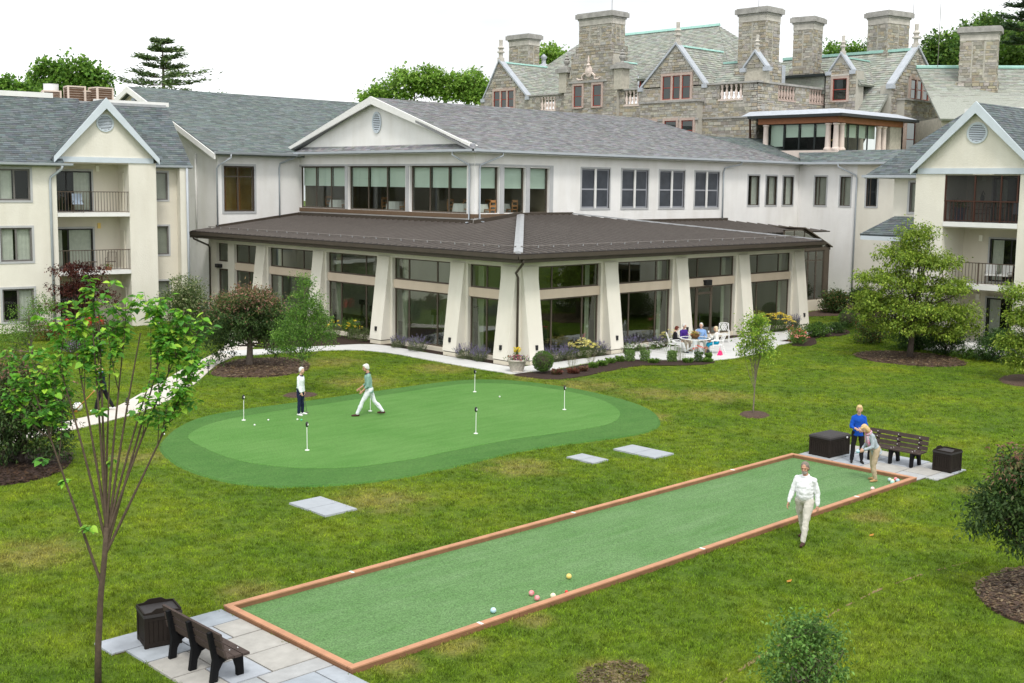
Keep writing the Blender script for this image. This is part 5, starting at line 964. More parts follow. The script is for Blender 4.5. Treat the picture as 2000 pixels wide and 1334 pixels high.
# old trench line across the lawn
b = B(); pts = [(-21.4,-26.4),(-19.5,-26.15),(-18.0,-26.05),(-16.86,-25.92),(-15.2,-25.87),(-13.74,-26.0),(-12.2,-26.3)]
for (x0, y0), (x1, y1) in zip(pts[:-1], pts[1:]):
    for i in range(6):
        a, c = i/6, (i+1)/6; w0 = .012+.03*random.random(); f = lambda t: (x0+(x1-x0)*t, y0+(y1-y0)*t)
        if random.random() < .75: p_, q_ = f(a), f(c); b.poly([(p_[0],p_[1]-w0,.006),(q_[0],q_[1]-w0,.006),(q_[0],q_[1]+w0,.006),(p_[0],p_[1]+w0,.006)])
mat('bare_earth', (.21,.155,.075), 1, .35, 8, .3, 40); b.obj('trench_line', 'bare_earth', kind='stuff', label='thin bare earth line crossing the near lawn')
# ---- grass blades: tufts instanced over the open lawn
tb = B()
for i in range(13):
    a = random.random()*6.28; r = .10*math.sqrt(random.random()); x, y = r*math.cos(a), r*math.sin(a); h = random.uniform(.022,.052); t = random.random()*6.28; w = random.uniform(.0035,.006); l = random.uniform(.2,.9)*h; d = random.random()*6.28
    ux, uy = math.cos(t)*w, math.sin(t)*w; mxp = (x+math.cos(d)*l*.35, y+math.sin(d)*l*.35, h*.65); tp = (x+math.cos(d)*l, y+math.sin(d)*l, h)
    tb.add([(x-ux,y-uy,0),(x+ux,y+uy,0),(mxp[0]+ux*.8,mxp[1]+uy*.8,mxp[2]),(mxp[0]-ux*.8,mxp[1]-uy*.8,mxp[2]),tp], [(0,1,2,3),(3,2,4)])
tme = tb.mesh('grass_tuft'); tme.materials.append(MATS['grass_blade']); tuft = bpy.data.objects.new('grass_tuft', tme)
n = 420000; gx = rng.uniform(-34, 34, n); gy = rng.uniform(-34, 30, n)
dx, dy = gx-CP.x, gy-CP.y; fw = dx*math.cos(YAW)+dy*math.sin(YAW); sd = dx*math.sin(YAW)-dy*math.cos(YAW)
keep = (fw > 12.5) & (np.abs(sd) < fw*.47+1) & (rng.random(n) < np.clip(22/np.maximum(fw,1), .25, 1)**1.1)
gx, gy = gx[keep], gy[keep]; bad = np.zeros(len(gx), bool)
for p in NOGRASS: bad |= inpoly(gx, gy, p)
bad |= (gx > -.2) & (gy > -.4) & ((gx < 23.5) | (gy > 9))
gx, gy = gx[~bad], gy[~bad]
gm_ = bpy.data.meshes.new('grass'); gm_.vertices.add(len(gx)); gm_.vertices.foreach_set('co', np.stack([gx, gy, np.zeros_like(gx)], 1).astype(np.float32).ravel()); gm_.update()
go = link('grass', gm_, None, kind='stuff', label='short mown grass blades of the lawn')
ng = bpy.data.node_groups.new('grass_scatter', 'GeometryNodeTree'); ng.interface.new_socket('Geometry', in_out='INPUT', socket_type='NodeSocketGeometry'); ng.interface.new_socket('Geometry', in_out='OUTPUT', socket_type='NodeSocketGeometry')
N = ng.nodes; L = ng.links; gi = N.new('NodeGroupInput'); gout = N.new('NodeGroupOutput'); mp = N.new('GeometryNodeMeshToPoints'); ip = N.new('GeometryNodeInstanceOnPoints'); oi = N.new('GeometryNodeObjectInfo'); oi.inputs['Object'].default_value = tuft; oi.inputs['As Instance'].default_value = True
rv = N.new('FunctionNodeRandomValue'); rv.data_type = 'FLOAT_VECTOR'; rv.inputs[0].default_value = (-.12,-.12,0); rv.inputs[1].default_value = (.12,.12,6.28); rs2 = N.new('FunctionNodeRandomValue'); rs2.data_type = 'FLOAT'; rs2.inputs[2].default_value = .7; rs2.inputs[3].default_value = 1.45
L.new(gi.outputs[0], mp.inputs[0]); L.new(mp.outputs[0], ip.inputs['Points']); L.new(oi.outputs['Geometry'], ip.inputs['Instance']); L.new(rv.outputs[0], ip.inputs['Rotation']); L.new(rs2.outputs[1], ip.inputs['Scale']); L.new(ip.outputs[0], gout.inputs[0])
md = go.modifiers.new('scatter', 'NODES'); md.node_group = ng
# ---------------------------------------------------------------- vegetation
def leaf_mesh(name, C, A, Nn, ln, wd, cols, m='leaf', parent=None, fold=.12, kind=None, **k):
    """one folded four-cornered face per leaf, all in one mesh"""
    n = len(C); A = A/np.linalg.norm(A, axis=1, keepdims=True); S = np.cross(A, Nn); S /= np.linalg.norm(S, axis=1, keepdims=True)+1e-9; U = np.cross(S, A)
    ln = np.broadcast_to(ln, n)[:, None]; wd = np.broadcast_to(wd, n)[:, None]
    mid = C+A*ln*.42+U*ln*fold; tip = C+A*ln-np.array([[0,0,1]])*ln*.08
    V = np.stack([C, mid+S*wd*.5, tip, mid-S*wd*.5], 1).reshape(-1, 3).astype(np.float32)
    me = bpy.data.meshes.new(name); me.vertices.add(4*n); me.vertices.foreach_set('co', V.ravel())
    me.loops.add(4*n); me.loops.foreach_set('vertex_index', np.arange(4*n, dtype=np.int32))
    me.polygons.add(n); me.polygons.foreach_set('loop_start', np.arange(0, 4*n, 4, dtype=np.int32)); me.polygons.foreach_set('loop_total', np.full(n, 4, np.int32))
    me.update(calc_edges=True); ca = me.color_attributes.new("Col", 'FLOAT_COLOR', 'CORNER'); q = np.ones((n, 4), np.float32); q[:, :3] = cols; ca.data.foreach_set('color', np.repeat(q, 4, axis=0).ravel())
    return link(name, me, m, parent, kind=kind, **k)
def pick_cols(pal, n, var=.22, w=None):
    P = np.array(pal); c = P[rng.choice(len(P), n, p=w)]; return np.clip(c*(1+rng.uniform(-var, var, (n,1)))*(1+rng.uniform(-.06,.06,(n,3))), 0, 1)
def lobe_pts(lobes, n, shell=.45):
    L = np.array(lobes); v = (L[:,3]*L[:,4]*L[:,5])**.75; k = rng.choice(len(L), n, p=v/v.sum()); d = rng.normal(size=(n,3)); d /= np.linalg.norm(d, axis=1, keepdims=True); r = rng.random((n,1))**shell
    return L[k,:3]+d*r*L[k,3:6], d, k
def curve(p, q, bend, n=5):
    p, q = Vector(p), Vector(q); m = (p+q)/2+Vector(bend); return [p*(1-t)**2+m*2*t*(1-t)+q*t*t for t in [i/n for i in range(n+1)]]
def tree(name, label, loc, lobes, n_leaf, ln, pal, bark='bark', tr=.12, fork=.35, limbs=14, clump=.22, nclump=None, droop=0., wratio=.5, group=None, stems=1, lean=0, var=.22, shell=.45, twigs=True, w=None, cat='tree', tip=None, up=.35, crown='crown', m='leaf', trunk_top=None, n_side=6):
    """tapered trunk with limbs bent out to the leaf clumps; the crown is thousands of single leaves"""
    x, y = loc; L = np.array(lobes); ztop = max(L[:,2]+L[:,5]); zlow = min(L[:,2]-L[:,5]); t = thing(name, label, cat, (x,y,0), 0, group, world=True)
    nclump = nclump or max(20, n_leaf//28); cp, cd, ck = lobe_pts(lobes, nclump, shell)
    b = B(); cen = L[:,:3].mean(0); zt = trunk_top or zlow+(ztop-zlow)*.75
    starts = []
    for s in range(stems):
        a = 6.28*s/stems; off = Vector((math.cos(a), math.sin(a), 0))*(tr*1.2 if stems > 1 else 0); top = Vector((cen[0], cen[1], zt))+off*4
        pth = curve((x+off.x, y+off.y, -.1), top, (random.uniform(-.1,.1)*zt*.4, random.uniform(-.1,.1)*zt*.4, 0), 8)
        b.tube(pth, [tr*(1.25 if i == 0 else 1-.8*i/8) for i in range(9)], n_side+2); starts.append(pth)
    idx = rng.choice(nclump, min(limbs, nclump), replace=False)
    for i in idx:
        q = Vector(cp[i]); st = random.choice(starts); zf = fork*zt; cand = [p for p in st if zf*.8 <= p.z <= max(zf, q.z-.1)] or [st[max(1, int(len(st)*fork))]]
        p = random.choice(cand); l = (q-p).length; r0 = tr*.42*max(.25, 1-p.z/(zt+.01))+.006
        pth = curve(p, q, (0,0,-l*.12 if q.z > p.z else l*.25), 5); b.tube(pth, [max(.004, r0*(1-.85*j/5)) for j in range(6)], 5, cap=False)
        if twigs:
            for kk in range(3):
                e = cp[rng.integers(nclump)]; s0 = pth[random.randint(2,5)]
                if (Vector(e)-s0).length < 1.1*max(L[:,3].max(), .8): b.tube(curve(s0, e, (0,0,-.05), 3), [.4*r0+.003, .3*r0+.003, .2*r0+.002, .002], 4, cap=False)
    b.obj('trunk', bark, t, smooth=True)
    k = rng.integers(nclump, size=n_leaf); sg = clump*np.clip(rng.normal(1,.3,(nclump,1)), .5, 1.7)
    Cc = cp[k]+rng.normal(size=(n_leaf,3))*sg[k]*np.array([[1,1,.7]])
    A = cd[k]*.7+rng.normal(size=(n_leaf,3))*.7; A[:,2] += -droop
    Nn = rng.normal(size=(n_leaf,3))*.6; Nn[:,2] += up+.6
    cols = pick_cols(pal, n_leaf, var, w)*(1+rng.normal(0,.10,(nclump,1))[k])
    if tip is not None:      # young growth at the shoot ends has its own colour
        zz = (Cc[:,2]-zlow)/(ztop-zlow); rr = np.linalg.norm((Cc-cen)/np.array([L[:,3].max()*1.6, L[:,3].max()*1.6, (ztop-zlow)*.5]), axis=1); mk = rng.random(n_leaf) < tip[1]*np.clip((zz-.52)*1.9+(rr-.8)*.25, 0, 1); cols[mk] = pick_cols(tip[0], int(mk.sum()), .2)
    sz = ln*rng.uniform(.6,1.3,n_leaf)
    leaf_mesh(crown, Cc, A, Nn, sz, sz*wratio, np.clip(cols,0,1), m, t); return t
LIN = [(-28.5,-19.54,6.3,.22,.2,.32),(-28.69,-19.41,5.99,.24,.21,.2),(-28.21,-19.88,5.92,.47,.43,.24),(-27.81,-20.26,6.0,.32,.28,.25),(-27.67,-20.45,5.69,.43,.39,.28),(-27.38,-20.73,5.69,.24,.21,.2),(-28.72,-19.45,5.52,.55,.5,.28),(-28.22,-19.95,5.45,.71,.64,.3),(-27.72,-20.46,5.3,.47,.43,.32),(-28.97,-19.26,5.2,.36,.32,.28),(-27.43,-20.79,5.11,.3,.27,.32),(-29.35,-18.92,5.03,.36,.32,.28),(-29.06,-19.25,4.73,.32,.28,.24),(-29.52,-18.81,4.72,.24,.21,.32),(-27.69,-20.61,4.63,.32,.28,.2),(-27.93,-20.35,4.75,.24,.21,.12)]
# ---- young linden close to the camera: V-shaped leaders, broad heart-shaped leaves
def linden():
    x, y = -28.74, -19.85; t = thing('linden_tree', 'slender young tree with upswept bare branches and broad bright green leaves nearest the camera', 'tree', (x,y,0), world=True); b = B()
    pth = [Vector((x,y,-.1)), Vector((x+.02,y-.02,.7)), Vector((x+.07,y-.05,1.5)), Vector((x+.13,y-.10,2.15)), Vector((x+.16,y-.13,2.6))]; b.tube(pth, [.058,.050,.046,.042,.038], 10)
    tips = []; ends = []
    for (cx_, cy_, cz, rx, ry, rz) in LIN:
        for j in range(2 if rx < .3 else 3): ends.append(Vector((cx_+random.uniform(-.6,.6)*rx, cy_+random.uniform(-.6,.6)*ry, cz+random.uniform(-.2,.9)*rz)))
    mains = [Vector((-29.25,-19.05,4.7)), Vector((-28.75,-19.5,5.2)), Vector((-28.45,-19.65,5.9)), Vector((-28.2,-19.9,5.3)), Vector((-27.75,-20.35,5.4)), Vector((-27.5,-20.65,4.9)), Vector((-28.95,-19.3,5.1)), Vector((-28.6,-19.75,5.6)), Vector((-28.0,-20.1,5.6)), Vector((-27.9,-20.2,4.9)), Vector((-28.35,-19.75,5.0)), Vector((-27.6,-20.5,5.3))]; nodes = []
    for k, e in enumerate(mains):
        s = pth[4] if k in (1,2,3,7) else pth[3] if k in (4,5,8,10) else pth[3].lerp(pth[4],.5) if k in (6,9,11) else pth[2]+Vector((0,0,.25)); bend = (s-e)*.08; bend.z = -.25 if k in (0,4,5) else 0
        p = curve(s, e, bend, 9); b.tube(p, [.021*(1-.75*i/9)+.004 for i in range(10)], 7, cap=False); nodes += p[3:]
    paths = []
    for e in ends:
        c = [n for n in nodes if n.z < e.z-.35] or nodes[:4]; s = min(c, key=lambda n: (Vector((n.x,n.y,0))-Vector((e.x,e.y,0))).length*1.7+abs(e.z-n.z-.9)*.6)
        p = curve(s, e, ((s.x-e.x)*-.12,(s.y-e.y)*-.12,-.12), 6); b.tube(p, [.007*(1-.8*i/6)+.0022 for i in range(7)], 5, cap=False); paths.append(p)
        for kk in range(3):
            q = p[random.randint(2,5)]; e2 = q+Vector((random.uniform(-.3,.3),random.uniform(-.3,.3),random.uniform(.1,.45))); p2 = curve(q, e2, (0,0,-.05), 3); b.tube(p2, [.005,.004,.003,.002], 4, cap=False); paths.append(p2)
    for k in range(6):      # little shoots low on the leaders
        q = random.choice(nodes[:22]); e2 = q+Vector((random.uniform(-.25,.25),random.uniform(-.25,.25),random.uniform(-.05,.2))); p2 = curve(q, e2, (0,0,.03), 3); b.tube(p2, [.004,.003,.002,.002], 4, cap=False); paths.append(p2[2:])
    b.obj('trunk', 'twig', t, smooth=True)
    # heart-shaped leaves: eight-cornered outline with a folded midrib
    lb = B(); hs_ = [(0,0),(-.20,-.10),(-.42,.08),(-.47,.36),(-.30,.68),(0,1.08),(.30,.68),(.47,.36),(.42,.08),(.20,-.10)]
    for p in paths:
        for j in range(30 if len(p) > 4 else 15):
            f = random.uniform(.35,1.0)*(len(p)-1); i = min(int(f), len(p)-2); o = p[i].lerp(p[i+1], f-i); a = random.random()*6.28; s = random.choice((.06,.075,.085,.095,.105,.12))*random.uniform(.8,1.1)
            d = Vector((math.cos(a), math.sin(a), random.uniform(-.75,.25))).normalized(); nn = Vector((random.uniform(-.5,.5),random.uniform(-.5,.5),1)); sdv = d.cross(nn).normalized(); up_ = sdv.cross(d); o2 = o+d*s*random.uniform(.2,.6)+Vector((0,0,random.uniform(-.03,.03)))
            c = jit(random.choice([(.13,.33,.035),(.19,.40,.05),(.075,.22,.03),(.30,.48,.06),(.10,.28,.04),(.06,.19,.035)]), .16); vs_ = []
            for (u, v) in hs_: vs_.append(o2+sdv*u*s+d*v*s+up_*(abs(u)*.32*s-.10*s*v*v))
            mid = [o2, o2+d*s*.5-up_*.04*s]; n0 = len(vs_)
            lb.add(vs_+[o2+d*s*.45], [(0,1,2,10),(2,3,4,10),(4,5,10),(5,6,10),(6,7,8,10),(8,9,0,10)], c)
    lb.obj('crown', 'leaf', t); return t
linden()
GRN = [(.060,.125,.022),(.085,.165,.030),(.045,.10,.020),(.11,.20,.035)]
CRB = [(.040,.080,.024),(.058,.105,.032),(.028,.058,.020),(.075,.125,.04)]; CTIP = [(.24,.13,.11),(.30,.16,.14),(.19,.14,.08),(.15,.15,.07)]
tree('crabapple_tree', 'round-headed crabapple with pinkish top and stout trunk in an oval mulch ring', (-9.14,7.27), [(-9.17,7.16,2.14,1.72,1.55,1.21),(-10.14,7.95,1.24,.84,.75,.99),(-8.3,6.2,1.49,.71,.64,1.1),(-9.12,7.22,2.79,1.32,1.19,.66),(-9.76,7.73,2.13,.99,.89,.99),(-8.64,6.66,2.25,.99,.89,.99)], 24000, .11, CRB, 'bark', .17, .35, 26, .17, 520, .35, .5, tip=(CTIP,.85), shell=.38)
tree('young_tree', 'narrow light green young tree with pointed top beside the crabapple', (-11.56,-.11), [(-11.59,-.2,2.28,.99,.89,.86),(-11.46,-.18,3.13,.73,.65,.76),(-11.37,-.13,3.99,.34,.31,.67),(-12.15,.33,2.18,.42,.38,.67),(-10.89,-.84,2.58,.42,.38,.76),(-11.04,-.57,3.33,.27,.24,.67)], 13000, .075, [(.085,.185,.035),(.12,.235,.045),(.065,.15,.03),(.16,.28,.06)], 'young_bark', .045, .3, 30, .12, 420, .0, .5, up=.2)
tree('young_tree', 'slim multi-stemmed young tree with bright lime leaves in front of the patio', (-1.69,-13.59), [(-1.71,-13.58,2.91,.64,.58,.57),(-1.92,-13.47,2.38,.45,.4,.39),(-1.57,-13.83,2.29,.54,.48,.32),(-1.62,-13.61,3.27,.39,.35,.29)], 4200, .085, [(.15,.26,.035),(.22,.34,.045),(.11,.21,.035),(.30,.40,.06)], 'young_bark', .03, .38, 22, .12, 170, .0, .55, stems=1, trunk_top=2.6)
DOGL = [(16.26,-10.25,5.81,1.09,0.98,0.68),(15.84,-10.0,4.85,1.69,1.52,0.51),(16.87,-11.04,4.62,1.33,1.2,0.49),(15.25,-9.6,3.76,1.81,1.63,0.49),(16.78,-11.15,3.42,1.93,1.74,0.49),(14.83,-9.35,2.79,1.5,1.35,0.49),(16.01,-10.56,2.45,2.05,1.85,0.46),(17.21,-11.77,2.23,1.57,1.41,0.46),(15.42,-10.15,1.58,1.81,1.63,0.38),(16.96,-11.69,1.37,1.33,1.2,0.38),(14.27,-8.9,2.18,0.68,0.61,0.49),(17.76,-12.42,1.52,0.68,0.61,0.38)]
DPAL = [(.16,.245,.035),(.21,.30,.045),(.115,.185,.03),(.27,.35,.06)]
tree('dogwood_tree', 'broad dogwood in flat leafy layers with forked trunk, whole crown in frame', (15.92,-10.38), DOGL, 34000, .125, DPAL, 'dark_bark', .15, .14, 46, .15, 900, .25, .6, shell=.5, up=1.1)
tree('dogwood_tree', 'layered dogwood cut by the right edge of the frame', (13.92,-17.39), [(13.07,-16.43,3.77,.64,.58,.34),(12.99,-16.53,2.7,.86,.77,.34),(12.92,-16.63,1.64,.81,.73,.34),(12.93,-16.79,.9,.64,.58,.28),(13.87,-17.32,3.14,1.28,1.16,1.1),(13.9,-17.62,1.54,1.28,1.16,.9)], 16000, .125, DPAL, 'dark_bark', .12, .15, 30, .15, 420, .25, .55, up=.9)
JM = [(-10.18,22.46,3.28,.97,.87,.40),(-9.31,21.6,3.03,.81,.73,.50),(-10.53,22.66,2.34,.86,.78,.36),(-9.64,21.81,2.35,1.22,1.09,.45),(-10.87,22.87,1.40,.65,.58,.3),(-9.9,21.92,1.42,.92,.83,.36),(-9.0,21.1,1.83,.59,.53,.45)]
tree('japanese_maple', 'dark purple-red Japanese maple against the cream apartment wall', (-10.3,22.6), JM, 4200, .15, [(.060,.018,.018),(.085,.028,.024),(.040,.014,.015),(.12,.04,.03)], 'dark_bark', .07, .25, 30, .14, 210, .3, .45, up=.8)
tree('purple_shrub', 'dense dark purple-green shrub at the left edge above dark mulch', (-23.62,-4.13), [(-23.58,-4.36,1.85,1.14,1.03,1.0),(-24.0,-4.09,1.0,1.0,.9,1.0),(-23.18,-4.89,1.01,.74,.67,.74),(-23.68,-4.15,2.56,.85,.77,.57),(-23.03,-4.92,1.72,.57,.51,.64),(-22.95,-5.16,.73,.46,.41,.57)], 15000, .11, CRB+[(.05,.05,.03)], 'dark_bark', .09, .15, 26, .14, 520, .5, .42, tip=(CTIP,.5), cat='shrub', shell=.4)
tree('pink_tipped_shrub', 'spreading dark green shrub with pink young leaves at the right edge over brown mulch', (-13.0,-28.3), [(-13.64,-27.78,2.4,.6,.54,.5),(-13.92,-27.58,1.9,.6,.54,.35),(-13.66,-27.89,1.61,.7,.63,.5),(-14.12,-27.43,1.6,.42,.38,.28),(-13.26,-28.19,2.11,.8,.72,.9),(-13.69,-27.68,2.7,.25,.23,.3),(-13.7,-27.93,1.15,.3,.27,.3),(-14.3,-27.3,1.45,.22,.2,.12),(-14.05,-27.45,2.05,.25,.2,.16),(-13.85,-27.6,2.65,.16,.16,.22),(-14.0,-27.75,1.25,.3,.25,.12)], 8500, .10, CRB, 'dark_bark', .08, .2, 26, .12, 330, .5, .42, tip=(CTIP,.6), cat='shrub', shell=.4)
tree('lilac_bush', 'small fresh green bush at the bottom edge of the near lawn', (-21.5,-28.1), [(-21.64,-28.09,.99,.53,.48,.49),(-21.67,-28.0,1.36,.34,.31,.23),(-21.5,-28.15,1.4,.23,.21,.17),(-21.38,-28.36,.91,.27,.24,.38),(-21.95,-27.8,.9,.23,.21,.38),(-21.69,-28.14,.38,.68,.62,.46),(-21.75,-27.95,1.62,.08,.08,.16),(-21.5,-28.2,1.6,.07,.07,.18),(-21.32,-28.4,1.42,.08,.08,.18),(-21.95,-27.8,1.35,.08,.08,.16),(-21.6,-28.05,1.52,.1,.1,.14),(-22.05,-27.7,1.05,.12,.12,.12)], 6500, .07, [(.085,.18,.045),(.12,.235,.06),(.06,.14,.035),(.16,.28,.08)], 'young_bark', .03, .1, 30, .09, 330, .0, .5, cat='bush', shell=.4, stems=3)
# ---- trees beyond the buildings
BGP = [(.09,.19,.03),(.125,.24,.04),(.065,.15,.025),(.16,.29,.05)]; BRP = [(.15,.27,.045),(.19,.33,.06),(.115,.22,.04),(.24,.38,.08)]; DKP = [(.07,.145,.034),(.10,.185,.042),(.05,.11,.028),(.13,.22,.045)]
for nm, lab, loc, lob, n, pal in [
 ('broadleaf_tree', 'low leafy treetop at the far left edge above the flat roof', (8.7,77.7), [(8.71,77.71,16.54,1.45,1.45,1.06),(9.72,76.66,16.18,1.21,1.21,.68),(7.6,78.8,15.6,2.2,2.2,1.5)], 3200, BGP),
 ('broadleaf_tree', 'wide green treetop behind the rooftop condensers', (15.4,79.8), [(14.13,81.11,18.06,1.93,1.93,1.63),(16.16,79.2,18.5,2.04,2.04,1.63),(17.55,77.69,17.62,1.42,1.42,1.22),(14.96,80.13,17.07,3.05,3.05,1.02),(13.0,82,17.0,1.3,1.3,1.0)], 7000, BGP),
 ('broadleaf_tree', 'bright green treetops behind the main gable ridge', (61.5,80.4), [(57.37,84.08,19.07,2.07,2.07,1.42),(60.01,81.72,20.4,2.46,2.46,1.94),(62.35,79.49,20.76,2.26,2.26,1.81),(64.15,77.62,20.15,2.26,2.26,1.81)], 8000, BRP),
 ('broadleaf_tree', 'bright green treetop touching the first mansion gable', (66.3,75.5), [(66.26,75.62,20.51,1.81,1.81,1.81),(66.4,75.28,19.23,1.94,1.94,1.29)], 3600, BRP),
 ('broadleaf_tree', 'bright treetop between the first chimney and the tall cartouche chimney', (73.4,69.2), [(73.46,69.17,24.03,2.2,2.2,1.42),(72.7,69.77,23.18,1.94,1.94,.97)], 3200, BRP),
 ('broadleaf_tree', 'green treetops behind the mansion ridge between two stacks', (101,42.5), [(99.69,43.74,25.25,2.26,2.26,1.03),(102.02,41.51,25.55,1.94,1.94,1.03),(102.89,40.53,24.79,1.62,1.62,.91),(100,43,23.5,3.5,3.5,1.4)], 4200, BGP),
 ('broadleaf_tree', 'dense dark treetop behind the last mansion gable', (94.4,27.4), [(94.21,27.76,23.95,2.04,2.04,2.0),(94.68,26.96,21.94,2.62,2.62,2.04)], 5200, DKP),
 ('broadleaf_tree', 'dense green treetop left of the far slate-roof chimney', (101.6,27.6), [(101.5,27.93,25.48,2.41,2.41,2.0),(101.75,27.28,23.09,3.02,3.02,2.41),(99.5,29.6,22.8,2.2,2.2,1.8)], 6000, DKP),
 ('broadleaf_tree', 'lighter green treetop just right of the far slate-roof chimney', (99.5,22.3), [(98.92,22.98,22.87,2.62,2.62,2.21),(100.36,21.53,22.61,2.33,2.33,2.1),(101.5,20.2,21.8,2.4,2.4,2.0)], 6500, [(.075,.145,.025),(.10,.18,.03),(.055,.115,.02)]),
 ('broadleaf_tree', 'feathery upper treetop high above the far chimney', (113.6,30.5), [(113.36,30.95,28.49,2.0,2.0,1.8),(114.65,29.47,27.43,2.59,2.59,2.26),(111.8,32.2,26.6,2.0,2.0,1.7)], 5200, DKP),
 ('broadleaf_tree', 'dark treetop at the top right corner', (111.4,25.6), [(111.83,25.04,26.51,2.5,2.5,2.19),(112.6,23.9,27.6,1.8,1.8,1.6)], 4800, DKP),
]: tree(nm, lab, loc, lob, n, .42, pal, 'bark', .3, .8, 10, .38, n//22, .1, .7, group='trees beyond the buildings', shell=.4, twigs=False)
def pine(label, loc, z0, z1, whorls, n, ln, pal, group):
    """conifer: straight stem, level boughs in open whorls, needle sprays along them"""
    x, y = loc; t = thing('pine_tree', label, 'tree', (x,y,0), 0, group, world=True); b = B(); b.tube([(x,y,-.1),(x+.1,y,z0),(x,y,z1)], [.4,.28,.04], 8); C_, A_ = [], []
    for (z, r, k) in whorls:
        for i in range(k):
            a = 6.28*(i+random.random()*.8)/k; l = r*random.uniform(.45,1.2); e = Vector((x+math.cos(a)*l, y+math.sin(a)*l, z+random.uniform(-.1,.5)*l*.25)); p = curve((x,y,z-.2), e, (0,0,-.1*l), 5); b.tube(p, [.07,.055,.045,.035,.02,.01], 4, cap=False)
            for j in range(int(n/len(whorls)/k)):
                f = random.uniform(.3,1)*5; q = p[min(int(f),4)].lerp(p[min(int(f)+1,5)], f-int(f)); w = .16*l*random.random()+.1; C_.append((q.x+random.gauss(0,w), q.y+random.gauss(0,w), q.z+abs(random.gauss(0,.16)))); A_.append((math.cos(a)+random.gauss(0,.8), math.sin(a)+random.gauss(0,.8), random.uniform(-.1,.6)))
    b.obj('trunk', 'bark', t); C_, A_ = np.array(C_), np.array(A_); m = len(C_); leaf_mesh('crown', C_, A_, rng.normal(size=(m,3))+np.array([[0,0,1]]), ln*rng.uniform(.6,1.3,m), .14, pick_cols(pal, m, .25), 'needle', t)
PP = [(.085,.145,.05),(.115,.18,.06),(.065,.115,.042),(.15,.21,.075)]
pine('open-crowned pine rising above the long green-grey roof', (25.9,80.0), 14, 22.6, [(22.4,1.3,4),(21.6,2.3,4),(20.7,3.0,4),(19.9,3.6,4),(19.0,4.4,5),(18.2,4.7,5),(17.3,5.0,5)], 6200, .5, PP, None)
pine('dark pine with level boughs in the top right corner', (94.6,17.9), 20, 29.5, [(29,.9,4),(27.9,2.2,5),(26.6,3.0,6),(25.4,3.4,6),(24.0,3.5,6)], 5200, .5, [(.035,.07,.03),(.05,.09,.035),(.028,.055,.025)], None)
# ---- shrubs, flowers, ground plants
def shrub(name, label, c, r, n, ln, pal, cat='shrub', group=None, tip=None, wr=.5, sub=5, drop=0.):
    x, y, z = c; lob = [(x, y, z, r[0], r[1], r[2])]+[(x+random.uniform(-.5,.5)*r[0], y+random.uniform(-.5,.5)*r[1], z+random.uniform(-.2,.45)*r[2], r[0]*.6, r[1]*.6, r[2]*.6) for _ in range(sub)]
    return tree(name, label, (x, y), lob, int(n*1.9), ln, pal, 'dark_bark', .025, .05, 10, min(r)*.16+.02, max(40, n//16), drop, wr, group, stems=2, cat=cat, tip=tip, shell=.34, twigs=False, n_side=3)
DG = [(.045,.095,.028),(.065,.13,.035),(.035,.075,.022)]
FG = [(.10,.19,.04),(.14,.25,.05),(.075,.15,.03)]
VIB = [(.085,.135,.045),(.11,.165,.06),(.065,.105,.035),(.30,.32,.20)]
shrub('viburnum', 'tall shrub flecked with cream blossom in front of the recessed apartment windows', (-5.6,19.2,1.6), (1.2,1.1,1.5), 6500, .11, VIB)
shrub('viburnum', 'cream-flecked shrub beside the iron gate and bronze downspout', (-3.0,19.2,1.0), (.8,.8,1.0), 3000, .10, VIB)
shrub('evergreen_shrub', 'dark low shrub below the cream-flecked viburnum', (-6.0,16.4,.5), (1.3,.9,.6), 2600, .10, DG)
shrub('reddish_shrub', 'low reddish shrub in the bed behind the crabapple', (-4.6,14.6,.35), (.9,.7,.4), 1400, .08, [(.10,.06,.035),(.13,.08,.05),(.07,.07,.03)])
tree('slender_tree', 'pale-barked small tree with fine green leaves at the left edge', (-14.9,16.2), [(-14.9,16.3,1.6,.9,.9,.9),(-14.5,15.9,2.3,.6,.6,.6),(-15.6,16.6,.9,1.0,1.0,.7)], 4200, .09, FG, 'young_bark', .05, .15, 20, .14, 220, .1, .5)
shrub('flowering_bush', 'bush with rust-red flowers below the ground-floor window', (-12.3,20.6,.45), (.9,.7,.5), 1600, .08, [(.09,.14,.03),(.06,.10,.025),(.22,.05,.02)])
shrub('border_shrub', 'low green border shrub with violet flowers beside the far path', (-12.8,15.4,.35), (1.1,.9,.4), 1700, .08, [(.07,.13,.04),(.05,.10,.03),(.22,.16,.34)])
shrub('border_shrub', 'low mixed green border shrub under the maple', (-9.6,20.2,.35), (1.3,.8,.45), 1900, .09, [(.07,.13,.035),(.05,.10,.03),(.12,.07,.04)])
shrub('hedge_shrub', 'glossy dark hedge shrub with rusty leaves in front of the vestibule', (31.6,2.9,.75), (1.1,.9,.85), 3000, .13, DG+[(.14,.10,.04)]); shrub('hedge_shrub', 'glossy dark hedge shrub next to the grey downspout', (33.6,1.9,.8), (1.1,1.0,.85), 3000, .13, DG+[(.10,.09,.04)])
shrub('evergreen_shrub', 'large round evergreen shrub behind the dogwood trunk', (19.0,-8.9,.8), (1.5,1.2,.95), 4200, .11, DG); shrub('evergreen_shrub', 'rust-tinged shrub left of the dogwood trunk', (19.6,-6.4,.7), (1.1,1.0,.8), 2400, .10, DG+[(.13,.075,.035)])
shrub('evergreen_shrub', 'compact round evergreen beside the folding chair', (18.6,-10.9,.65), (.95,.9,.75), 2600, .10, DG); shrub('evergreen_shrub', 'wide dark evergreen below the lower right balcony', (18.4,-13.5,.7), (1.5,1.1,.8), 3600, .11, DG); shrub('ground_cover', 'low green ground cover before the ground-floor patio', (18.3,-12.1,.2), (1.1,.7,.25), 1200, .08, FG, 'plant')
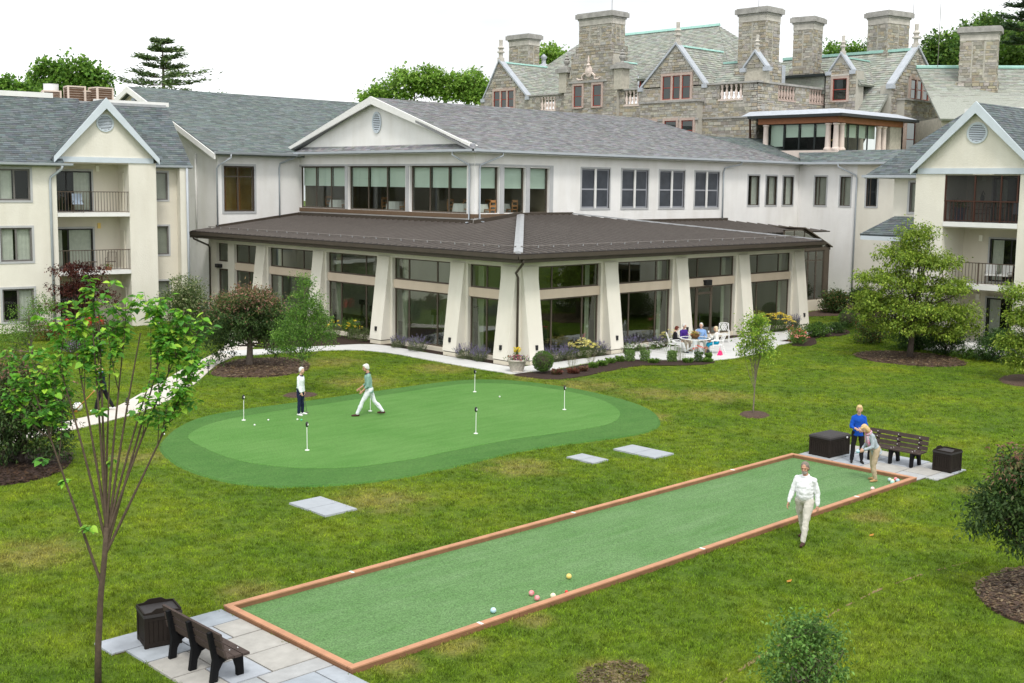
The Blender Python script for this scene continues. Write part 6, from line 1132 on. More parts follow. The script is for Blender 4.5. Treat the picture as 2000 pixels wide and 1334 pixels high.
def topiary(lab, x, y, r, pal=((.075,.15,.03),(.10,.19,.04),(.055,.12,.025))):
    t = thing('boxwood_ball', lab, 'shrub', (x,y,0)); b = B(); b.tube([(0,0,-.05),(.01,0,.18),(0,0,r)], [.035,.03,.02], 6); b.ball((0,0,.12+r), r*.86, 12, 8); b.obj('trunk', 'dark_bark', t); n = 2600; d = rng.normal(size=(n,3)); d /= np.linalg.norm(d, axis=1, keepdims=True); P_ = d*r*rng.uniform(.86,1.04,(n,1)); P_[:,2] += .12+r; leaf_mesh('foliage', P_, d+rng.normal(size=(n,3))*.5, d+rng.normal(size=(n,3))*.5, .055, .035, pick_cols(pal, n, .3), 'leaf', t)
topiary('clipped boxwood ball on a short stem beside the stone planter', -.83, -2.41, .42); topiary('clipped boxwood ball in mulch at the far tip of the patio', 24.2, -2.3, .5)
def clump(name, label, x, y, r, h, n, leafc, flowc, nf, group, fl=.05, spike=False, cat='flower', lean=.5, flat=False, lnw=(.16,.018)):
    """perennial: a fountain of stems and leaves with flower heads or spikes on top"""
    t = thing(name, label, cat, (x,y,.02), 0, group); a = rng.uniform(0,6.28,n); rr = r*np.sqrt(rng.random(n)); P_ = np.stack([rr*np.cos(a)*.55, rr*np.sin(a)*.55, rng.uniform(0,.55,n)*h], 1); A_ = np.stack([np.cos(a)*lean, np.sin(a)*lean, np.ones(n)], 1)+rng.normal(size=(n,3))*.35
    leaf_mesh('leaves', P_, A_, rng.normal(size=(n,3)), lnw[0]*rng.uniform(.6,1.3,n), lnw[1]*rng.uniform(.7,1.5,n), pick_cols(leafc, n, .25), 'leaf', t)
    a = rng.uniform(0,6.28,nf); rr = r*np.sqrt(rng.random(nf)); zt = h*(1-.35*(rr/r)**2)*rng.uniform(.85,1.1,nf); tipp = np.stack([rr*np.cos(a), rr*np.sin(a), zt], 1); b = B()
    for p in tipp: b.tube([(p[0]*.35,p[1]*.35,0), (p[0]*.8,p[1]*.8,p[2]*.6), tuple(p)], .004, 3, cap=False, col=leafc[0])
    b.obj('stems', 'leaf', t)
    if spike:
        k = 14; P2 = np.repeat(tipp, k, 0); dr = tipp/np.linalg.norm(tipp, axis=1, keepdims=True); P2 = P2-np.repeat(dr, k, 0)*rng.uniform(0,.45,(nf*k,1))*h*.8+rng.normal(size=(nf*k,3))*.012; leaf_mesh('blossoms', P2, rng.normal(size=(nf*k,3)), rng.normal(size=(nf*k,3)), .038, .028, pick_cols(flowc, nf*k, .25), 'petal', t)
    else:
        k = 9; P2 = np.repeat(tipp, k, 0)+rng.normal(size=(nf*k,3))*np.array([[fl*.4,fl*.4,fl*.1]]); leaf_mesh('blossoms', P2, rng.normal(size=(nf*k,3))*np.array([[1,1,.3]]), rng.normal(size=(nf*k,3))*.4+np.array([[0,0,1]]), fl*.9, fl*.7, pick_cols(flowc, nf*k, .15), 'petal', t)
    return t
LVL = [(.10,.13,.075),(.13,.16,.10),(.075,.10,.055)]; LVF = [(.20,.16,.33),(.26,.21,.40),(.15,.12,.26),(.30,.27,.42)]
for i, (x, y, r, h, lab) in enumerate([(-.62,7.6,.6,.65,'catmint clump with grey-violet spikes just right of the third buttress from the corner'),(-.66,6.1,.8,.8,'large catmint clump with grey-violet spikes in the middle of the wide left bay'),(-.62,2.7,.75,.75,'catmint clump left of the narrow corner bay'),(-.6,1.75,.55,.75,'catmint clump right against the left corner buttress'),(1.9,-.42,.75,.8,'catmint clump just right of the planter corner'),(2.9,-.35,.6,.75,'catmint clump left of the pale yellow daisies'),(4.95,-.42,.6,.8,'catmint clump leaning at the second right buttress'),(7.4,-.38,.75,.8,'catmint clump with teal-grey leaves behind the seated woman in black'),(9.4,-.35,.55,.6,'small catmint clump before the bay beside the patio chairs'),(21.6,-.4,.55,.9,'grey twiggy catmint at the last buttress')]): clump('catmint', lab, x, y, r, h, 520, LVL, LVF, 46, 'catmint along the glass front', spike=True)
clump('yellow_yarrow', 'pale yellow daisy clump in front of the first right bay', 3.85, -.42, .75, .85, 500, [(.07,.12,.03),(.09,.15,.04)], [(.80,.74,.25),(.85,.80,.40),(.78,.70,.16)], 60, None, .09)
clump('yellow_yarrow', 'loose yellow daisy clump behind the seated woman in black', 10.4, -.4, .6, .8, 320, [(.07,.12,.03),(.09,.15,.04)], [(.80,.74,.30)], 18, None, .08)
clump('yellow_daisies', 'deep yellow flower clump beside the last buttress of the patio', 19.9, -.45, .95, 1.0, 700, [(.06,.11,.03),(.08,.14,.035)], [(.85,.60,.03),(.85,.68,.10),(.80,.72,.20)], 70, None, .10)
for x, y, lab in [(8.7,-.9,'white daisies at the foot of the glass behind the empty chair'),(7.6,-.75,'white daisies left of the seated woman in black'),(6.9,-.7,'white daisies nearest the second right buttress')]: clump('white_daisies', lab, x, y, .45, .4, 160, [(.07,.12,.03)], [(.85,.85,.80)], 22, 'white daisies by the glass', .07)
for x, y, r, h, lab in [(-.55,11.3,.5,.95,'yellow-topped perennial left of the third left buttress'),(-.75,12.6,.45,.9,'yellow-topped grey perennial in the dark bed by the glass')]: clump('yarrow', lab, x, y, r, h, 260, [(.14,.17,.09),(.10,.14,.06)], [(.80,.62,.05)], 9, 'yellow perennials in the left bed', .09)
shrub('small_shrub', 'rounded bright green shrub in the dark bed by the third left bay', (-.3,11.9,.55), (.5,.5,.5), 1200, .07, FG); shrub('small_shrub', 'low green shrub against the fourth left buttress', (-.5,14.4,.6), (.7,.6,.55), 1500, .08, [(.09,.14,.04),(.12,.18,.05)]); shrub('small_shrub', 'small feathery plant at the third left buttress', (-.5,10.4,.4), (.35,.35,.4), 600, .06, [(.11,.15,.06)])
for x, y, r, h, lab in [(4.75,-2.5,.40,.85,'upright pale green sedum nearest the walk in the crescent bed'),(5.3,-2.95,.42,.85,'upright pale green sedum second along the crescent bed'),(6.15,-3.85,.40,.85,'upright pale green sedum before the seated woman in black')]: clump('sedum', lab, x, y, r, h, 650, [(.15,.25,.08),(.20,.31,.11),(.11,.20,.06)], [(.22,.32,.13)], 20, 'sedums in the crescent bed', .05, lnw=(.09,.04), lean=.35)
clump('rose', 'red-flowering rose bush in front of the patio table', 7.0, -4.7, .35, .8, 420, [(.05,.10,.03),(.07,.13,.03)], [(.70,.10,.07),(.75,.22,.15)], 8, None, .09, lnw=(.07,.05))
for x, y, r, h, c, lab in [(-.6,-3.0,.3,.3,[(.15,.06,.05),(.20,.10,.08),(.10,.10,.05)],'reddish low heuchera nearest the boxwood ball'),(.1,-3.3,.35,.3,[(.18,.07,.05),(.12,.05,.04)],'wide reddish heuchera in the crescent bed'),(.9,-3.15,.3,.28,[(.16,.07,.06),(.13,.10,.06)],'reddish heuchera beside the wispy grass'),(2.0,-2.75,.3,.32,FG,'low green plant third along the walk edge'),(2.7,-2.65,.32,.34,FG,'low green plant fourth along the walk edge'),(3.6,-2.35,.3,.3,FG,'lime-green low plant midway along the crescent bed'),(4.3,-2.3,.25,.36,FG,'small leafy plant left of the first sedum'),(5.2,-3.55,.35,.25,FG,'low spreading plant below the sedums'),(6.5,-4.5,.35,.28,FG,'low spreading plant left of the rose bush'),(7.3,-5.0,.3,.22,FG,'low spreading plant right of the rose bush'),(7.9,-4.6,.2,.5,FG,'iris-leaved plant at the tip of the crescent bed')]: clump('low_plant', lab, x, y, r, h, 220, c, c, 4, 'low plants in the crescent bed', .03, cat='plant', lean=1.2, lnw=(.13,.07))
for x, y, lab in [(.8,-2.6,'wispy bare-stemmed plant near the boxwood ball'),(2.3,-2.3,'wispy bare-stemmed plant between low green plants'),(6.6,-4.0,'wispy grass right of the third sedum')]: clump('wispy_grass', lab, x, y, .3, .75, 60, [(.20,.20,.12)], [(.24,.2,.22)], 16, 'wispy plants in the crescent bed', .02, cat='plant', lean=.3, lnw=(.3,.006))
shrub('peony', 'bushy green peony row in the far flower bed', (19.6,-3.0,.35), (1.5,.55,.4), 1800, .10, DG+FG); shrub('peony', 'green bush with rosy blooms at the far bed corner', (16.9,-3.6,.4), (.6,.5,.45), 900, .10, FG+[(.62,.16,.12)]); clump('daylily', 'strap-leaved daylily with coral blooms at the bed corner', 15.9, -4.3, .5, .7, 200, [(.10,.19,.05),(.13,.23,.06)], [(.75,.22,.15),(.72,.35,.28)], 9, None, .11, lnw=(.5,.03)); shrub('peony', 'small green bush at the inner corner of the far bed', (21.9,-2.9,.3), (.7,.5,.35), 800, .09, DG)
# ---------------------------------------------------------------- furniture and small things
def slat_bench(loc, rz, lab):
    t = thing('park_bench', lab, 'bench', loc, rz, 'benches at the ends of the court')
    prof = [(-.31,0),(-.19,0),(-.165,.17),(-.09,.29),(.03,.325),(.12,.28),(.165,.13),(.17,0),(.29,0),(.275,.405),(-.15,.385),(-.245,.84),(-.34,.83),(-.255,.36)]
    for i, u in enumerate((-.66,0,.66)):
        b = B(); b.extr([(u-.035, y, z) for y, z in prof], (.07,0,0)); b.obj('leg', 'bench_frame', t)
    for k, y in enumerate((.20,.05,-.09)): b = B(); b.box(-.92,y-.062,.405+.006*k,.92,y+.062,.445+.006*k); b.obj('seat_slat', 'bench_slat', t)
    for k, z in enumerate((.52,.66,.80)):
        y = -.165-(z-.40)*.205; b = B(); b.hexa([(-.92,y-.005,z-.055),(.92,y-.005,z-.055),(.92,y+.033,z-.048),(-.92,y+.033,z-.048),(-.92,y-.028,z+.055),(.92,y-.028,z+.055),(.92,y+.010,z+.062),(-.92,y+.010,z+.062)]); b.obj('back_slat', 'bench_slat', t)
    for u in (-.66,0,.66):
        for z in (.52,.66,.80): b = B(); b.ball((u,-.165-(z-.40)*.205+.034,z), .014, 6, 4); b.obj('bolt', 'bright_metal', t)
        for y in (.20,.05): b = B(); b.ball((u,y,.452), .012, 6, 4); b.obj('bolt', 'bright_metal', t)
    return t
slat_bench((-27.08,-20.27,.034), R(-90), 'dark slatted park bench seen from behind on the near flagstones'); slat_bench((-4.82,-20.62,.034), R(90), 'dark slatted park bench facing us behind the two women at the far end')
def resin_box(loc, rz, w, d, h, lab, tray=False):
    t = thing('storage_box', lab, 'storage box', loc, rz, 'brown resin storage boxes'); b = B(); b.box(-w/2+.02,-d/2+.02,0,w/2-.02,d/2-.02,h-.08); b.obj('body', 'box_brown', t)
    for sx in (-1,1):
        for sy in (-1,1): b = B(); b.box(sx*(w/2-.03)-.035,sy*(d/2-.03)-.035,-.0,sx*(w/2-.03)+.035,sy*(d/2-.03)+.035,h-.08); b.obj('corner_post', 'box_brown', t)
    for L, T0, q in ((w, Matrix.Translation((0,-d/2,0)), 0), (w, Matrix.Translation((0,d/2,0)) @ Matrix.Rotation(math.pi,4,'Z'), 0), (d, Matrix.Translation((-w/2,0,0)) @ Matrix.Rotation(R(-90),4,'Z'), 0), (d, Matrix.Translation((w/2,0,0)) @ Matrix.Rotation(R(90),4,'Z'), 0)):
        b = B(T0); b.box(-L/2+.06,.0,.02,L/2-.06,.03,.09); b.box(-L/2+.06,.0,h-.15,L/2-.06,.03,h-.08); b.obj('rail', 'box_brown', t)
        n = max(4, int(L/.09))
        for i in range(n): a = -L/2+.07+(L-.14)*i/n; b = B(T0); b.box(a+.006,.008,.09,a+(L-.14)/n-.006,.03,h-.15); b.obj('panel', 'box_brown', t)
    b = B(); b.box(-w/2-.015,-d/2-.015,h-.08,w/2+.015,d/2+.015,h-.03); b.obj('lid', 'box_lid', t)
    if tray:
        for sy in (-1,1): b = B(); b.extr([(x, sy*(d/2-.0)-.02*(sy > 0), z) for x, z in ((-w/2,h-.03),(w/2,h-.03),(w/2,h+.0),(w/2-.12,h+.01),(w/2-.2,h+.06),(-w/2+.2,h+.06),(-w/2+.12,h+.01),(-w/2,h+.0))], (0,.02,0)); b.obj('tray_side', 'box_brown', t)
        for sx in (-1,1): b = B(); b.box(sx*w/2-.012,-d/2+.02,h-.03,sx*w/2+.012,d/2-.02,h+.005); b.obj('tray_side', 'box_brown', t)
    else:
        b = B(); b.hexa([(-w/2-.015,-d/2-.015,h-.03),(w/2+.015,-d/2-.015,h-.03),(w/2+.015,d/2+.015,h-.03),(-w/2-.015,d/2+.015,h-.03),(-w/2+.04,-d/2+.04,h+.01),(w/2-.04,-d/2+.04,h+.01),(w/2-.04,d/2-.04,h+.01),(-w/2+.04,d/2-.04,h+.01)]); b.obj('lid_top', 'box_lid', t); b = B(); b.ball((w/2-.18,-d/2-.02,h-.09), .03, 8, 5); b.obj('latch', 'bright_metal', t)
resin_box((-27.12,-18.78,.034), R(-14), .62, .56, .62, 'brown resin storage box with raised tray rim beside the near bench', True); resin_box((-4.58,-22.12,.034), R(-4), .58, .56, .60, 'small brown resin storage box with tray rim right of the far bench', True); resin_box((-5.30,-18.78,.034), R(-4), 1.02, .72, .62, 'large brown resin chest with latch beside the woman in blue')
# balls
for k, c, c2 in (('ball_blue',(.10,.42,.62),(.75,.82,.84)),('ball_red',(.62,.06,.09),(.80,.45,.45)),('ball_cream',(.80,.72,.40),(.85,.80,.62)),('ball_yellow',(.72,.50,.10),(.82,.66,.25)),('ball_teal',(.08,.42,.36),(.70,.82,.78)),('ball_whitered',(.82,.78,.76),(.70,.25,.22)),('ball_mix',(.80,.70,.35),(.25,.50,.72))): mat(k, c, .4, .1, 9, col2=c2, stretch=(1,1,2.4))
mat('jack_red', (.65,.05,.04), .4, .05, 4)
def bocce(x, y, m, lab, r=.056): b = B(); b.ball((x,y,.012+r), r, 16, 10); b.obj('bocce_ball', m, smooth=True, label=lab, cat='ball', group='bocce balls on the court')
for x, y, m, lab in [(-21.9,-21.66,'ball_blue','blue and white marbled ball nearest the near bench'),(-20.7,-21.47,'ball_red','red marbled ball lying out from the boards beside its twin'),(-20.82,-21.74,'ball_red','red marbled ball touching the near side board'),(-20.5,-21.86,'ball_cream','cream ball half hidden behind the near board'),(-19.43,-21.28,'ball_yellow','yellow ball alone on the open turf'),(-8.25,-21.84,'ball_whitered','white and red ball between the walking man and the bending woman'),(-7.0,-21.66,'ball_mix','yellow and blue ball at the back of the pile by the end board'),(-6.82,-21.74,'ball_red','pink-red ball at the back of the pile by the end board'),(-6.93,-21.86,'ball_blue','pale blue ball at the right of the pile by the end board'),(-7.10,-21.80,'ball_cream','creamy ball in the middle of the pile by the end board'),(-7.23,-21.86,'ball_teal','teal ball at the front of the pile by the end board')]: bocce(x, y, m, lab)
bocce(-20.1,-21.84,'jack_red','small plain red target ball next to the near board', .034)
# putting flags and golf balls
for i, (x, y, lab) in enumerate([(-15.8,-3.1,'putting cup marker at the left end of the green'),(-16.79,-8.21,'putting cup marker nearest the camera on the green'),(-11.4,-9.73,'putting cup marker at the front right of the green'),(-6.24,-4.04,'putting cup marker at the back of the green below the planter'),(-6.27,-8.78,'putting cup marker at the right end of the green'),(-11.64,-4.55,'putting cup marker behind the walking man in sage')]):
    t = thing('cup_marker', lab, 'flagstick', (x,y,.055), random.uniform(-.4,.4), 'cup markers on the putting green'); b = B(); b.lathe([(.07,0),(.07,.012),(.02,.018)], n=12); b.obj('base', 'white_metal', t); b = B(); b.tube([(0,0,.01),(random.uniform(-.015,.015),0,.72)], .011, 6); b.obj('stick', 'white_metal', t); b = B(); b.tube([(0,0,.70),(0,0,.74),(0,0,.82),(0,0,.86)], [.018,.045,.045,.02], 8); b.obj('head', 'black_metal', t); b = B(); b.box(-.02,-.047,.755,.02,-.043,.81); b.obj('number_plate', 'white_metal', t)
for x, y, m, lab in [(-16.03,-4.13,'golf_white','white golf ball in front of the left cup marker'),(-15.24,-3.71,'golf_white','white golf ball between the left cup marker and the woman in white'),(-14.46,-4.26,'golf_white','white golf ball at the feet of the woman in white'),(-14.41,-4.42,'golf_green','green golf ball at the feet of the woman in white'),(-6.34,-5.53,'golf_white','white golf ball at the back of the green'),(-18.9,-3.5,'golf_white','white golf ball on the collar by the linden leaves')]: b = B(); b.ball((x,y,.055+.03), .03, 10, 7); b.obj('golf_ball', m, smooth=True, label=lab, cat='golf ball', group='golf balls on the green')
# patio set
TCX, TCY = 9.3, -2.75
t = thing('patio_table', 'round white metal patio table with glass top', 'table', (TCX,TCY,.031)); b = B(); n = 32
b.add([(r_*math.cos(6.2832*j/n), r_*math.sin(6.2832*j/n), z) for r_, z in ((.66,.72),(.76,.72),(.76,.69),(.66,.69)) for j in range(n)], [(i*n+j, ((i+1)%4)*n+j, ((i+1)%4)*n+(j+1)%n, i*n+(j+1)%n) for i in range(4) for j in range(n)]); b.obj('rim', 'white_metal', t)
b = B(); b.poly([(.66*math.cos(6.2832*j/n), .66*math.sin(6.2832*j/n), .71) for j in range(n)]); b.obj('glass_top', 'glass_table', t); b = B(); b.lathe([(.16,.68),(.13,.6),(.11,.3)], n=12); b.obj('pedestal', 'white_metal', t)
for i in range(4): a = .5+i*1.57; b = B(); b.tube([(.08*math.cos(a),.08*math.sin(a),.38),(.25*math.cos(a),.25*math.sin(a),.18),(.52*math.cos(a),.52*math.sin(a),.0)], .028, 6); b.obj('leg', 'white_metal', t)
t = thing('flower_basket', 'wicker bowl of yellow-green flowers on the patio table', 'basket', (TCX+.05,TCY+.05,.742)); b = B(); b.lathe([(.13,0),(.20,.08),(.23,.17),(.20,.17),(.1,.10)], n=16); b.obj('bowl', 'basket', t); n = 260; P_ = rng.normal(size=(n,3))*np.array([[.12,.12,.05]])+np.array([[0,0,.22]]); leaf_mesh('blooms', P_, rng.normal(size=(n,3)), rng.normal(size=(n,3))+np.array([[0,0,1]]), .07, .05, pick_cols([(.45,.45,.08),(.60,.50,.08),(.12,.22,.04),(.55,.20,.12)], n), 'petal', t)
def patio_chair(x, y, rz, lab):
    """white tube arm-chair with woven strap seat and back; faces local +y"""
    t = thing('patio_chair', lab, 'chair', (x,y,.031), rz, 'white patio chairs')
    for s in (-1,1):
        b = B(); b.tube([(s*.27,.25,0),(s*.27,.24,.62),(s*.27,.18,.65),(s*.27,-.18,.63),(s*.26,-.24,.60)], .017, 6); b.obj('arm_frame', 'white_metal', t)
        b = B(); b.tube([(s*.25,-.42,0),(s*.24,-.24,.42),(s*.24,-.27,.60),(s*.235,-.40,.93)], .017, 6); b.obj('back_leg', 'white_metal', t)
    b = B(); b.tube([(-.235,-.40,.93),(-.15,-.415,.97),(.15,-.415,.97),(.235,-.40,.93)], .017, 6); b.tube([(-.26,.24,.42),(.26,.24,.42)], .015, 6); b.tube([(-.24,-.24,.42),(.24,-.24,.42)], .015, 6); b.tube([(-.26,.24,.42),(-.24,-.24,.42)], .013, 6); b.tube([(.26,.24,.42),(.24,-.24,.42)], .013, 6); b.obj('seat_frame', 'white_metal', t)
    for i in range(7):
        a = -.21+.07*i; b = B(); b.box(a-.02,-.24,.425,a+.02,.24,.432); b.obj('seat_strap', 'white_metal', t)
    for i in range(5):
        for s in (-1,1):
            f = lambda u, v: (u, -.275-.125*v*1.05, .58+.36*v); u0 = -.2+.1*i; u1 = u0+s*.22; 
            if abs(u1) < .24: p, q = Vector(f(u0,0)), Vector(f(u1,1)); b = B(); w = Vector((.016,0,0)); b.extr([p-w, p+w, q+w, q-w], (0,.006+.004*s,0)); b.obj('back_strap', 'white_metal', t)
    return t
def face(v): return math.atan2(-v[0], v[1])
RV, FV = (.715,-.699), (.699,.715)
CH = {'A': (TCX-.98*.715, TCY+.98*.699, face((.715,-.699))), 'B': (TCX+.62*.699-.66*.715, TCY+.62*.715+.66*.699+.15, face((.0,-1.0))), 'C': (TCX+.92*.699+.42*.715, TCY+.92*.715-.42*.699, face((-.75,-.65))), 'D': (TCX+1.02*.715-.05, TCY-1.02*.699-.05, face((-.72,.55)))}
CH['B'] = (TCX+.95*.699-.42*.715, TCY+.95*.715+.42*.699, face((-.35,-.93)))
for k, lab in (('A','white patio chair under the woman in black'),('B','white patio chair under the woman in purple'),('C','white patio chair under the man in pale blue'),('D','white patio chair under the woman in turquoise')): patio_chair(CH[k][0], CH[k][1], CH[k][2], lab)
patio_chair(13.6,-1.35, face((-.8,-.6)), 'empty white patio chair close to the glass wall'); patio_chair(14.9,-2.75, face((.2,.98)), 'empty white patio chair with lattice back turned away from us')
t = thing('handbag', 'hot pink handbag on the patio floor by the table', 'bag', (9.62,-4.0,.031), .4); b = B(); b.hexa([(-.2,-.1,0),(.2,-.1,0),(.2,.1,0),(-.2,.1,0),(-.12,-.03,.22),(.14,-.03,.20),(.14,.03,.20),(-.12,.03,.22)]); b.obj('body', 'hot_pink', t); b = B(); b.tube([(-.08,0,.2),(-.05,0,.34),(.06,0,.34),(.09,0,.2)], .012, 5); b.obj('handle', 'hot_pink', t)
t = thing('handbag', 'black leather handbag beside the pink one', 'bag', (9.28,-3.55,.031), .8); b = B(); b.hexa([(-.17,-.1,0),(.17,-.1,0),(.17,.1,0),(-.17,.1,0),(-.12,-.05,.24),(.12,-.05,.24),(.12,.05,.24),(-.12,.05,.24)]); b.obj('body', 'black_leather', t); b = B(); b.tube([(-.08,0,.23),(-.05,0,.36),(.05,0,.36),(.08,0,.23)], .01, 5); b.obj('handle', 'black_leather', t)
# planter at the corner
t = thing('planter', 'stone urn planter with lattice pattern and yellow flowers at the hall corner', 'planter', (-1.40,-1.42,.03)); b = B(); b.lathe([(.26,0),(.29,.03),(.26,.07),(.30,.2),(.36,.42),(.38,.46),(.43,.48),(.43,.54),(.36,.54),(.33,.48)], n=24); b.obj('pot', 'pot_stone', t)
for s in (-1,1):
    for i in range(14): a = 6.2832*i/14; b = B(); b.tube([((.27+.012)*math.cos(a),(.27+.012)*math.sin(a),.08),((.312+.01)*math.cos(a+s*.22),(.312+.01)*math.sin(a+s*.22),.25),((.36+.01)*math.cos(a+s*.45),(.36+.01)*math.sin(a+s*.45),.42)], .012, 4); b.obj('lattice_strip', 'pot_stone', t)
n = 420; P_ = rng.normal(size=(n,3))*np.array([[.19,.19,.05]])+np.array([[0,0,.6]]); leaf_mesh('flowers', P_, rng.normal(size=(n,3)), rng.normal(size=(n,3))+np.array([[0,0,1]]), .08, .06, pick_cols([(.09,.16,.04),(.45,.06,.12),(.20,.06,.30),(.75,.70,.60),(.12,.2,.05)], n), 'petal', t, kind='stuff')
n = 60; a = rng.uniform(0,6.28,n); P_ = np.stack([.14*np.cos(a), .14*np.sin(a), rng.uniform(.85,1.02,n)], 1); leaf_mesh('yellow_blooms', P_, rng.normal(size=(n,3)), rng.normal(size=(n,3))+np.array([[0,0,1]]), .08, .07, pick_cols([(.85,.62,.02),(.85,.70,.10)], n), 'petal', t); b = B()
for i in range(14): b.tube([(0,0,.5),(P_[i,0],P_[i,1],P_[i,2])], .006, 3, cap=False, col=(.12,.2,.05))
b.obj('stems', 'leaf', t)
# path lights, stray ball
for x, y, lab in [(-17.95,.85,'black tiered path light near the walker on the path'),(-11.75,6.2,'black tiered path light beside the crabapple mulch')]:
    t = thing('path_light', lab, 'path light', (x,y,0), 0, 'path lights'); b = B(); b.tube([(0,0,-.05),(0,0,.28)], .016, 6); b.obj('stake', 'black_metal', t)
    for i in range(3): b = B(); b.lathe([(.03,.28+.065*i),(.085,.285+.065*i),(.04,.325+.065*i)], n=12); b.obj('tier', 'black_metal', t)
    b = B(); b.lathe([(.05,.475),(.03,.51),(.005,.53)], n=10); b.obj('cap', 'black_metal', t)
b = B(); b.ball((-19.1,2.2,.16), .16, 14, 9); b.obj('white_ball', 'white_paint', smooth=True, label='white ball lying in the grass beside the path', cat='ball')
# fallen leaves
for x, y, lab in [(-12.1,-23.95,'single orange fallen leaf right of the walking man'),(-16.3,-24.45,'single brown fallen leaf in the near lawn below the court')]: b = B(); b.add([(x-.09,y,.05),(x-.02,y-.05,.06),(x+.1,y,.07),(x,y+.06,.05)], [(0,1,2,3)], (.55,.25,.05)); b.obj('fallen_leaf', 'leaf', label=lab, cat='leaf')
# things on the balconies and ground terraces
def local_thing(T, name, lab, cat, p, rz=0, group=None): q = T @ Vector(p); return thing(name, lab, cat, tuple(q), math.atan2(T[1][0], T[0][0])+rz, group)
for i, (u, lab) in enumerate([(1.55,'red glazed garden stool nearest the maple trunk'),(2.55,'red glazed garden stool in the middle before the sliding door'),(3.2,'red glazed garden stool half hidden by linden leaves')]): t = local_thing(TB, 'garden_stool', lab, 'stool', (u,.5,.0), 0, 'red garden stools'); b = B(); b.lathe([(.17,0),(.20,.08),(.235,.28),(.20,.50),(.17,.56),(.02,.58)], n=18); b.obj('body', 'red_glaze', t, smooth=True); b = B(); b.lathe([(.205,.07),(.215,.085),(.205,.10)], n=18); b.lathe([(.205,.47),(.215,.485),(.2,.50)], n=18); b.obj('band', 'red_glaze', t)
def iron_chair(T, p, rz, lab, m='rail_brown', cush=None):
    t = local_thing(T, 'balcony_chair', lab, 'chair', p, rz)
    for s in (-1,1): b = B(); b.tube([(s*.25,.24,0),(s*.25,.24,.62),(s*.25,-.22,.62)], .014, 5); b.tube([(s*.23,-.3,0),(s*.23,-.22,.42),(s*.23,-.34,.92)], .014, 5); b.obj('frame', m, t)
    b = B(); b.box(-.25,-.22,.40,.25,.24,.425); b.obj('seat', m, t)
    b = B(); b.tube([(-.23,-.34,.92),(.23,-.34,.92)], .014, 5)
    for i in range(7): b.tube([(-.21+.07*i,-.23,.45),(-.21+.07*i,-.335,.90)], .008, 4)
    b.obj('backrest', m, t)
    if cush: b = B(); b.box(-.26,-.26,.43,.26,.25,.52); b.hexa([(-.26,-.30,.52),(.26,-.30,.52),(.26,-.2,.52),(-.26,-.2,.52),(-.25,-.40,1.0),(.25,-.40,1.0),(.25,-.31,1.0),(-.25,-.31,1.0)]); b.obj('cushion', cush, t)
mat('pale_blue_cloth', (.40,.48,.58), .9, .1, 5); mat('striped_cloth', (.70,.70,.68), .9, .25, 3, stretch=(14,.2,.2))
iron_chair(TB, (4.05,1.0,3.1), R(150), 'brown iron armchair on the middle left balcony'); iron_chair(TB, (2.35,.95,6.2), R(170), 'chair with pale blue throw on the top left balcony', 'rail_brown', 'pale_blue_cloth')
t = local_thing(TB, 'side_table', 'low iron table on the middle left balcony', 'table', (2.9,.8,3.1)); b = B(); b.lathe([(.35,.42),(.35,.45)], n=16); b.obj('top', 'rail_brown', t)
for i in range(3): b = B(); b.tube([(0,0,.42),(.28*math.cos(2.1*i),.28*math.sin(2.1*i),0)], .013, 5); b.obj('leg', 'rail_brown', t)
t = local_thing(TB, 'flower_pot', 'clay bowl of plants on the middle left balcony edge', 'flower pot', (3.7,.3,3.1)); b = B(); b.lathe([(.14,0),(.2,.16),(.16,.16)], n=14); b.obj('pot', 'terracotta_beam', t); n = 80; leaf_mesh('plant', rng.normal(size=(n,3))*.09+np.array([[0,0,.22]]), rng.normal(size=(n,3)), rng.normal(size=(n,3)), .1, .04, pick_cols(FG+[(.3,.12,.06)], n), 'leaf', t)
iron_chair(TRB, (11.6,1.0,3.35), R(200), 'dark armchair with white striped cushions on the right block balcony', 'machine_dark', 'striped_cloth'); iron_chair(TRB, (12.3,1.0,3.35), R(180), 'second dark armchair with white striped cushions on the right block balcony', 'machine_dark', 'striped_cloth')
iron_chair(TRB, (10.9,1.2,6.4), R(160), 'dark dining chair inside the screened balcony', 'machine_dark'); iron_chair(TRB, (12.7,1.2,6.4), R(200), 'pale cushioned chair inside the screened balcony', 'machine_dark', 'pale_blue_cloth')
t = local_thing(TRB, 'side_table', 'dark table inside the screened balcony', 'table', (11.7,1.1,6.4)); b = B(); b.box(-.45,-.35,.70,.45,.35,.74); b.obj('top', 'machine_dark', t)
for sx in (-1,1):
    for sy in (-1,1): b = B(); b.box(sx*.4-.02,sy*.3-.02,0,sx*.4+.02,sy*.3+.02,.70); b.obj('leg', 'machine_dark', t)
t = local_thing(TRB, 'tall_planter', 'tall dark blue planter with leafy plant on the screened balcony', 'planter', (10.0,.7,6.4)); b = B(); b.hexa([(-.16,-.16,0),(.16,-.16,0),(.16,.16,0),(-.16,.16,0),(-.22,-.22,.72),(.22,-.22,.72),(.22,.22,.72),(-.22,.22,.72)]); b.obj('pot', 'blue_pot', t); n = 160; leaf_mesh('plant', rng.normal(size=(n,3))*np.array([[.16,.16,.09]])+np.array([[0,0,.82]]), rng.normal(size=(n,3)), rng.normal(size=(n,3)), .13, .05, pick_cols(FG, n), 'leaf', t)
b = B(TRB); u = 10.35; b.ball((u,2.36,7.55), (.11,.03,.2), 10, 7); b.tube([(u-.06,2.36,7.7),(u+.02,2.36,7.95),(u+.12,2.36,7.75)], .025, 5); b.obj('wall_ornament', 'machine_dark', label='dark iron wall ornament inside the screened balcony', cat='ornament')
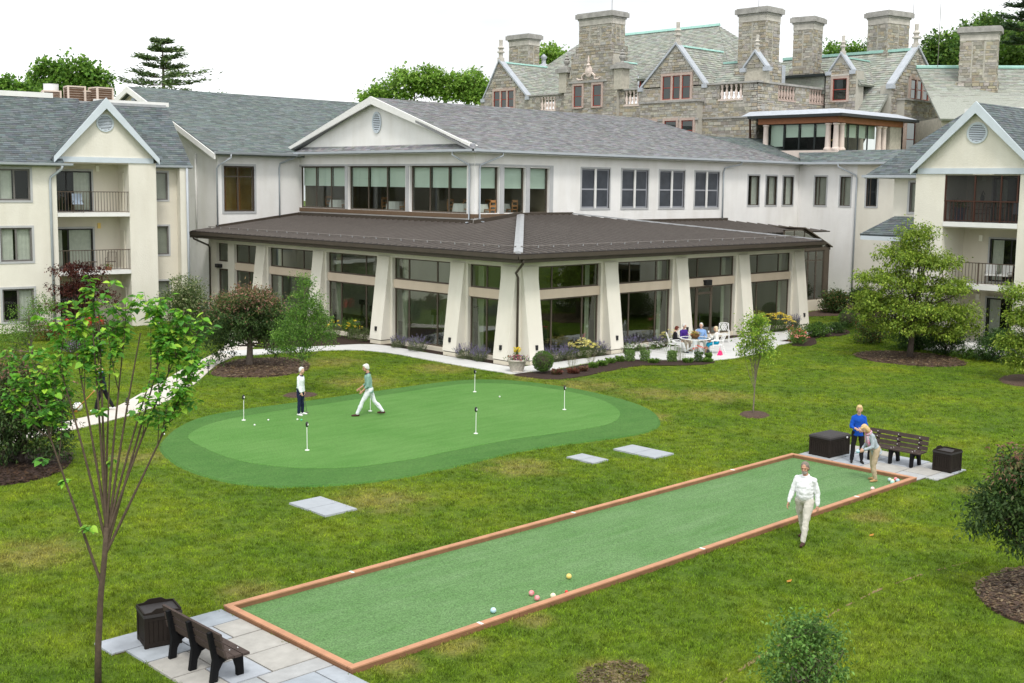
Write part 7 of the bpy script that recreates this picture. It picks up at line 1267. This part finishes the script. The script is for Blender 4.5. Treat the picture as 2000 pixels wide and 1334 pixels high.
t = local_thing(TRB, 'folding_chair', 'slatted folding chair on the ground terrace beside the round evergreen', 'chair', (10.2,-.5,.0), R(170))
for s in (-1,1): b = B(); b.tube([(s*.2,.25,0),(s*.2,-.2,.85)], .014, 5); b.tube([(s*.18,-.25,0),(s*.18,.2,.45)], .014, 5); b.obj('frame', 'rail_brown', t)
for i in range(4): b = B(); b.box(-.2,-.15+.1*i,.44,.2,-.08+.1*i,.46); b.obj('seat_slat', 'rail_brown', t); b = B(); b.box(-.2,-.2+.0*i,.58+.08*i,.2,-.17,.62+.08*i); b.obj('back_slat', 'rail_brown', t)
t = thing('terrace', 'pale ground terrace slab before the right block', 'terrace', (19.8,-11.5,0), world=True); b = B(); b.box(19.3,-13.6,-.05,20.5,-9.4,.10); b.obj('slab', 'concrete', t)
t = thing('iron_railing', 'black iron handrail by the end door of the hall', 'railing', (-1.3,24.6,0), world=True)
for k, (p, q) in enumerate([((-2.6,22.6),(-.9,25.0)),((-.9,25.0),(-.3,25.0))]):
    b = B(); b.tube([(*p,1.05),(*q,1.05)], .022, 6); b.obj('rail', 'black_metal', t); b = B(); b.tube([(*p,.15),(*q,.15)], .015, 6); b.obj('rail', 'black_metal', t); m = 9 if k == 0 else 4
    for i in range(m+1): x, y = p[0]+(q[0]-p[0])*i/m, p[1]+(q[1]-p[1])*i/m; b = B(); b.tube([(x,y,0 if i % 3 == 0 else .15),(x,y,1.05)], .014, 5); b.obj('baluster', 'black_metal', t)
# ---------------------------------------------------------------- people
for k, c, r_ in (('skin',(.60,.37,.27),.55),('skin_pale',(.66,.44,.34),.55),('skin_tan',(.50,.28,.19),.55),('hair_white',(.66,.65,.62),.7),('hair_grey',(.20,.17,.145),.7),('hair_blond',(.60,.42,.20),.65),('hair_ash',(.66,.54,.36),.65),('hair_red',(.11,.028,.016),.6),('beard_grey',(.36,.33,.30),.8),
  ('shirt_white',(.80,.81,.83),.85),('khaki_light',(.56,.535,.47),.9),('sweater_blue',(.008,.075,.42),.85),('trousers_black',(.012,.012,.014),.8),('cardigan_grey',(.36,.41,.45),.9),('khaki',(.44,.35,.24),.9),('knit_white',(.76,.80,.82),.9),('navy',(.012,.018,.05),.85),('sage',(.22,.36,.30),.9),('trousers_white',(.72,.74,.78),.9),('jacket_navy',(.012,.014,.03),.7),('collar_blue',(.20,.34,.62),.8),('purple',(.055,.02,.20),.85),('shirt_blue',(.22,.36,.62),.85),('turquoise',(.005,.25,.40),.8),('cream_top',(.80,.79,.75),.85),('shoe_black',(.014,.013,.013),.4),('shoe_brown',(.055,.022,.016),.4),('shoe_white',(.75,.75,.75),.5),('shoe_tan',(.42,.26,.12),.5),('belt_black',(.012,.012,.012),.4),('lip',(.42,.13,.11),.5),('eye_dark',(.02,.015,.012),.3),('trousers_beige',(.52,.42,.34),.9),('pants_white',(.74,.74,.73),.9)): mat(k, c, r_, .07, 6, .25 if r_ > .75 else 0, 35, spec=.2)
mat('scarf', (.30,.55,.52), .9, .1, 11, col2=(.70,.10,.25))
def pdist(P, pr):
    if pr[0] == 'c':
        a, b_, ra, rb = np.array(pr[1]), np.array(pr[2]), pr[3], pr[4]; d = b_-a; t = np.clip(((P-a)@d)/max(1e-9, d@d), 0, 1); return np.linalg.norm(P-a-t[:,None]*d, axis=1)-(ra+(rb-ra)*t)
    M, r = pr[3], np.array(pr[2]); q = (P-np.array(pr[1]))@M; l = np.linalg.norm(q/r, axis=1); return (l-1)*np.min(r)*np.clip(l, .6, 1.4)**0
def solid(prims, vox, name, smooth=4, disp=0., freq=9., seed=0):
    """union of capsules and ellipsoids grown into one continuous skin"""
    b = B()
    for pr in prims:
        if pr[0] == 'c':
            p, q = Vector(pr[1]), Vector(pr[2]); l = (q-p).length
            if l > 1e-4: b.tube([p, q], [pr[3], pr[4]], 14)
            b.ball(p, pr[3], 14, 9); b.ball(q, pr[4], 14, 9)
        else:
            k = B(); k.ball((0,0,0), pr[2], 18, 12); M = Matrix(pr[3].tolist()); b.add([M @ Vector(v)+Vector(pr[1]) for v in k.v], k.f)
    me = b.mesh(name); o = bpy.data.objects.new(name, me); COL.objects.link(o)
    m = o.modifiers.new('r', 'REMESH'); m.mode = 'VOXEL'; m.voxel_size = vox; m.adaptivity = 0
    s = o.modifiers.new('s', 'SMOOTH'); s.factor = .5; s.iterations = smooth
    dg = bpy.context.evaluated_depsgraph_get(); out = bpy.data.meshes.new_from_object(o.evaluated_get(dg)); bpy.data.objects.remove(o); bpy.data.meshes.remove(me); out.name = name
    return out
def fold(me, mask, amp, freq, seed):
    n = len(me.vertices); co = np.empty(n*3, np.float32); me.vertices.foreach_get('co', co); co = co.reshape(-1,3); nr = np.empty(n*3, np.float32); me.vertices.foreach_get('normal', nr); nr = nr.reshape(-1,3)
    for i in np.nonzero(mask)[0]:
        p = Vector(co[i])*freq; d = mnoise.noise(Vector((p.x*1.3+seed, p.y*1.3, p.z*.8)))+.5*mnoise.noise(p*2.3+Vector((seed,3,1))); co[i] += nr[i]*amp*d
    me.vertices.foreach_set('co', co.ravel()); me.update()
I3 = np.eye(3)
def rotm(yaw=0, pitch=0, roll=0): return np.array((Matrix.Rotation(yaw,3,'Z') @ Matrix.Rotation(pitch,3,'X') @ Matrix.Rotation(roll,3,'Y')))
def dirv(pitch, side): return np.array([math.sin(side), math.sin(pitch)*math.cos(side), -math.cos(pitch)*math.cos(side)])
def person(label, loc, rz, H=1.68, man=False, lean=0., twist=0., head=(0,0), legs=((0,0,.04),(0,0,.04)), arms=((0,.12,.15,0),(0,.12,.15,0)), shirt='shirt_white', sleeve='long', pants='navy', shoes='shoe_black', skin='skin', hair='hair_white', hairstyle='short', seat=None, skirt=None, belly=0., belt=False, vox=.0115, extra=None, hold=None, scarf=False, beard=False, collar=None, hem=.0, stout=1.0, ground=.0):
    """legs: (thigh forward, knee bend, out); arms: (upper arm forward, out, elbow bend, inward turn of the forearm); local +y is forward"""
    s = H/1.70; P = []; lab = []
    def cap(a, b, ra, rb, l): P.append(('c', tuple(a), tuple(b), ra, rb)); lab.append(l)
    def ell(c, r, M, l): P.append(('e', tuple(c), tuple(r), M)); lab.append(l)
    w = stout; RT = rotm(0, -lean, 0); TW = rotm(twist)
    hipz = (.90*s) if seat is None else seat+.07
    pel = np.array([0,0,hipz+.03*s]); up = lambda x, y, z: pel+RT@(TW@np.array([x*s, y*s, z*s]))
    MT = RT@TW; sw = (.188 if man else .158)*s
    # pelvis and trunk
    ell(pel+np.array([0,-.01,0]), ((.165 if man else .165)*s*w, .118*s*w, .115*s), RT, 'pants'); 
    ell(up(0,.0,.10), ((.156 if man else .144)*s*w, (.112+belly)*s*w, .16*s), MT, 'shirt'); ell(up(0,.005+belly*.3,.19), ((.160 if man else .140)*s*w, (.110+belly)*s*w, .17*s), MT, 'shirt'); ell(up(0,.008+belly*.2,.27), ((.166 if man else .144)*s*w, (.112+belly*.6)*s*w, .17*s), MT, 'shirt')
    ell(up(0,.01,.33), ((.172 if man else .150)*s*w, (.112 if man else .118)*s*w, .16*s), MT, 'shirt'); ell(up(0,-.005,.41), ((.168 if man else .146)*s, .092*s, .10*s), MT, 'shirt')
    for sx in (-1,1): cap(up(sx*.045,-.012,.475), up(sx*sw/s*.92,-.008,.425), .050*s, .052*s, 'shirt')
    if hem:
        for q in range(5): ell(up(0,.0,.06-(.10+hem)*q/4), ((.158+.016*q/4)*s*w, (.118+.012*q/4)*s*w, .045*s), MT, 'shirt')
    if belt: ell(pel+np.array([0,0,.095*s]), (.158*s*w, .118*s*w, .022*s), RT, 'belt')
    neck0, neck1 = up(0,-.01,.48), up(0,.02,.60); cap(neck0, neck1, .058*s, .052*s, 'skin')
    # head
    HM = RT@TW@rotm(head[0], -head[1]); hc = neck1+HM@np.array([0,.018,.085])*s; hp_ = lambda x, y, z: hc+HM@np.array([x,y,z])*s
    ell(hc+HM@np.array([0,-.012,.018])*s, (.074*s,.092*s,.095*s), HM, 'skin'); ell(hp_(0,.022,-.045), (.056*s,.066*s,.070*s), HM, 'skin'); cap(hp_(0,.085,.012), hp_(0,.108,-.018), .011*s, .015*s, 'skin'); ell(hp_(0,.066,-.088), (.026*s,.022*s,.020*s), HM, 'skin'); ell(hp_(0,.078,.035), (.045*s,.014*s,.012*s), HM, 'skin')
    for sx in (-1,1): ell(hp_(sx*.076,-.008,-.012), (.010*s,.020*s,.030*s), HM, 'skin'); ell(hp_(sx*.036,.060,-.028), (.022*s,.022*s,.022*s), HM, 'skin')
    # legs
    ank = []
    for sx, (th, kb, out) in zip((-1,1), legs):
        h = pel+np.array([sx*.088*s*w,0,-.03*s]); k = h+dirv(th, sx*out)*.425*s; a = k+dirv(th-kb, sx*out*.6)*.405*s; ank.append(a); lg = 'skirt' if skirt else 'pants'
        cap(h, (h+k)/2, .092*s*w, .080*s*w, lg); cap((h+k)/2, k, .080*s*w, .062*s, lg); 
        if skirt: cap(k, k+(a-k)*.18, .064*s, .066*s, 'skirt'); cap(k+(a-k)*.16, k+(a-k)*.45, .046*s, .050*s, 'skin'); cap(k+(a-k)*.45, a, .050*s, .034*s, 'skin')
        else: cap(k, k+(a-k)*.35, .062*s, .064*s*w, 'pants'); cap(k+(a-k)*.35, k+(a-k)*.93, .064*s*w, .056*s, 'pants'); cap(k+(a-k)*.9, a, .036*s, .034*s, 'skin')
        fp = th-kb; ft = max(-.7, min(.5, fp*.45 if kb > .5 and seat is None else 0)); fd = np.array([sx*.18, math.cos(ft), math.sin(ft)*.9]); fd /= np.linalg.norm(fd); heel = a+np.array([0,0,-.045*s])-fd*.045*s
        cap(heel, heel+fd*.10*s, .036*s, .042*s, 'shoes'); cap(heel+fd*.10*s, heel+fd*.205*s+np.array([0,0,-.008*s]), .042*s, .030*s, 'shoes')
    # arms with five-fingered hands
    hands = []
    for i, (sx, (ap, out, eb, inn)) in enumerate(zip((-1,1), arms)):
        sh = up(sx*sw/s,-.005,.418); e = sh+MT@dirv(ap, sx*out)*.285*s; fd = dirv(ap+eb, sx*out*.6); fd = rotm(sx*inn)@fd; fd = MT@fd; wr = e+fd*.245*s; sl = 'shirt'
        cap(sh, (sh+e)/2, .054*s*w, .050*s*w, 'shirt')
        if sleeve == 'short': cap((sh+e)/2, e-(e-sh)*.12, .056*s*w, .056*s*w, 'shirt'); cap((sh+e)/2, e, .042*s, .040*s, 'skin'); cap(e, wr, .041*s, .027*s, 'skin')
        elif sleeve == 'half': cap((sh+e)/2, e, .054*s*w, .050*s, 'shirt'); cap(e, e+(wr-e)*.35, .050*s, .047*s, 'shirt'); cap(e+(wr-e)*.3, wr, .038*s, .026*s, 'skin')
        else: cap((sh+e)/2, e, .051*s*w, .049*s*w, 'shirt'); cap(e, e+(wr-e)*.9, .049*s*w, .043*s, 'shirt'); cap(e+(wr-e)*.85, wr, .028*s, .026*s, 'skin')
        # palm frame: x across, y along the hand, z out of the back
        y_ = fd/np.linalg.norm(fd); x_ = np.cross(y_, np.array([sx*1.0,.15,.1])); x_ /= np.linalg.norm(x_); z_ = np.cross(x_, y_); HMt = np.stack([x_, y_, z_], 1); pc = wr+y_*.05*s
        ell(pc, (.040*s,.052*s,.016*s), HMt, 'skin')
        for f in range(4):
            bx = (-.028+.019*f)*s; bl = (.060,.070,.075,.058)[f]*s; b0 = pc+x_*bx+y_*.040*s; b1 = b0+(y_*.9-z_*.25)*bl*.5; b2 = b1+(y_*.6-z_*.8)*bl*.5; cap(b0, b1, .0098*s, .0092*s, 'skin'); cap(b1, b2, .0092*s, .0078*s, 'skin')
        t0 = pc+x_*.032*s-y_*.02*s; t1 = t0+(x_*.75+y_*.55-z_*.3)*.040*s; t2 = t1+(x_*.2+y_*.9-z_*.35)*.030*s; cap(t0, t1, .013*s, .011*s, 'skin'); cap(t1, t2, .011*s, .009*s, 'skin')
        hands.append((pc+y_*.06*s-z_*.02*s, y_, x_, z_))
    # stand it on its feet
    if seat is None: dz = -min(a[2] for a in ank)+.078*s+ground
    else: dz = 0
    t = thing('person', label, 'person', (loc[0], loc[1], loc[2] if len(loc) > 2 else 0), rz)
    sh_ = lambda v: (v[0], v[1], v[2]+dz)
    P2 = [('c', sh_(p[1]), sh_(p[2]), p[3], p[4]) if p[0] == 'c' else ('e', sh_(p[1]), p[2], p[3]) for p in P]
    me = solid(P2, vox, 'body'); n = len(me.polygons); cen = np.empty(n*3, np.float32); me.polygons.foreach_get('center', cen); cen = cen.reshape(-1,3)
    names = ['skin','shirt','pants','shoes','skirt','belt']; D = np.stack([pdist(cen, p) for p in P2], 1); best = np.array([names.index(l) for l in lab])[np.argmin(D, 1)]
    for nm in (skin, shirt, pants, shoes, skirt or pants, 'belt_black'): me.materials.append(mt(nm))
    me.polygons.foreach_set('material_index', best.astype(np.int32)); me.polygons.foreach_set('use_smooth', [True]*n)
    vm = np.zeros(len(me.vertices), bool); lv = np.empty(len(me.loops), np.int32); me.loops.foreach_get('vertex_index', lv); ls = np.repeat(best, np.array([p.loop_total for p in me.polygons])); vm[lv[(ls == 1) | (ls == 2) | (ls == 4)]] = True; fold(me, vm, .014*s, 8, random.random()*50)
    o = bpy.data.objects.new('body', me); COL.objects.link(o); o.parent = t
    up3 = np.array([0,0,dz]); hh = lambda x, y, z: hp_(x,y,z)+up3
    # hair
    hp = []; add = lambda c, r: hp.append(('e', tuple(hh(*c)), tuple(x*s for x in r), HM))
    add((0,-.028,.040), (.083,.092,.086))
    if hairstyle in ('short','bob','long','full'): add((0,-.055,-.005), (.080,.062,.085))
    if hairstyle in ('bob','full'):
        for sx in (-1,1): add((sx*.066,-.012,-.01), (.028,.058,.072))
        add((0,-.06,-.03), (.082,.058,.082)); add((0,.045,.085), (.062,.045,.030))
    if hairstyle == 'long':
        for sx in (-1,1): add((sx*.070,-.022,-.045), (.026,.05,.095))
        add((0,-.065,-.07), (.078,.05,.105)); add((0,.045,.085), (.060,.040,.026))
    if hairstyle == 'swept':
        add((0,-.075,-.03), (.074,.045,.090)); 
        for sx in (-1,1): add((sx*.072,-.035,-.01), (.018,.045,.070))
    if hairstyle == 'short':
        add((0,.035,.090), (.058,.040,.024))
        for sx in (-1,1): add((sx*.070,-.02,.01), (.016,.045,.045))
    hm = solid(hp, .010, 'hair', 2); fold(hm, np.ones(len(hm.vertices), bool), .008, 26, random.random()*40); hm.polygons.foreach_set('use_smooth', [True]*len(hm.polygons)); link('hair', hm, hair, t)
    b = B()
    for sx in (-1,1): q = hh(sx*.030,.074,.010); b.ball(tuple(q), .0062*s, 8, 6)
    b.obj('eyes', 'eye_dark', t)
    k = B(); k.ball((0,0,0), (.022*s,.009*s,.007*s), 10, 6); b = B(); b.add([Matrix(HM.tolist()) @ Vector(v)+Vector(hh(0,.081,-.052)) for v in k.v], k.f); b.obj('mouth', 'lip', t)
    if beard: bp = [('e', tuple(hh(0,.046,-.078)), (.058*s,.050*s,.048*s), HM), ('e', tuple(hh(0,.080,-.040)), (.034*s,.016*s,.012*s), HM)]; bm = solid(bp, .009, 'beard', 2); fold(bm, np.ones(len(bm.vertices), bool), .006, 30, 3); link('beard', bm, 'beard_grey', t)
    if collar or scarf:
        c0 = neck0+up3; cb = B(); m = 18; ro, zz = (.082, .05) if scarf else (.070, .035)
        pts = [c0+MT@(np.array([ro*math.cos(6.2832*j/m), ro*.92*math.sin(6.2832*j/m)+.012, .02+.015*math.sin(6.2832*j/m)*-1])*s) for j in range(m+1)]; cb.tube([tuple(p) for p in pts], (.034 if scarf else .022)*s, 7, cap=False)
        if scarf:
            for sx in (-1,1): q0 = c0+MT@(np.array([sx*.05,.10,-.02])*s); q1 = c0+MT@(np.array([sx*.055,.150,-.22])*s); q2 = c0+MT@(np.array([sx*.06,.135,-.44])*s); cb.tube([tuple(q0), tuple(q1), tuple(q2)], [.030*s,.045*s,.050*s], 7)
        cb.obj('scarf' if scarf else 'collar', 'scarf' if scarf else collar, t, smooth=True)
    if hold: hold(t, [(h[0]+up3, *h[1:]) for h in hands], s)
    return t
def held(t, b, name, m, lab, cat): o = b.obj(name, m, smooth=True, label=lab, cat=cat); o.matrix_world = t.matrix_world.copy()
d2 = lambda a, b_: face((a*FV[0]+b_*RV[0], a*FV[1]+b_*RV[1]))      # facing: a away from the camera, b to its right
person('grey-haired bearded man in white shirt and light trousers striding across the lawn', (-13.6,-23.08), d2(-.75,-.62), 1.86, True, .03, .05, (.15,.25), ((.40,.12,.05),(-.30,.20,.05)), ((-.18,.20,.30,.1),(.12,.26,.35,.1)), 'shirt_white', 'long', 'khaki_light', 'shoe_brown', 'skin_tan', 'hair_grey', 'swept', belly=.030, belt=True, vox=.0095, beard=True, collar='shirt_white', hem=.0, stout=1.16, ground=.02)
person('blond woman in royal blue sweater and black trousers standing with folded hands', (-5.68,-19.92,.034), d2(-.98,-.12), 1.67, False, .0, 0, (-.1,.25), ((.04,.03,.05),(-.02,.02,.09)), ((.28,.22,1.15,1.05),(.28,.22,1.05,1.05)), 'sweater_blue', 'half', 'trousers_black', 'shoe_black', 'skin', 'hair_blond', 'bob', hem=.05, stout=1.04, vox=.0105)
def hold_ball(t, hs, s): c = hs[0][0]; b = B(); b.ball(tuple(c+np.array([.03,.06,.0])), .054, 14, 9); held(t, b, 'bocce_ball', 'ball_blue', 'blue ball held by the bending woman', 'ball')
person('blond woman in grey cardigan and coloured scarf bending forward with a ball', (-7.22,-21.30,.012), d2(-.25,-.95), 1.66, False, .46, 0, (.0,.35), ((.22,.38,.05),(-.02,.22,.05)), ((.55,.18,1.0,.5),(.30,.16,1.2,.5)), 'cardigan_grey', 'long', 'khaki', 'shoe_tan', 'skin', 'hair_blond', 'long', hem=.10, scarf=True, hold=hold_ball, stout=1.08, vox=.0105)
def hold_putter(t, hs, s):
    h = hs[0][0]; b = B(); b.tube([tuple(h+np.array([0,.0,.10])), tuple(h), (h[0]-.02,h[1]+.10,.06)], [.014,.012,.007], 6); b.box(h[0]-.03,h[1]+.06,.056,h[0]+.0,h[1]+.17,.085); held(t, b, 'putter', 'iron_grey', 'putter held by the white-haired woman on the green', 'putter')
person('white-haired woman in white knit top and navy trousers holding a putter', (-13.85,-3.55,.055), d2(-.35,.92), 1.62, False, .04, 0, (-.2,.05), ((.02,.04,.05),(.05,.08,.08)), ((.02,.10,.10,.0),(.10,.10,.35,.3)), 'knit_white', 'long', 'navy', 'shoe_white', 'skin', 'hair_white', 'short', collar='navy', hem=.03, hold=hold_putter)
person('white-haired man in sage sweater and white trousers striding over the putting green', (-12.15,-5.15,.055), d2(-.1,-.99), 1.84, True, .07, 0, (.15,.22), ((.52,.12,.03),(-.42,.28,.03)), ((.10,.10,.75,.3),(.28,.10,.75,.3)), 'sage', 'half', 'trousers_white', 'shoe_brown', 'skin_tan', 'hair_white', 'short', collar='navy', hem=.05, stout=1.05)
def hold_cane(t, hs, s): h = hs[0][0]; b = B(); b.tube([tuple(h+np.array([0,-.1,.04])), tuple(h), (h[0]-.1,h[1]+.62,.10)], .017, 6); b.box(h[0]-.14,h[1]+.56,.03,h[0]-.06,h[1]+.68,.12); held(t, b, 'mallet', 'cane', 'orange wooden mallet carried by the walker on the path', 'mallet')
person('blond woman in dark jacket with blue collar walking along the path', (-18.45,1.62,.03), d2(-.3,-.95), 1.64, False, .08, 0, (.0,.2), ((.38,.10,.03),(-.34,.15,.03)), ((.20,.15,.55,.2),(-.1,.15,.7,.2)), 'jacket_navy', 'long', 'trousers_black', 'shoe_white', 'skin', 'hair_blond', 'long', collar='collar_blue', hem=.10, hold=hold_cane, stout=1.05)
ST = .43
def seated(k, label, **a): x, y, rz = CH[k]; return person(label, (x, y, .031), rz, seat=ST, **a)
SL_ = ((1.45,1.45,.06),(1.45,1.30,.08))
seated('A', 'red-haired woman in black cardigan and white trousers seated at the patio table', H=1.62, lean=.05, head=(0,.35), legs=((1.42,1.20,.03),(1.42,1.12,.05)), arms=((.35,.12,1.15,.55),(.30,.12,.95,.4)), shirt='trousers_black', sleeve='long', pants='pants_white', shoes='navy', skin='skin_pale', hair='hair_red', hairstyle='bob', stout=1.04)
seated('B', 'white-haired woman in purple cardigan seated behind the table', H=1.64, lean=.02, head=(.5,.05), legs=SL_, arms=((.30,.18,.9,.5),(.30,.18,.9,.5)), shirt='purple', sleeve='long', pants='trousers_beige', shoes='shoe_tan', skin='skin', hair='hair_white', hairstyle='short', stout=1.10)
seated('C', 'white-haired man in pale blue shirt and khaki trousers seated facing us', H=1.74, man=True, lean=.0, head=(-.2,.0), legs=((1.42,1.30,.14),(1.42,1.45,.10)), arms=((.35,.24,.75,.4),(.30,.24,.85,.4)), shirt='shirt_blue', sleeve='long', pants='khaki_light', shoes='shoe_black', skin='skin', hair='hair_white', hairstyle='swept', collar='shirt_blue', stout=1.08, belly=.01)
def hold_cup(t, hs, s): c = hs[1][0]; b = B(); b.lathe([(.028,-.05),(.036,.05),(.03,.05)], tuple(c+np.array([0,.02,.02])), 10); held(t, b, 'cup', 'white_paint', 'white cup raised by the woman in turquoise', 'cup')
seated('D', 'white-haired woman in white jacket and turquoise skirt seated drinking', H=1.64, lean=.02, head=(0,.1), legs=((1.40,1.05,.02),(1.46,1.25,.02)), arms=((.30,.12,.95,.4),(.65,.12,1.95,.35)), shirt='cream_top', sleeve='long', pants='turquoise', skirt='turquoise', shoes='shoe_black', skin='skin_tan', hair='hair_ash', hairstyle='long', hold=hold_cup, stout=1.04)
